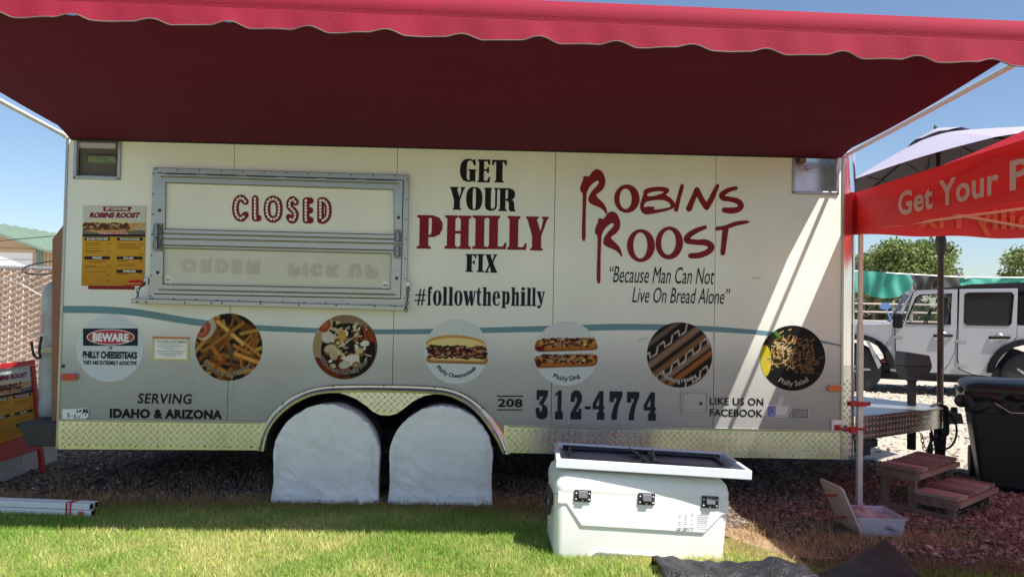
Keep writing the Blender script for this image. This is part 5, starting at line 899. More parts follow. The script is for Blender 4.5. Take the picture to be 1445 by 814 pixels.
# ================================================================ COOLER AND FOLDED TABLE
CO = empty('cooler', (0, 0, 0), 'large white hard cooler with three black latches standing on the grass', 'cooler')
M_cool = mat('cooler_plastic', (.84, .835, .81), .42, var=.05, vs=5, bump=.04, bs=60)
CW_, CH, CD = .965, .355, .46
q = MB()
def rbox(q, x0, x1, y0, y1, zs, r=.05, n=5):            # stacked rounded rectangles: zs = [(z, inset)]
    k = 4 * (n + 1); vs = []
    for z, ins in zs:
        for cx_, cy_, t0 in ((x1 - r, y0 + r, -90), (x1 - r, y1 - r, 0), (x0 + r, y1 - r, 90), (x0 + r, y0 + r, 180)):
            for i in range(n + 1): t = R_(t0 + 90 * i / n); vs.append((cx_ - (ins if cx_ > (x0 + x1) / 2 else -ins) + r * math.cos(t), cy_ - (ins if cy_ > (y0 + y1) / 2 else -ins) + r * math.sin(t), z))
    fs = [(j * k + i, j * k + (i + 1) % k, (j + 1) * k + (i + 1) % k, (j + 1) * k + i) for j in range(len(zs) - 1) for i in range(k)] + [tuple(range(k))[::-1], tuple((len(zs) - 1) * k + i for i in range(k))]
    return q.add(vs, fs)
rbox(q, 0, CW_, 0, CD, [(0, .03), (.01, .015), (.04, .008), (CH - .02, 0), (CH - .004, .0), (CH, .006)], .045, 6); q.build('body', M_cool, CO, smooth=True)
q = MB(); rbox(q, -.004, CW_ + .004, -.006, CD + .004, [(CH + .004, .004), (CH + .012, 0), (CH + .05, .0), (CH + .09, .012), (CH + .115, .035), (CH + .122, .055)], .05, 6); q.build('lid', M_cool, CO, smooth=True)
fx = lambda cxx: (cxx - 155) / (1100 - 155) * CW_                      # measured across the front face
fz = lambda cyy: CH * (735 - cyy) / (735 - 392)
q = MB(); q.slab([(fx(165), fz(375)), (fx(1095), fz(375)), (fx(1092), fz(445)), (fx(1065), fz(452)), (fx(970), fz(556)), (fx(300), fz(548)), (fx(215), fz(438)), (fx(165), fz(436))], -.007, .02); q.build('front_panel', M_cool, CO, bevel=.006, segs=3)
q = MB(); q.tube([(fx(x), -.001, fz(y)) for x, y in ((345, 732), (362, 700), (385, 682), (410, 677), (840, 690), (865, 698), (880, 715), (884, 732))], .0045, 6); q.build('handle_recess', M_cool, CO, smooth='all')
for lx in (297, 642, 988):
    lt = MB(); x = fx(lx); z = CH + .004; lt.box((x - .046, -.018, z - .032), (x + .046, -.006, z + .032)); L_ = lt.build('latch', M_blackp, CO, bevel=.004)
    lt = MB(); lt.hull([(x - .024, -.036, z - .008), (x + .024, -.036, z - .008), (x + .024, -.018, z - .008), (x - .024, -.018, z - .008), (x - .026, -.026, z + .028), (x + .026, -.026, z + .028), (x + .026, -.018, z + .028), (x - .026, -.018, z + .028)]); lt.build('latch_lever', mat('latch_grey', (.12, .125, .14), .45), L_, bevel=.003)
    lt = MB(); [lt.lathe([(.0045, 0), (.0045, -.0015), (.002, -.003)], (x + dx, -.018, z + dz), 7, 'Y') for dx, dz in ((-.036, .014), (-.036, -.018), (0, -.024), (.036, .014), (.036, -.018))]; lt.build('latch_screws', M_white, L_, kind='stuff')
q = MB(); q.tube([(-.012, .12, .30), (-.02, .12, .22), (-.02, .34, .22), (-.012, .34, .30)], .011, 8); q.box((-.014, .10, .27), (.002, .36, .33)); q.build('side_handle', M_blackp, CO, bevel=.003)
fl = Flat(lambda x, y: (fx(x), fz(y)), -.0085)
for i in range(8):
    for (a, b) in ((820, 842), (853, 875), (887, 910), (925, 990)):
        if rng.uniform() < .85: fl.rect(a + rng.uniform(0, 3), 455 + i * 9.5, b - rng.uniform(0, 8), 458.5 + i * 9.5, mi=0)
for a, b in ((818, 840), (850, 875), (880, 888), (897, 905)): fl.rect(a, 532 - (a - 818) * .05, b, 540 - (a - 818) * .05, mi=1)
fl.build('instruction_print', [mat('faint_cooler_print', (.55, .55, .56), .5), mat('cooler_print', (.22, .22, .23), .5)], CO, kind='stuff')
CO.location = (S(778, 740, -1.17)[0] + .008, -1.165, 0.0); CO.rotation_euler = (0, R_(2.4), R_(1.0))
FT = empty('folded_table', (0, 0, 0), 'folded white plastic table lying upside down across the cooler lid', 'folding table')
TWd, TDp, TH = 1.06, .62, .05
q = MB(); o = [(0, 0), (TWd, 0), (TWd, TDp), (0, TDp)]; f = .035
def rim(q, z0, z1, x0, y0, x1, y1, i):
    q.add([(x0, y0, z0), (x1, y0, z0), (x1, y1, z0), (x0, y1, z0), (x0, y0, z1), (x1, y0, z1), (x1, y1, z1), (x0, y1, z1), (x0 + i, y0 + i, z1), (x1 - i, y0 + i, z1), (x1 - i, y1 - i, z1), (x0 + i, y1 - i, z1), (x0 + i * 1.6, y0 + i * 1.6, z0 + .012), (x1 - i * 1.6, y0 + i * 1.6, z0 + .012), (x1 - i * 1.6, y1 - i * 1.6, z0 + .012), (x0 + i * 1.6, y1 - i * 1.6, z0 + .012)],
          [(0, 3, 2, 1), (0, 1, 5, 4), (1, 2, 6, 5), (2, 3, 7, 6), (3, 0, 4, 7), (4, 5, 9, 8), (5, 6, 10, 9), (6, 7, 11, 10), (7, 4, 8, 11), (8, 9, 13, 12), (9, 10, 14, 13), (10, 11, 15, 14), (11, 8, 12, 15), (12, 13, 14, 15)])
rim(q, 0, TH, 0, 0, TWd, TDp, .022); q.build('tabletop', mat('table_plastic', (.66, .69, .74), .4, var=.05), FT, bevel=.005, segs=3)
q = MB(); q.box((.04, .04, .0125), (TWd - .04, TDp - .04, .016)); q.build('underside', mat('table_underside', (.2, .22, .28), .4, var=.2), FT)
M_tl2 = mat('table_leg_steel', (.02, .022, .03), .3, .5)
for dy in (.07, TDp - .07): q = MB(); q.box((.05, dy - .013, .018), (TWd - .05, dy + .013, .044)); q.build('side_rail', M_tl2, FT, bevel=.003)
for xx, sgn in ((.09, 1), (TWd - .09, -1)):
    q = MB(); q.tube([(xx + sgn * .01, .12, .032), (xx + sgn * .36, .12, .036), (xx + sgn * .40, .15, .036), (xx + sgn * .40, TDp - .15, .036), (xx + sgn * .36, TDp - .12, .036), (xx + sgn * .01, TDp - .12, .032)], .012, 8); q.tube([(xx + sgn * .0, .08, .03), (xx, TDp - .08, .03)], .012, 8); q.build('leg_frame', M_tl2, FT, smooth=True)
for sgn in (-1, 1): q = MB(); q.tube([(TWd / 2 + sgn * .02, .09, .05), (TWd / 2 + sgn * .07, TDp - .09, .046)], .009, 8); q.build('brace', M_tl2, FT)
FT.location = (.372, -1.165, .50); FT.rotation_euler = (R_(-1.7), R_(1.9), R_(-4.5))

# ================================================================ WOODEN STEPS
SP = empty('wooden_steps', (0, 0, 0), 'low two-tread wooden step stool on the red rocks beside the tongue', 'wooden steps')
M_wd = mat('stained_wood', (.17, .12, .095), .75, c2=(.31, .24, .19), vs=5, bump=.4, bs=30, stretch=(1, .12, 1)); M_wd2 = mat('bare_wood', (.32, .25, .17), .8, c2=(.22, .15, .1), vs=5, bump=.35, bs=30, stretch=(.12, 1, 1)); M_wd3 = mat('dark_weathered_wood', (.14, .085, .062), .85, c2=(.22, .15, .11), vs=6, bump=.4, bs=30)
SW_, D1, D2, Z1, Z2 = .75, .255, .275, .30, .163; nb = 7
for (y0, y1, z) in ((0, -D1 - .02, Z1), (-D1 - .0, -D1 - D2, Z2)):
    for i in range(nb):
        w_ = SW_ / nb; q = MB(); dz = rng.normal(0, .0022); q.box((i * w_ + .006, y1 + rng.normal(0, .002), z - .026 + dz), ((i + 1) * w_ - .006, y0 + rng.normal(0, .002), z + dz)); q.build('plank', [M_wd, mat('stained_wood_light', (.27, .20, .155), .8, c2=(.38, .30, .24), vs=6, bump=.5, bs=30, stretch=(1, .12, 1)), mat('stained_wood_dark', (.11, .075, .06), .8, c2=(.21, .15, .12), vs=6, bump=.5, bs=30, stretch=(1, .12, 1))][int(rng.integers(3))], SP, bevel=.003)
    q = MB(); q.box((0, y1 - .022, z - .062), (SW_, y1 + .004, z - .028)); q.build('front_rail', M_wd2, SP, bevel=.003)
    for sx_ in (0, SW_ - .035): q = MB(); q.box((sx_, y1 + .005, z - .085), (sx_ + .035, y0 - .002, z - .028)); q.build('side_rail', M_wd3, SP, bevel=.003)
for sx_ in (.0, SW_ - .06):
    for yy, zt in ((-.07, Z1 - .086), (-D1 - .0, Z1 - .086), (-D1 - D2 + .03, Z2 - .086)): q = MB(); q.box((sx_ + .036, yy, .0), (sx_ + .075 if sx_ == 0 else sx_ + .024, yy + .045, zt + .056)); q.build('post', M_wd3, SP, bevel=.003)
    q = MB(); q.box((sx_ + .0, -D1 - D2 + .02, -.01), (sx_ + .034, -.02, .038)); q.build('ground_rail', M_wd3, SP, bevel=.003)
SP.location = (2.767, .018, .012); SP.rotation_euler = (R_(1), 0, R_(39))

# ================================================================ WHEELIE BIN
BN = empty('wheelie_bin', (3.80, .45, 0), 'black wheelie bin with a bin bag folded over its rim, right of the wooden steps', 'trash bin')
M_bin = mat('bin_plastic', (.007, .0075, .009), .5, var=.25, vs=5, bump=.15, bs=50)
bx0, by0 = 3.74, .45; q = MB(); bw, bd, bh = .62, .72, .80
q.hull([(bx0 + .09, by0 + .07, .03), (bx0 + bw - .05, by0 + .07, .03), (bx0 + bw - .05, by0 + bd - .1, .03), (bx0 + .09, by0 + bd - .1, .03), (bx0, by0, bh - .06), (bx0 + bw, by0, bh - .06), (bx0 + bw, by0 + bd, bh - .06), (bx0, by0 + bd, bh - .06)]); q.build('body', M_bin, BN, bevel=.03, segs=3)
q = MB(); q.box((bx0 - .02, by0 - .02, bh - .075), (bx0 + bw + .02, by0 + bd, bh - .02)); q.build('rim', M_bin, BN, bevel=.01)
q = MB(); q.grid(60, 10, lambda u, v: (lerp(bx0 - .028, bx0 + bw + .03, u), by0 - .028 - .012 * abs(math.sin(u * 9)) - .015 * noise.noise(Vector((u * 8, v * 3, 2))), bh - .018 - v * (.10 + .06 * math.sin(u * 7 + 1) * (u < .8) + .10 * math.exp(-((u - .45) / .16) ** 2)))); q.build('bin_bag', mat('bag_plastic', (.008, .008, .01), .34, bump=.6, bs=25, spec=.3), BN, smooth='all')
q = MB(); q.grid(30, 8, lambda u, v: (bx0 - .03 - .012 * abs(math.sin(u * 8)), lerp(by0 - .02, by0 + bd, u), bh - .018 - v * (.10 + .04 * math.sin(u * 7)))); q.build('bin_bag', mat('bag_plastic', (.008, .008, .01), .34, bump=.6, bs=25, spec=.3), BN, smooth='all')
q = MB(); rbox(q, bx0 - .03, bx0 + bw + .04, by0 - .04, by0 + bd + .06, [(bh - .015, 0), (bh + .01, 0), (bh + .035, .02), (bh + .055, .07), (bh + .06, .12)], .05, 5); q.build('lid', M_bin, BN, smooth=True)
q = MB(); q.tube([(bx0 - .04, by0 + .1, bh - .03), (bx0 - .055, by0 + .12, bh - .02), (bx0 - .055, by0 + bd - .2, bh - .02), (bx0 - .04, by0 + bd - .15, bh - .03)], .014, 8); q.build('handle', M_bin, BN, smooth=True)
q = MB(); q.lathe([(.035, -.02), (.05, -.01), (.05, .03), (.035, .04)], (bx0 - .045, by0 + .05, bh - .10), 14, 'Y'); q.build('hinge_cap', M_bin, BN, smooth=True)
for wx in (bx0 + .05, bx0 + bw - .1): q = MB(); q.lathe([(.05, 0), (.13, .0), (.14, .02), (.14, .04), (.13, .06), (.05, .06)], (wx, by0 + bd - .06, .14), 20, 'X'); q.build('wheel', M_rubber, BN, smooth=True)
q = MB(); q.tube([(bx0 + .17, by0 - .055, bh - .09), (bx0 + .27, by0 - .06, bh - .155), (bx0 + .36, by0 - .06, bh - .15)], .002, 5); q.build('bag_tie', M_white, BN)

BN.rotation_euler = (0, 0, R_(-29))
# ================================================================ PLASTIC BOX WITH BAGS, ITS LID
PB = empty('storage_box', (0, 0, 0), 'clear plastic storage box filled with pale bags, on the ground beside the tent leg', 'storage box')
M_clear = mix_alpha(mat('clear_plastic', (.62, .62, .70), .22, spec=.6), .42)
q = MB(); bw, bd, bh = .30, .36, .125; vs = []
for sc_, z in ((.86, 0), (.88, .006), (1, bh - .012), (1.05, bh - .01), (1.05, bh)): vs += [(-bw / 2 * sc_, -bd / 2 * sc_, z), (bw / 2 * sc_, -bd / 2 * sc_, z), (bw / 2 * sc_, bd / 2 * sc_, z), (-bw / 2 * sc_, bd / 2 * sc_, z)]
q.add(vs, [(3, 2, 1, 0)] + [(j * 4 + i, j * 4 + (i + 1) % 4, j * 4 + 4 + (i + 1) % 4, j * 4 + 4 + i) for j in range(4) for i in range(4)]); q.build('tub', M_clear, PB, solid=.003)
PB.location = (2.42, -.60, .012); PB.scale = (.95, .82, .95); PB.rotation_euler = (0, 0, R_(-4))
def lump(name, c, r, m, lab, cat, sd, grp=None, parent=None):
    q = MB(); q.grid(22, 14, lambda u, v: tuple(Vector(c) + Vector((r[0] * math.cos(u * 6.2832) * math.sin(v * 3.1416), r[1] * math.sin(u * 6.2832) * math.sin(v * 3.1416), r[2] * math.cos(v * 3.1416))) * (1 + .28 * noise.noise(Vector((math.cos(u * 6.2832) * 2.6, math.sin(u * 6.2832) * 2.6, v * 6 + sd))) + .1 * noise.noise(Vector((math.cos(u * 6.2832) * 8, math.sin(u * 6.2832) * 8, v * 18 + sd))))))
    return tag(q.build(name, m, parent, smooth='all'), lab, cat, grp)
M_bag = mat('pale_bag', (.5, .36, .31), .4, c2=(.32, .3, .33), vs=14, bump=.5, bs=30)
lump('plastic_bag', (2.36, -.58, .085), (.10, .13, .06), M_bag, 'pinkish crumpled bag in the storage box, nearest the leaning lid', 'bag', 1.2)
lump('plastic_bag', (2.47, -.62, .065), (.10, .13, .05), mat('grey_bag', (.22, .21, .23), .45, c2=(.4, .37, .37), vs=14, bump=.5, bs=30), 'greyish crumpled bag at the right end inside the storage box', 'bag', 5.7)
LD = empty('box_lid', (0, 0, 0), 'whitish plastic box lid with red clips leaning beside the storage box', 'lid')
q = MB(); lw, ll = .27, .31; q.slab(rrect(-lw / 2, 0, lw / 2, ll, .03, lambda x, y: (x, y)), 0, .014); q.slab(rrect(-lw / 2 + .03, .03, lw / 2 - .03, ll - .03, .025, lambda x, y: (x, y)), -.006, .002); q.build('lid_panel', mat('lid_plastic', (.55, .45, .43), .4, trans=.15), LD, bevel=.004, segs=3)
for zz in (.07, .22): q = MB(); q.tube([(-.1, -.009, zz - .02), (-.06, -.013, zz), (.0, -.011, zz + .01), (.05, -.009, zz + .03)], .0065, 6); q.build('clip', M_strap, LD)
LD.location = (2.27, -.62, .03); LD.rotation_euler = (R_(25), 0, R_(-86))
# ================================================================ BLACK TARPS IN THE FOREGROUND
M_tarp = mat('black_tarp', (.010, .011, .013), .4, c2=(.022, .025, .033), vs=22, bump=.9, bs=90, spec=.6)
def tarp(name, P, nu, nv, lab, grom):
    o = empty(name, (0, 0, 0), lab, 'tarp'); q = MB(); q.grid(nu, nv, P); q.build('sheet', M_tarp, o, smooth='all', solid=.003)
    for g in grom: q = MB(); g = Vector(g); q.tube([g + Vector((.011 * math.cos(a), -.003, .011 * math.sin(a))) for a in [i * math.pi / 7 for i in range(14)]], .004, 6, closed=True); q.build('grommet', mat('brass', (.6, .42, .15), .3, 1), o, smooth='all')
def t1(u, v):
    x = lerp(.875, 1.66, u) + .02 * math.sin(v * 5); y = lerp(-1.285, -2.1, v) + .03 * math.sin(u * 6); z = .02 + .045 * math.sin(math.pi * min(1, v * 2.2 + .25)) * (.7 + .5 * noise.noise(Vector((u * 4, v * 4, 1)))) + .03 * math.exp(-((u - .08) / .1) ** 2) + .022 * noise.noise(Vector((u * 14, v * 9, 3))) + .03 * math.exp(-((u - .78) / .14) ** 2) * (1 - v)
    if v < .04: z = z * (.2 + v * 20)
    return (x, y, max(.015, z))
tarp('crumpled_tarp', t1, 70, 50, 'crumpled black tarp lying on the sunny grass in front of the cooler', [(.895, -1.335, .065)])
def t2(u, v):
    # a stiff corner standing up from the folded sheet
    x = lerp(1.66, 2.22, u) + .25 * (1 - v) * (.45 - u) * 0; y = lerp(-1.40, -2.1, v) - .02 * math.sin(u * 5); pk = max(0, 1 - abs(u - .76) / (.75 if u < .76 else .26)); z = .012 + .19 * pk ** 1.1 * max(0, 1 - v * .9) + .012 * noise.noise(Vector((u * 7, v * 6, 8)))
    if v < .05: y += .0; z *= 1
    return (x, y, max(.014, z))
tarp('folded_tarp', t2, 50, 40, 'black tarp in the shade with one corner sticking up and a brass eyelet', [(2.10, -1.435, .135)])
# ================================================================ BUNDLE OF WHITE POLES
BP = empty('pole_bundle', (-3.4, -.4, 0), 'bundle of white square tent poles strapped in red on the grass', 'pole bundle')
e1 = Vector((-2.475, -.46, 0)); dr = Vector((-1, .095, .0)).normalized(); nn_ = Vector((dr.y, -dr.x, 0))
for a, b, L in ((0, 0, 2.2), (1, 0, 2.22), (0, 1, 2.18), (1, 1, 2.2)):
    q = MB(); c = e1 + nn_ * (a * .045) + Vector((0, 0, .014 + b * .041)) + dr * (rng.uniform(0, .03)); h_ = .019; m_ = Matrix.Translation(c) @ Matrix(((dr.x, nn_.x, 0, 0), (dr.y, nn_.y, 0, 0), (0, 0, 1, 0), (0, 0, 0, 1)))
    q.box((0, -h_, 0), (L, h_, .037), M=m_); q.build('pole', M_white, BP, bevel=.003)
    q = MB(); q.box((-.004, -h_ + .004, .004), (.001, h_ - .004, .033), M=m_); q.build('pole_end', M_dark, BP)
m_ = Matrix.Translation(e1) @ Matrix(((dr.x, nn_.x, 0, 0), (dr.y, nn_.y, 0, 0), (0, 0, 1, 0), (0, 0, 0, 1)))
for s0 in (.13, .155): q = MB(); q.slab([(-.026, .010), (.07, .010), (.07, .098), (-.026, .098)], 0, .008, [[(-.022, .0125), (.067, .0125), (.067, .0945), (-.022, .0945)]], mp=lambda x, y, z: m_ @ Vector((s0 + y, x, z))); q.build('strap', M_strap, BP)
q = MB(); q.box((.045, -.0215, .022), (.085, -.0195, .045), M=m_); q.box((.045, .066, .02), (.085, .0685, .045), M=m_); q.build('sticker', mat('orange_sticker', (.6, .12, .04), .5), BP)

# ================================================================ LEFT SIDE: SIGN, PANELS, TANK, TIMBER
PM = Paint(46, 72, lin((205, 150, 45)))
def menu_paint(top=.28):
    p = Paint(96, 128, lin((205, 152, 48)))                # Y from -1 (bottom) to 1 (top)
    p.C = p.C * (1 - .28 * np.clip(-p.Y - .1, 0, 1))[..., None] * np.array([1, .92, .8]) ** np.clip(-p.Y, 0, 1)[..., None]
    p.rect(-1, .30, 1, 1, lin((200, 205, 200))); p.rect(-1, .28, 1, .40, lin((110, 105, 100)))
    p.ell(-.2, .48, .92, .17, lin((205, 175, 120))); p.ell(-.2, .56, .8, .10, lin((222, 205, 155))); p.cap(-.9, .40, .45, .40, .05, lin((190, 150, 95)), .4)
    for i in range(220): x, y = rng.uniform(-.98, .5), rng.uniform(.40, .56); p.ell(x, y, rng.uniform(.03, .09), rng.uniform(.012, .03), np.array(lin((88, 45, 38))) * rng.uniform(.5, 1.5), rng.uniform(-.5, .5))
    for i in range(60): x, y = rng.uniform(.55, .98), rng.uniform(.38, .55); a = rng.uniform(0, 3.1); p.cap(x, y, x + .14 * math.cos(a), y + .06 * math.sin(a), .018, np.array(lin((215, 165, 85))) * rng.uniform(.6, 1.1), .4)
    p.ell(.0, .305, .52, .04, lin((190, 25, 40))); p.rect(-1, .22, 1, .28, lin((35, 35, 45)))
    for x0, x1, y in ((-.93, -.12, .20), (.1, .93, .20), (-.93, -.1, -.27), (.1, .93, -.27), (.1, .93, -.60)): p.rect(x0, y - .07, x1, y, lin((32, 32, 36)))
    def lines(x0, x1, ya, n, gap=.035, c=(120, 80, 25)):
        for i in range(n): xe = x1 - rng.uniform(0, .25); p.rect(x0, ya - i * gap - .012, xe, ya - i * gap, lin(c))
    for x0, x1, ya, n in ((-.9, -.2, .06, 1), (-.9, -.25, .01, 3), (-.9, -.2, -.13, 1), (-.9, -.3, -.18, 2), (.12, .85, .05, 1), (.12, .9, .0, 4), (.12, .6, -.2, 1), (-.8, -.2, -.38, 2), (-.9, -.5, -.50, 1), (-.9, -.2, -.54, 4), (-.9, -.35, -.72, 1), (-.9, -.8, -.75, 1), (-.9, -.45, -.86, 1), (.12, .5, -.38, 1), (.12, .9, -.42, 3), (.12, .5, -.70, 1)): lines(x0, x1, ya, n, c=(70, 50, 20) if n == 1 else (140, 98, 35))
    for y in (.06, -.13, -.5, -.72, -.86): p.rect(-.2, y - .015, -.08, y, lin((70, 50, 20)))
    for y in (.05, -.2, -.38, -.7): p.rect(.82, y - .015, .94, y, lin((70, 50, 20)))
    p.ell(.72, -.93, .3, .09, lin((180, 30, 35))); p.rect(.4, -1, 1, -.93, lin((180, 30, 35))); p.noise(.05); return p
mp_ = menu_paint(); MX = crop(105, 280, 5.817)
def quadmap(P4):                                   # corners: lower left, lower right, upper right, upper left
    A, B_, C_, D_ = [Vector(p) for p in P4]; return lambda u, v: A.lerp(B_, u).lerp(D_.lerp(C_, u), v)
MP = empty('menu_poster', (-2.6, -.01, 1.4), 'yellow menu poster with sandwich photo on the wall left of the serving window', 'poster')
cs = [MX(62, 716), MX(578, 718), MX(590, 62), MX(75, 60)]; qm = quadmap([(x, -.0075, z) for x, z in cs]); q = MB(); q.slab(cs, -.006, -.001); q.build('board', M_white, MP)
mp_.sheet(lambda u, v: qm(u, v), M_print, MP, 'menu_print')
def menu_text(qm, P, scale=1., only=None):
    for txt, (u0, v0, u1, v1), m in (('GET YOUR FIX HERE', (.36, .945, .72, .975), M_white), ('ROBINS ROOST', (.1, .845, .92, .915), M_red), ('Serving Idaho and Arizona', (.27, .643, .73, .662), M_white), ('SANDWICHES', (.07, .570, .41, .595), M_white), ('FOOTLONGS', (.6, .570, .91, .595), M_white), ('FRIES', (.17, .334, .32, .360), M_white), ('SALAD', (.66, .334, .82, .360), M_white), ('DRINKS', (.66, .17, .86, .195), M_white), ('208-312-4774', (.71, .018, .96, .040), mat('phone_yellow', (.6, .45, .1), .5))):
        V, F = font_mesh(txt, .04 if txt != 'ROBINS ROOST' else .06); V = V.copy(); V[:, 0] += V[:, 1] * (.3 if txt == 'ROBINS ROOST' else 0); V -= V.min(0); V /= V.max(0); mb = MB()
        nrm = ((qm(1, 0) - qm(0, 0)).cross(qm(0, 1) - qm(0, 0))).normalized() * .0012
        mb.add([qm(u0 + (u1 - u0) * a, v0 + (v1 - v0) * b) + nrm * (-1 if nrm.y > 0 and abs(nrm.y) > abs(nrm.x) or nrm.x < 0 and abs(nrm.x) > abs(nrm.y) else 1) for a, b in V], F); mb.build('lettering', m, P, recalc=False)
fl_ = MB(); nq = Vector((0, -.0006, 0)); fl_.add([qm(.33, .93) + nq, qm(.75, .932) + nq, qm(.78, .985) + nq, qm(.32, .985) + nq], [(0, 1, 2, 3)]); fl_.build('ribbon', M_red, MP)
menu_text(qm, MP)
cs2 = [MX(116, 745), MX(494, 748), MX(496, 720), MX(116, 714)]; q = MB(); q.slab(cs2, -.005, -.001); q.build('red_strip', M_red, MP)
text('WE ACCEPT ALL MAJOR CARDS', (126.5, 405.6, 188.5, 408.0), M_black, MP, y=-.0062) if False else None
# a-frame sign board at the left edge
AF = empty('a_frame_sign', (-3.65, .45, 0), 'red framed menu board on an easel stand at the left end of the trailer', 'sign board')
M_rf = mat('red_frame_paint', (.42, .018, .03), .45, var=.1, vs=20); 
def sgn(px, py, y): return S3(px, py, y)
BRp = G(60, 668); d_ = _ray(44, 508); TRp = CAM + d_ * ((BRp.x - .11 - CAM.x) / d_.x); wv = Vector((.0, -.62, .0))
def A_(u, v): return BRp + (TRp - BRp) * v + wv * (1 - u)          # u 0 left .. 1 right, v 0 foot .. 1 top
def bar(u0, v0, u1, v1, name, m, dn=0.0, th=.03):
    q = MB(); nn = (wv.cross(TRp - BRp)).normalized(); nn = nn if nn.x > 0 else -nn; cs = [A_(u0, v0), A_(u1, v0), A_(u1, v1), A_(u0, v1)]; q.hull([cs[0] + nn * (dn + th), cs[1] + nn * (dn + th), cs[1] + nn * dn, cs[0] + nn * dn, cs[3] + nn * (dn + th), cs[2] + nn * (dn + th), cs[2] + nn * dn, cs[3] + nn * dn]); return q.build(name, m, AF, bevel=.004)
bar(0, .955, 1, 1.0, 'top_rail', M_rf, 0); bar(0, -.02, .07, .955, 'side_rail', M_rf); bar(.93, -.02, 1, .953, 'side_rail', M_rf); bar(.071, .22, .929, .36, 'bottom_rail', M_rf, .002)
bar(.071, .362, .929, .953, 'board', M_white, .0, .012)
nn = (wv.cross(TRp - BRp)).normalized(); nn = nn if nn.x > 0 else -nn
qa = lambda u, v: A_(.072 + .856 * u, .364 + .588 * v) + nn * .0135
pa = menu_paint(); pa.sheet(qa, M_print, AF, 'menu_print'); menu_text(qa, AF)
q = MB(); b_ = Vector((-.2, .0, 0)); q.tube([A_(.03, .93), A_(.03, -.02) + b_], .013, 6); q.build('back_leg', M_rf, AF); q = MB(); q.tube([A_(.97, .93), A_(.97, -.02) + b_], .013, 6); q.build('back_leg', M_rf, AF)
# low white panels running back beside the trailer
M_pan = mat('white_panel', (.55, .56, .57), .6, var=.08, vs=4, bump=.1, bs=20)
p0, p1 = Vector((-3.57, -.35, 0)), Vector((-3.63, 1.18, 0)); dd = (p1 - p0) / 3
WP = empty('white_panel_wall', (p0 + p1) / 2, 'low white panel wall standing behind the red framed sign', 'panel wall')
for i in range(3):
    a, b = p0 + dd * (i + .004) , p0 + dd * (i + .992); q = MB(); q.hull([a, b, b + Vector((-.02, 0, 0)), a + Vector((-.02, 0, 0))] + [v + Vector((-.02, 0, .64)) for v in (a, b, b + Vector((-.02, 0, 0)), a + Vector((-.02, 0, 0)))]); q.build('panel', M_pan, WP, bevel=.003)
for i in (1, 2): a = p0 + dd * i; q = MB(); q.box((a.x - .05, a.y - .02, 0), (a.x - .024, a.y + .02, .6)); q.build('stake', M_wd3, WP)
# gas cylinder on the rear platform
GC = empty('gas_cylinder', (S(78, 450, .36)[0], .36, .51), 'tall dull grey gas cylinder strapped upright on the rear platform', 'gas cylinder')
M_cyl = mat('cylinder_paint', (.45, .47, .47), .5, c2=(.33, .34, .34), vs=5, bump=.1, bs=30)
gx, gy = S(78, 450, .36)[0], .36; gt = S(75, 397, gy)[1]; q = MB(); q.lathe([(.075, .512), (.088, .53), (.088, .62), (.08, .66), (.092, .70), (.094, gt - .14), (.086, gt - .07), (.06, gt - .02), (.03, gt)], (gx, gy, 0), 28); q.build('cylinder', M_cyl, GC, smooth=True)
q = MB(); q.lathe([(.02, gt - .005), (.02, gt + .04), (.03, gt + .045), (.03, gt + .06)], (gx, gy, 0), 10); q.build('valve', mat('brass', (.6, .42, .15), .3, 1), GC)
q = MB(); q.grid(10, 3, lambda u, v: (gx + .0955 * math.cos(R_(lerp(205, 250, u))), gy + .0955 * math.sin(R_(lerp(205, 250, u))), lerp(1.12, 1.26, v))); q.build('pink_label', mat('pink_label', (.5, .25, .25), .5), GC)
q = MB(); z = S(85, 493, .25)[1]; q.tube([(gx + .099 * math.cos(a), gy + .099 * math.sin(a), z + .005) for a in [i * math.pi / 10 for i in range(20)]], .006, 5, closed=True); q.build('hold_band', M_screw, GC)
q = MB(); q.box((gx + .0, gy - .16, z - .025), (gx + .12, gy - .1, z + .02)); q.build('clasp', mat('clasp_tan', (.42, .36, .22), .5), GC, bevel=.006)
q = MB(); q.tube(cat_rom([(gx - .03, gy - .11, z + .09), (gx - .02, gy - .15, z), (gx - .03, gy - .12, z - .06), (gx - .07, gy - .12, z - .05), (gx - .10, gy - .10, z + .01), (gx - .12, gy - .08, z + .05)], 4), .009, 6); q.build('black_strap', M_rubber, GC)
# rust brown timber at the rear corner
TM = MB(); tx0, tx1, tx2 = S(76, 590, .16)[0], XL - .016, S(77, 338, .16)[0]; q = TM; ya, yb = .13, .19; zt0, zt1 = S(78, 338, .16)[1], S(93, 308, .16)[1]
q.hull([(tx0, ya, .50), (tx1, ya, .50), (tx1, yb, .50), (tx0, yb, .50), (tx2, ya, zt0), (tx1, ya, zt1 + .05), (tx1, yb, zt1 + .05), (tx2, yb, zt0)])
tag(TM.build('timber_post', mat('rust_timber', (.23, .10, .055), .8, c2=(.30, .15, .09), vs=6, bump=.4, bs=40, stretch=(1, 1, .1)), bevel=.004), 'rust brown timber board standing upright against the rear corner of the trailer', 'timber')
q = MB(); hc = Vector((-3.76, 1.2, S(60, 377, 1.2)[1])); q.tube([tuple(hc + Vector((.20 * math.cos(a), .20 * math.sin(a) * math.cos(R_(20)), .20 * math.sin(a) * math.sin(R_(20)) ))) for a in [i * math.pi / 20 for i in range(40)]], .007, 6, closed=True); q.tube([hc + Vector((.19, .05, .02)), hc + Vector((.45, .1, -.02)), hc + Vector((.55, -.1, -.4))], .007, 6)
tag(q.build('cable_loop', M_rubber, smooth='all'), 'black cable loop sticking out in the air behind the timber', 'cable')
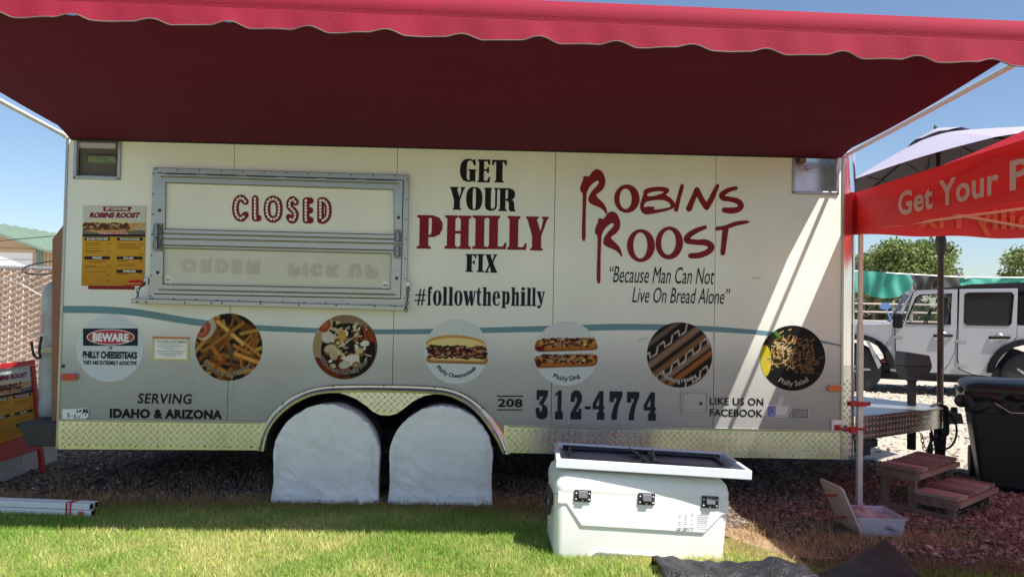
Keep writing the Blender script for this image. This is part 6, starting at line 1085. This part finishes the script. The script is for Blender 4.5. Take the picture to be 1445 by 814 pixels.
# ================================================================ CHAIN LINK FENCE WITH SLATS
FN = empty('slatted_fence', (-5.6, 3.6, 0), 'chain link fence filled with tan privacy slats behind the left end of the trailer', 'fence')
M_slat = mat('tan_slat', (.52, .37, .27), .55, var=.25, vs=3); M_wire = mat('galvanised_wire', (.42, .42, .42), .45, .7)
fx0, fx1, fy, fz1 = -8.2, -2.6, 3.6, S(30, 380, 3.6)[1]; n = 0; q = MB(); DP = .075
# flat slats woven through the mesh: each leans with the mesh so that the face reads as rows of scales
for i in range(int((fx1 - fx0) / DP)):
    x = fx0 + i * DP; k = MB(); N = int(fz1 / DP * 2); pts = []
    for j in range(N + 1): zz = .05 + j * (fz1 - .05) / N; o = .014 * math.sin(j * math.pi); b = .020 * (1 if (j + i) % 2 else -1); pts.append((zz, b))
    vs = []
    for zz, b in pts: vs += [(x - DP * .47, fy + b, zz), (x + DP * .47, fy - b * .3, zz)]
    k.add(vs, [(2 * j, 2 * j + 1, 2 * j + 3, 2 * j + 2) for j in range(N)]); k.build('slat', M_slat, FN)
q = MB(); s_ = DP
for i in range(-int(fz1 / s_) - 1, int((fx1 - fx0) / s_) + 1):
    for d in (1, -1):
        a = fx0 + i * s_ if d == 1 else fx0 + (i + fz1 / s_) * s_; pts = []
        K = int(fz1 / s_ * 2)
        for j in range(K + 1):
            zz = j * s_ / 2; x = a + d * zz
            if fx0 <= x <= fx1 and zz <= fz1 + .03: pts.append((x, fy - .028 + .006 * (j % 2), zz))
        if len(pts) > 1: q.tube(pts, .0035, 3, caps=False)
q.build('wire_mesh', M_wire, FN, kind='stuff', recalc=False)
q = MB(); [q.tube([(fx0 + i * .04, fy - .02, fz1 - .02), (fx0 + i * .04 + .012, fy - .02, fz1 + .03 + .03 * rng.uniform())], .004, 4) for i in range(int((fx1 - fx0) / .04))]; q.build('twisted_wire_ends', M_wire, FN, kind='stuff')
q = MB(); q.tube([(fx0, fy, fz1 + .02), (fx1, fy, fz1 + .02)], .02, 8); q.build('top_rail', M_wire, FN)
for x in (fx0, -5.9, -3.6): q = MB(); q.tube([(x, fy + .07, 0), (x, fy + .07, fz1 + .06)], .028, 10); q.build('post', M_wire, FN)
# white weeds / blossoms along the fence top
q = MB(); pts = [S3(x, y, 3.4) for x, y in ((0, 393), (30, 401), (60, 418), (75, 428))]; q.tube(pts, .006, 5); tag(q.build('slack_wire', M_wire), 'slack wire sagging across the tan slatted fence', 'wire')
q = MB(); q.tube([S3(-20, 342, 9), S3(30, 337, 9), S3(78, 333, 9), S3(150, 330, 9)], .008, 5); tag(q.build('overhead_cable', M_rubber), 'thin dark overhead cable crossing in front of the green roofed shed', 'cable')
# ================================================================ SHED WITH GREEN ROOF
BG = empty('metal_shed', (-20, 26, 0), 'tan metal shed with green roof and white door beyond the fence', 'shed')
M_tan = mat('tan_siding', (.56, .38, .22), .6, var=.04, vs=2); M_gr = mat('green_metal', (.17, .24, .18), .45, .2, var=.08, vs=2); ez = S(58, 352, 20)[1]; ex = S(58, 352, 20)[0]; rx_, rz_ = ex - 2.8, ez + 2.8 * .34; by0, by1 = 20., 34.
q = MB(); q.slab([(rx_ - 2.8, 0), (ex, 0), (ex, ez), (rx_, rz_), (rx_ - 2.8, ez)], by0, by0 + .1); q.build('front_wall', M_tan, BG)
q = MB(); n = 60
for i in range(n):
    a, b = lerp(by0 + .1, by1, i / n), lerp(by0 + .1, by1, (i + .62) / n); q.box((ex - .06, a, 0), (ex, b, ez - .02)); q.box((ex - .06, b + .002, 0), (ex - .03, lerp(by0 + .1, by1, (i + 1) / n) - .002, ez - .02))
q.build('side_wall', M_tan, BG, kind='stuff')
q = MB(); q.box((rx_ - 2.8, by0 + .1, 0), (rx_ - 2.7, by1, ez - .03)); q.slab([(rx_ - 2.7, 0), (ex - .07, 0), (ex - .07, ez - .05), (rx_, rz_ - .08), (rx_ - 2.7, ez - .05)], by1, by1 + .1); q.build('back_wall', M_tan, BG)
for sgn_ in (1, -1):
    q = MB(); x1_ = rx_ + sgn_ * 3.15; z1_ = rz_ - 3.15 * .34
    q.hull([(rx_, by0 - .3, rz_ + .01), (x1_, by0 - .3, z1_ + .01), (x1_, by1 + .3, z1_ + .01), (rx_, by1 + .3, rz_ + .01), (rx_, by0 - .3, rz_ + .09), (x1_, by0 - .3, z1_ + .09), (x1_, by1 + .3, z1_ + .09), (rx_, by1 + .3, rz_ + .09)]); rf = q.build('roof', M_gr, BG)
    q = MB()
    for i in range(24): y = lerp(by0, by1, i / 23); q.hull([(rx_, y - .03, rz_ + .092), (x1_, y - .03, z1_ + .092), (x1_, y + .03, z1_ + .092), (rx_, y + .03, rz_ + .092), (rx_, y - .01, rz_ + .13), (x1_, y - .01, z1_ + .13), (x1_, y + .01, z1_ + .13), (rx_, y + .01, rz_ + .13)])
    q.build('seams', M_gr, rf, kind='stuff')
q = MB(); q.box((ex - .12, by0 - .04, 0), (ex + .03, by0 + .12, ez)); q.build('corner_trim', M_gr, BG)
d0, d1 = S(-60, 375, 20), S(47, 357, 20); q = MB(); q.box((d0[0], by0 - .03, 0), (d1[0], by0 - .005, d1[1])); dr_ = q.build('roller_door', M_white, BG)
q = MB(); [q.box((d0[0], by0 - .045, z), (d1[0], by0 - .031, z + .03)) for z in np.arange(.4, d1[1], .45)]; q.build('door_ribs', mat('door_grey', (.5, .5, .5), .5), dr_, kind='stuff')
q = MB(); q.box((d0[0] - .1, by0 - .05, d1[1] + .002), (d1[0] + .1, by0 - .004, d1[1] + .12)); q.build('door_header', M_tan, BG)

# ================================================================ FOUR BY FOUR
JY = 7.2; JTH = R_(25); JP0 = S3(1335, 480, JY)
def J(x, y):                                      # the near side of the car stands on a plane turned by JTH
    d = _ray(x, y); n = Vector((math.sin(JTH), math.cos(JTH), 0)); p = CAM + d * ((JP0 - CAM).dot(n) / d.dot(n)); return (JP0.x + (p - JP0).dot(Vector((math.cos(JTH), -math.sin(JTH), 0))), p.z)
M_jp = mat('silver_car_paint', (.36, .37, .40), .34, .4, coat=.6, var=.03, vs=3); M_jb = mat('black_trim', (.008, .008, .009), .6, var=.2, spec=.12); M_top = mat('black_soft_top', (.008, .008, .009), .85, spec=.08, bump=.3, bs=12)
M_gl = mat('tinted_glass', (.012, .013, .015), .08, spec=.25); M_glc = mix_alpha(mat('clear_glass', (.05, .06, .06), .03, spec=.5), .86)
JP = empty('off_roader', (JP0.x, JY, 0), 'silver four door off-roader with black soft top parked behind the tongue', 'car')
JB = 1.62; zs = J(1300, 526)[1]; zh = J(1259, 457)[1]; zb = J(1340, 458.6)[1]; xF = J(1170, 500)[0]; xR = J(1500, 500)[0]; fwx, rwx, TR_ = J(1210, 545)[0], J(1452, 545)[0], .40
def ar(cx, r, n=8, z0=None): z0 = zs if z0 is None else z0; a0 = math.asin(min(1, (z0 - .42) / r)); return [(cx + r * math.cos(t), .42 + r * math.sin(t)) for t in [a0 + (math.pi - 2 * a0) * i / n for i in range(n + 1)]]
side = [(xF, zs + .1)] + [(xF, zh - .12), (xF + .1, zh - .04), J(1259, 457), (J(1262, 457.5)[0], zb), (xR, zb + .03), (xR, zs)] + ar(rwx, .52) + ar(fwx, .52)
q = MB()
for y in (JY, JY + JB - .05): q.slab(side, y, y + .05)
q.build('body_side', M_jp, JP, bevel=.012)
q = MB(); x1 = J(1262, 457)[0]; q.hull([(xF, JY + .052, zh - .12), (x1, JY + .052, zh - .1), (x1, JY + JB - .052, zh - .1), (xF, JY + JB - .052, zh - .12), (xF + .05, JY + .15, zh + .01), (x1, JY + .06, zh + .035), (x1, JY + JB - .06, zh + .035), (xF + .05, JY + JB - .15, zh + .01)]); q.build('hood', M_jp, JP, bevel=.03, segs=3)
q = MB(); q.box((xF - .02, JY + .06, zs + .1), (xF + .04, JY + JB - .06, zh - .05)); q.build('grille', M_jp, JP, bevel=.01)
q = MB(); q.box((xF - .3, JY + .02, .5), (xF - .02, JY + JB - .02, .68)); q.build('bumper', M_jb, JP, bevel=.03)
q = MB(); q.box((xF + .1, JY + .06, zs - .05), (xR, JY + JB - .06, zs + .12)); q.box((xF + .3, JY + .1, .24), (xR - .2, JY + JB - .2, zs - .051)); q.build('chassis', M_under, JP)
q = MB(); q.box((J(1244, 530)[0], JY - .03, .26), (J(1398, 530)[0], JY + .1, zs - .005)); q.build('rock_rail', M_jb, JP, bevel=.02)
for cx in (fwx, rwx):
    for ys in (-1, 1):
        y0 = JY - .03 if ys < 0 else JY + JB - .21; w_ = MB(); w_.lathe([(.22, 0), (.33, -.005), (.385, .02), (.40, .05), (.40, .19), (.385, .22), (.33, .24), (.22, .24)], (cx, y0, .405), 36, 'Y'); wt = w_.build('tyre', M_rubber, JP, smooth=True)
        w_ = MB(); w_.lathe([(.03, .02), (.07, .02), (.09, .05), (.19, .06), (.215, .015), (.225, .02), (.225, .2), (.03, .2)], (cx, y0, .405), 30, 'Y'); w_.build('rim', M_chrome, JP, smooth=True)
        if ys < 0:
            for k in range(5): a = k * 1.2566; w_ = MB(); c = Vector((cx + .13 * math.cos(a), y0 + .028, .405 + .13 * math.sin(a))); w_.tube([Vector((cx + .05 * math.cos(a), y0 + .03, .405 + .05 * math.sin(a))), Vector((cx + .205 * math.cos(a), y0 + .022, .405 + .205 * math.sin(a)))], [.04, .028], 8); w_.build('spoke', M_chrome, JP, smooth=True)
for cx, mm, nm in ((fwx, M_jp, 'front_flare'), (rwx, M_jb, 'rear_flare')):
    q = MB(); A = ar(cx, .60, 14, .44); B_ = ar(cx, .505, 14, .44); vs = []
    for a, b in zip(A, B_): vs += [(a[0], JY - .004, a[1]), (a[0] * .9 + b[0] * .1, JY - .11, a[1] * .9 + b[1] * .1), (b[0], JY - .13, b[1]), (b[0], JY + .0, b[1])]
    q.add(vs, [(4 * i + k, 4 * i + k + 1, 4 * i + k + 5, 4 * i + k + 4) for i in range(14) for k in range(3)]); q.build(nm, mm if nm == 'rear_flare' else M_jb, JP, smooth=True)
q = MB(); q.slab([J(1222, 481), J(1226, 480), J(1243, 514), J(1239, 520)], JY - .14, JY - .132); q.build('flare_highlight_strip', M_jp, JP)
# doors with window frames
def door(px, win, glass, nm='door'):
    q = MB(); q.slab([J(*p) for p in px], JY - .022, JY - .001, [[J(*p) for p in win]]); d = q.build(nm, M_jp, JP, bevel=.008)
    q = MB(); q.slab([J(*p) for p in win], JY - .010, JY - .006); q.build('window', glass, d)
    q = MB(); W_ = [Vector((J(*p)[0], JY - .02, J(*p)[1])) for p in win]; q.tube(W_, .014, 6, closed=True); q.build('window_seal', M_jb, d); q = MB(); q.tube([Vector((J(*p)[0], JY - .004, J(*p)[1])) for p in px], .012, 5, closed=True); q.build('door_gap', M_jb, d); return d
fw = [(1281, 447), (1293, 420), (1298, 416.5), (1342.5, 414.5), (1341, 457.5), (1279, 456)]
rw = [(1362, 415), (1366, 413.5), (1427, 413), (1429.5, 416), (1426, 456), (1423, 459), (1364, 458), (1361, 455)]
fd = door([(1263, 458), (1275, 456), (1289, 413), (1294, 409.5), (1351, 408), (1350, 460), (1347, 495), (1338, 514), (1326, 526), (1275, 524), (1265, 516)], fw, M_glc)
rd = door([(1353.5, 408), (1436, 407), (1434, 475), (1422, 495), (1408, 512), (1398, 531), (1372, 528), (1354, 520), (1351, 505)], rw, M_gl)
for d, (a, b, y_) in ((fd, (1318, 1343, 473.5)), (rd, (1396, 1424, 476))):
    q = MB(); l, r = J(a, y_), J(b, y_); q.tube([(l[0], JY - .025, l[1]), (l[0] + .03, JY - .06, l[1]), (r[0] - .03, JY - .06, r[1]), (r[0], JY - .025, r[1])], .022, 8); q.build('handle', M_jb, d, smooth=True); q = MB(); q.lathe([(.07, 0), (.06, -.008)], ((l[0] + r[0]) / 2, JY - .022, l[1]), 16, 'Y'); q.build('handle_cup', M_chrome, d, smooth=True)
for d, px_, ys in ((fd, 1260, (475, 508)), (rd, 1350, (481, 515))):
    for y_ in ys: q = MB(); c = J(px_ + 6, y_); q.hull([(c[0] - .08, JY - .03, c[1] - .025), (c[0] + .09, JY - .03, c[1] - .018), (c[0] + .09, JY - .02, c[1] - .018), (c[0] - .08, JY - .02, c[1] - .025), (c[0] - .08, JY - .03, c[1] + .025), (c[0] + .09, JY - .03, c[1] + .018), (c[0] + .09, JY - .02, c[1] + .018), (c[0] - .08, JY - .02, c[1] + .025)]); q.build('hinge', M_chrome, d, bevel=.004)
# windscreen frame, roof, rear
q = MB(); yb = JY + JB - .05
q.tube([(J(1262, 457)[0], JY + .03, zb), (J(1290, 411)[0], JY + .06, J(1290, 411)[1]), (J(1290, 411)[0], yb - .06, J(1290, 411)[1]), (J(1262, 457)[0], yb - .03, zb)], .035, 8); q.build('windscreen_frame', M_jp, JP, smooth=True)
q = MB(); q.add([(J(1264, 456)[0], JY + .06, zb + .02), (J(1289, 413)[0], JY + .09, J(1289, 413)[1]), (J(1289, 413)[0], yb - .09, J(1289, 413)[1]), (J(1264, 456)[0], yb - .06, zb + .02)], [(0, 1, 2, 3)]); q.build('windscreen', M_glc, JP)
rz0, rz1 = J(1300, 411)[1], J(1400, 397.5)[1]; rxa, rxb = J(1287, 410)[0], xR + .02
q = MB(); q.hull([(rxa, JY - .03, rz0 - .02), (rxb, JY - .03, rz0 - .0), (rxb, yb, rz0 + .02), (rxa, yb, rz0 - .02), (rxa + .9, JY + .05, rz1 - .04), (rxb - .05, JY + .07, rz1 + .02), (rxb - .05, yb - .07, rz1 + .02), (rxa + .9, yb - .07, rz1 - .04)]); q.build('soft_top', M_top, JP, bevel=.03, segs=3)
q = MB(); q.box((J(1437, 480)[0], JY - .004, zb + .035), (xR, JY + .03, rz0 + .01)); q.box((J(1437, 480)[0], yb - .03, zb + .035), (xR, yb, rz0 + .01)); q.box((xR - .03, JY + .031, zb - .3), (xR, yb - .031, rz0 + .01)); q.build('rear_side_top', M_top, JP)
q = MB(); x = J(1352, 430)[0]; q.tube([(x, JY + .06, zb), (x, JY + .08, rz0 - .05), (x, yb - .08, rz0 - .05), (x, yb - .06, zb)], .035, 8); q.build('roll_bar', M_jb, JP, smooth=True)
for sx_ in (J(1347, 460)[0],):
    for sy in (JY + .3, JY + 1.0): q = MB(); q.hull([(sx_ - .08, sy - .2, zb - .5), (sx_ + .12, sy - .2, zb - .5), (sx_ + .12, sy + .2, zb - .5), (sx_ - .08, sy + .2, zb - .5), (sx_ + .02, sy - .16, zb + .22), (sx_ + .14, sy - .16, zb + .22), (sx_ + .14, sy + .16, zb + .22), (sx_ + .02, sy + .16, zb + .22)]); q.box((sx_ + .04, sy - .11, zb + .25), (sx_ + .12, sy + .11, zb + .40)); q.build('seat', M_jb, JP, bevel=.03)
q = MB(); q.box((J(1268, 457)[0], JY + .06, zb - .2), (J(1300, 457)[0], yb - .06, zb + .02)); q.build('dashboard', M_jb, JP, bevel=.03)
q = MB(); c = Vector((J(1312, 450)[0], JY + .40, J(1312, 450)[1])); q.tube([c + Vector((.06 * math.cos(a), .18 * math.sin(a) , .17 * math.cos(a))) for a in [i * math.pi / 10 for i in range(20)]], .016, 6, closed=True); q.tube([c + Vector((.0, -.17, 0)), c + Vector((-.03, 0, 0)), c + Vector((0, .17, 0))], .02, 6); q.build('steering_wheel', M_jb, JP)
q = MB(); c = J(1268, 452); q.tube([(c[0] + .04, JY - .02, c[1] - .08), (c[0] - .02, JY - .14, c[1] - .06)], .025, 8); mr_ = q.build('mirror_arm', M_jb, JP, smooth=True)
q = MB(); q.box((c[0] - .10, JY - .26, c[1] - .13), (c[0] + .05, JY - .1, c[1] + .12)); q.build('wing_mirror', M_jb, JP, bevel=.03, segs=3)
q = MB(); c = J(1250, 432); q.lathe([(.01, 0), (.09, .0), (.1, .012), (.09, .03), (.02, .04)], (c[0], JY + .1, c[1]), 20, 'Y'); q.v = [(x, y, c[1] + (z - c[1]) * .62) for x, y, z in q.v]; q.tube([(c[0] + .02, JY + .11, c[1] - .05), J(1256, 448)[0:1] + (JY + .1,) + J(1256, 448)[1:], (J(1260, 456)[0], JY + .08, zh)], .012, 6); q.build('round_mirror', mat('mirror_blue', (.2, .35, .7), .2, .6), JP, smooth=True)
q = MB(); q.box((J(1241, 500)[0], JY - .135, .66), (J(1241, 500)[0] + .02, JY - .10, .7)); bpy_skip = None
text('WILD', (1245, 506, 1256, 509), mat('badge_red', (.5, .05, .06), .5), JP, plane=JY, y=-.004) if False else None
fl = Flat(J, JY - .004)
for x, y, w_, h_ in ((1244, 505.5, 5, 3), (1250, 505.5, 6, 3), (1244, 509.5, 7, 3), (1252, 510, 3, 2.4)): fl.rect(x, y, x + w_ * .9, y + h_ * .6)
fl.build('red_badge', mat('badge_red', (.5, .05, .06), .5), JP, kind='stuff')
JP.rotation_euler = (0, 0, -JTH)
# ================================================================ SHADE CLOTH, CORRAL, TREES
def cloth(name, pxa, pxb, top, bot, y, m, lab, cat='shade cloth', grp=None, sagx=0):
    def f(u, v): px_ = lerp(pxa, pxb, u); t = np.interp(px_, *top); b = np.interp(px_, *bot); p = S3(px_, lerp(t, b, v), y); return (p.x, y + .12 * math.sin(u * 9 + v * 3) + .05 * math.sin(u * 31), p.z)
    q = MB(); q.grid(50, 10, f); return tag(q.build(name, m, smooth='all', recalc=False), lab, cat, grp)
M_sg = mat('green_shade_cloth', (.04, .26, .20), .7, var=.08, vs=3, trans=.3, stretch=(4, 1, .6)); M_sb = mat('black_shade_cloth', (.035, .033, .032), .85, trans=.1)
cloth('shade_cloth', 1190, 1284, ([1190, 1218, 1284], [381, 382.5, 387]), ([1190, 1218, 1235, 1255, 1270, 1284], [412, 414, 419, 421, 417, 405]), 13.6, M_sg, 'green shade cloth sagging at the left above the pipe corral')
cloth('shade_cloth', 1271, 1351, ([1271, 1351], [387, 391.5]), ([1271, 1280, 1290, 1351], [388, 402, 410, 408]), 13.75, M_sb, 'black shade cloth panel between the two green ones')
cloth('shade_cloth', 1356, 1470, ([1356, 1366, 1378, 1400, 1420, 1470], [391.5, 393.5, 391, 393, 392, 393]), ([1356, 1470], [404, 410]), 13.9, M_sg, 'green shade cloth showing above the black car roof')
CP = empty('corral_fence', (9, 19, 0), 'pale pipe rail corral fence beyond the off-roader', 'fence'); M_pipe = mat('weathered_pipe', (.34, .29, .25), .7, .2, var=.2)
for z in (.55, .85, 1.15, 1.45, 1.72): q = MB(); q.tube([(8.2, 19, z), (24, 19.6, z)], .035, 6); q.build('rail', M_pipe, CP)
for i in range(7): x = 8.2 + i * 2.63; q = MB(); q.tube([(x, 19 + .038 * i * 2.63 + .06, 0), (x, 19 + .038 * i * 2.63 + .06, 1.85)], .045, 6); q.build('post', M_pipe, CP)
for x, lb in ((9.75, 'pipe post at the left end of the green shade cloth'), (11.1, 'pipe post where the green and black shade cloths meet'), (12.4, 'pipe post behind the dark parasol pole, under the black shade cloth'), (14.2, 'pipe post under the right hand green shade cloth')): q = MB(); q.tube([(x, 14.1, 0), (x, 14.1, 2.5)], .04, 6); tag(q.build('shade_post', M_pipe), lb, 'post', 'posts of the shade cloth')
q = MB(); q.tube([S3(1180, 381, 14), S3(1284, 387, 14), S3(1355, 391, 14), S3(1480, 392, 14)], .012, 5); tag(q.build('support_wire', M_wire), 'taut wire along the top edge of the shade cloths', 'wire')
M_bark = mat('bark', (.10, .075, .055), .9, bump=.6, bs=8)
def tree(x, y, z0, h, rad, lab, n=5200, dark=(.07, .11, .03), light=(.28, .34, .10), lsz=.16, seed=1, flat=.72, grp='trees beyond the corral', cat='tree', cz=None, nc=26):
    r_ = np.random.default_rng(seed); t = empty('broadleaf_tree', (x, y, 0), lab, cat, grp); q = MB(); cz = h * .62 if cz is None else cz
    q.tube([(x, y, 0), (x + .05, y, h * .25), (x - .05, y, h * .45)], [rad * .07, rad * .055, rad * .04], 8); q.build('trunk', M_bark, t)
    cl = []
    for i in range(nc):
        a = r_.uniform(0, 6.28); e = r_.uniform(-.75, 1); rr = rad * r_.uniform(.45, .82); c = np.array([x + rr * math.cos(a) * math.sqrt(1 - e * e * .6), y + rr * math.sin(a) * math.sqrt(1 - e * e * .6), cz + e * (h - cz) * .78]); cl.append((c, rad * r_.uniform(.22, .42)))
        if i % 3 == 0:
            q = MB(); q.tube([(x, y, h * .3), tuple((np.array([x, y, h * .35]) + c) / 2 + r_.normal(0, .1, 3)), tuple(c)], [rad * .035, rad * .02, rad * .008], 6); q.build('limb', M_bark, t)
    C = np.array([c for c, _ in cl]); Rr = np.array([r for _, r in cl]); k = r_.integers(0, nc, n); d = r_.normal(0, 1, (n, 3)); d /= np.linalg.norm(d, axis=1)[:, None]; rr = Rr[k] * r_.uniform(.2, 1.25, n) ** .6
    P = C[k] + d * rr[:, None] * np.array([1, 1, flat]); s_ = lsz * r_.uniform(.5, 1.3, n); A = r_.normal(0, 1, (n, 3)); A /= np.linalg.norm(A, axis=1)[:, None]; B = np.cross(A, r_.normal(0, 1, (n, 3))); B /= np.linalg.norm(B, axis=1)[:, None]
    V = np.stack([P - A * s_[:, None], P + B * s_[:, None] * .5, P + A * s_[:, None], P - B * s_[:, None] * .5], 1).reshape(-1, 3); F = np.arange(4 * n).reshape(-1, 4)
    mb = MB(); mb.v = [tuple(v) for v in V]; mb.f = [tuple(f) for f in F]; mb.mi = [0] * n; c = np.array(dark) + (np.array(light) - np.array(dark)) * r_.uniform(0, 1, (n, 1)); mb.c = np.repeat(np.concatenate([c, np.ones((n, 1))], 1), 4, 0)
    mb.build('crown', mat('leaf', (1, 1, 1), .6, attr='Col', trans=.3), t, recalc=False, kind='stuff')
zt = S(1290, 340, 42)
tree(S(1288, 380, 42)[0], 42, 0, S(1290, 340, 42)[1], 2.75, 'large bushy green tree above the green and black shade cloths', 17000, seed=3, lsz=.135, cz=4.3, nc=60)
tree(S(1452, 380, 40)[0], 40, 0, S(1445, 345, 40)[1], 1.7, 'sparser small leaved tree at the right edge above the car roof', 3600, seed=8, lsz=.11, cz=4.2, nc=34)
tree(S(1232, 380, 50)[0], 50, 0, S(1230, 352, 50)[1], 2.2, 'smaller green tree at the left beside the large bushy one', 8000, seed=12, lsz=.13, cz=4.0, nc=34)
for i, (px_, py_, y, r_) in enumerate(((1235, 425, 60, 3.5), (1275, 424, 66, 3.6), (1325, 425, 62, 3.5), (1385, 423, 70, 3.8), (1430, 424, 64, 3.2), (1190, 424, 64, 3.4))):
    tree(S(px_, 430, y)[0], y, 0, S(px_, py_ - 4, y)[1] + .3, r_, ('dark low distant tree beyond the corral, right of the tent leg', 'dark low distant tree under the first green shade cloth', 'dark low distant tree seen through the car front window', 'dark low distant tree hidden mostly by the car roof', 'dark low distant tree at the right edge beyond the car', 'dark low distant tree half behind the trailer front corner')[i], 2400, (.03, .05, .02), (.07, .10, .035), .28, 20 + i, .6, 'distant tree line', cz=1.3, nc=22)

fl = Flat(lambda x, y: S(x, y), -.0035)
for x0, y0, x1, y1, w_ in ((327.5, 532, 326.5, 560, .7), (325.5, 562, 324.8, 590, .9), (332.5, 535, 331.5, 575, .5), (803.5, 546, 803, 566, 1.6), (803, 568, 802.6, 596, 1.2), (779.5, 546, 778.5, 597, 1.0), (556.5, 505, 555.8, 535, .9), (1006.8, 467, 1006.3, 480, 1.2), (1006.4, 505, 1006, 520, 1.0), (1039, 508, 1038.4, 530, .5)): fl.rib([(x0, y0), ((x0 + x1) / 2 + .3, (y0 + y1) / 2), (x1, y1)], w_, n=3, cap=False)
fl.build('worn_seam', mat('chipped_paint', (.5, .49, .46), .6), T, kind='stuff')
fl = Flat(lambda x, y: S(x, y), -.003)
for i in range(60):
    x, y = rng.uniform(100, 1180), rng.uniform(230, 590); fl.ell(x, y, rng.uniform(.2, .6), rng.uniform(.2, .6), 6, mi=i % 2)
for x, y, a in ((1132, 635, .15), (1060, 392, 0.1), (300, 580, .6), (900, 480, -.3)): fl.rib([(x, y), (x + 6, y + 6 * a), (x + 13, y + 10 * a)], .5, n=3, cap=False, mi=1)
fl.build('paint_chips', [mat('chipped_paint', (.5, .49, .46), .6), mat('seam_sealant', (.12, .11, .1), .8)], T, kind='stuff')
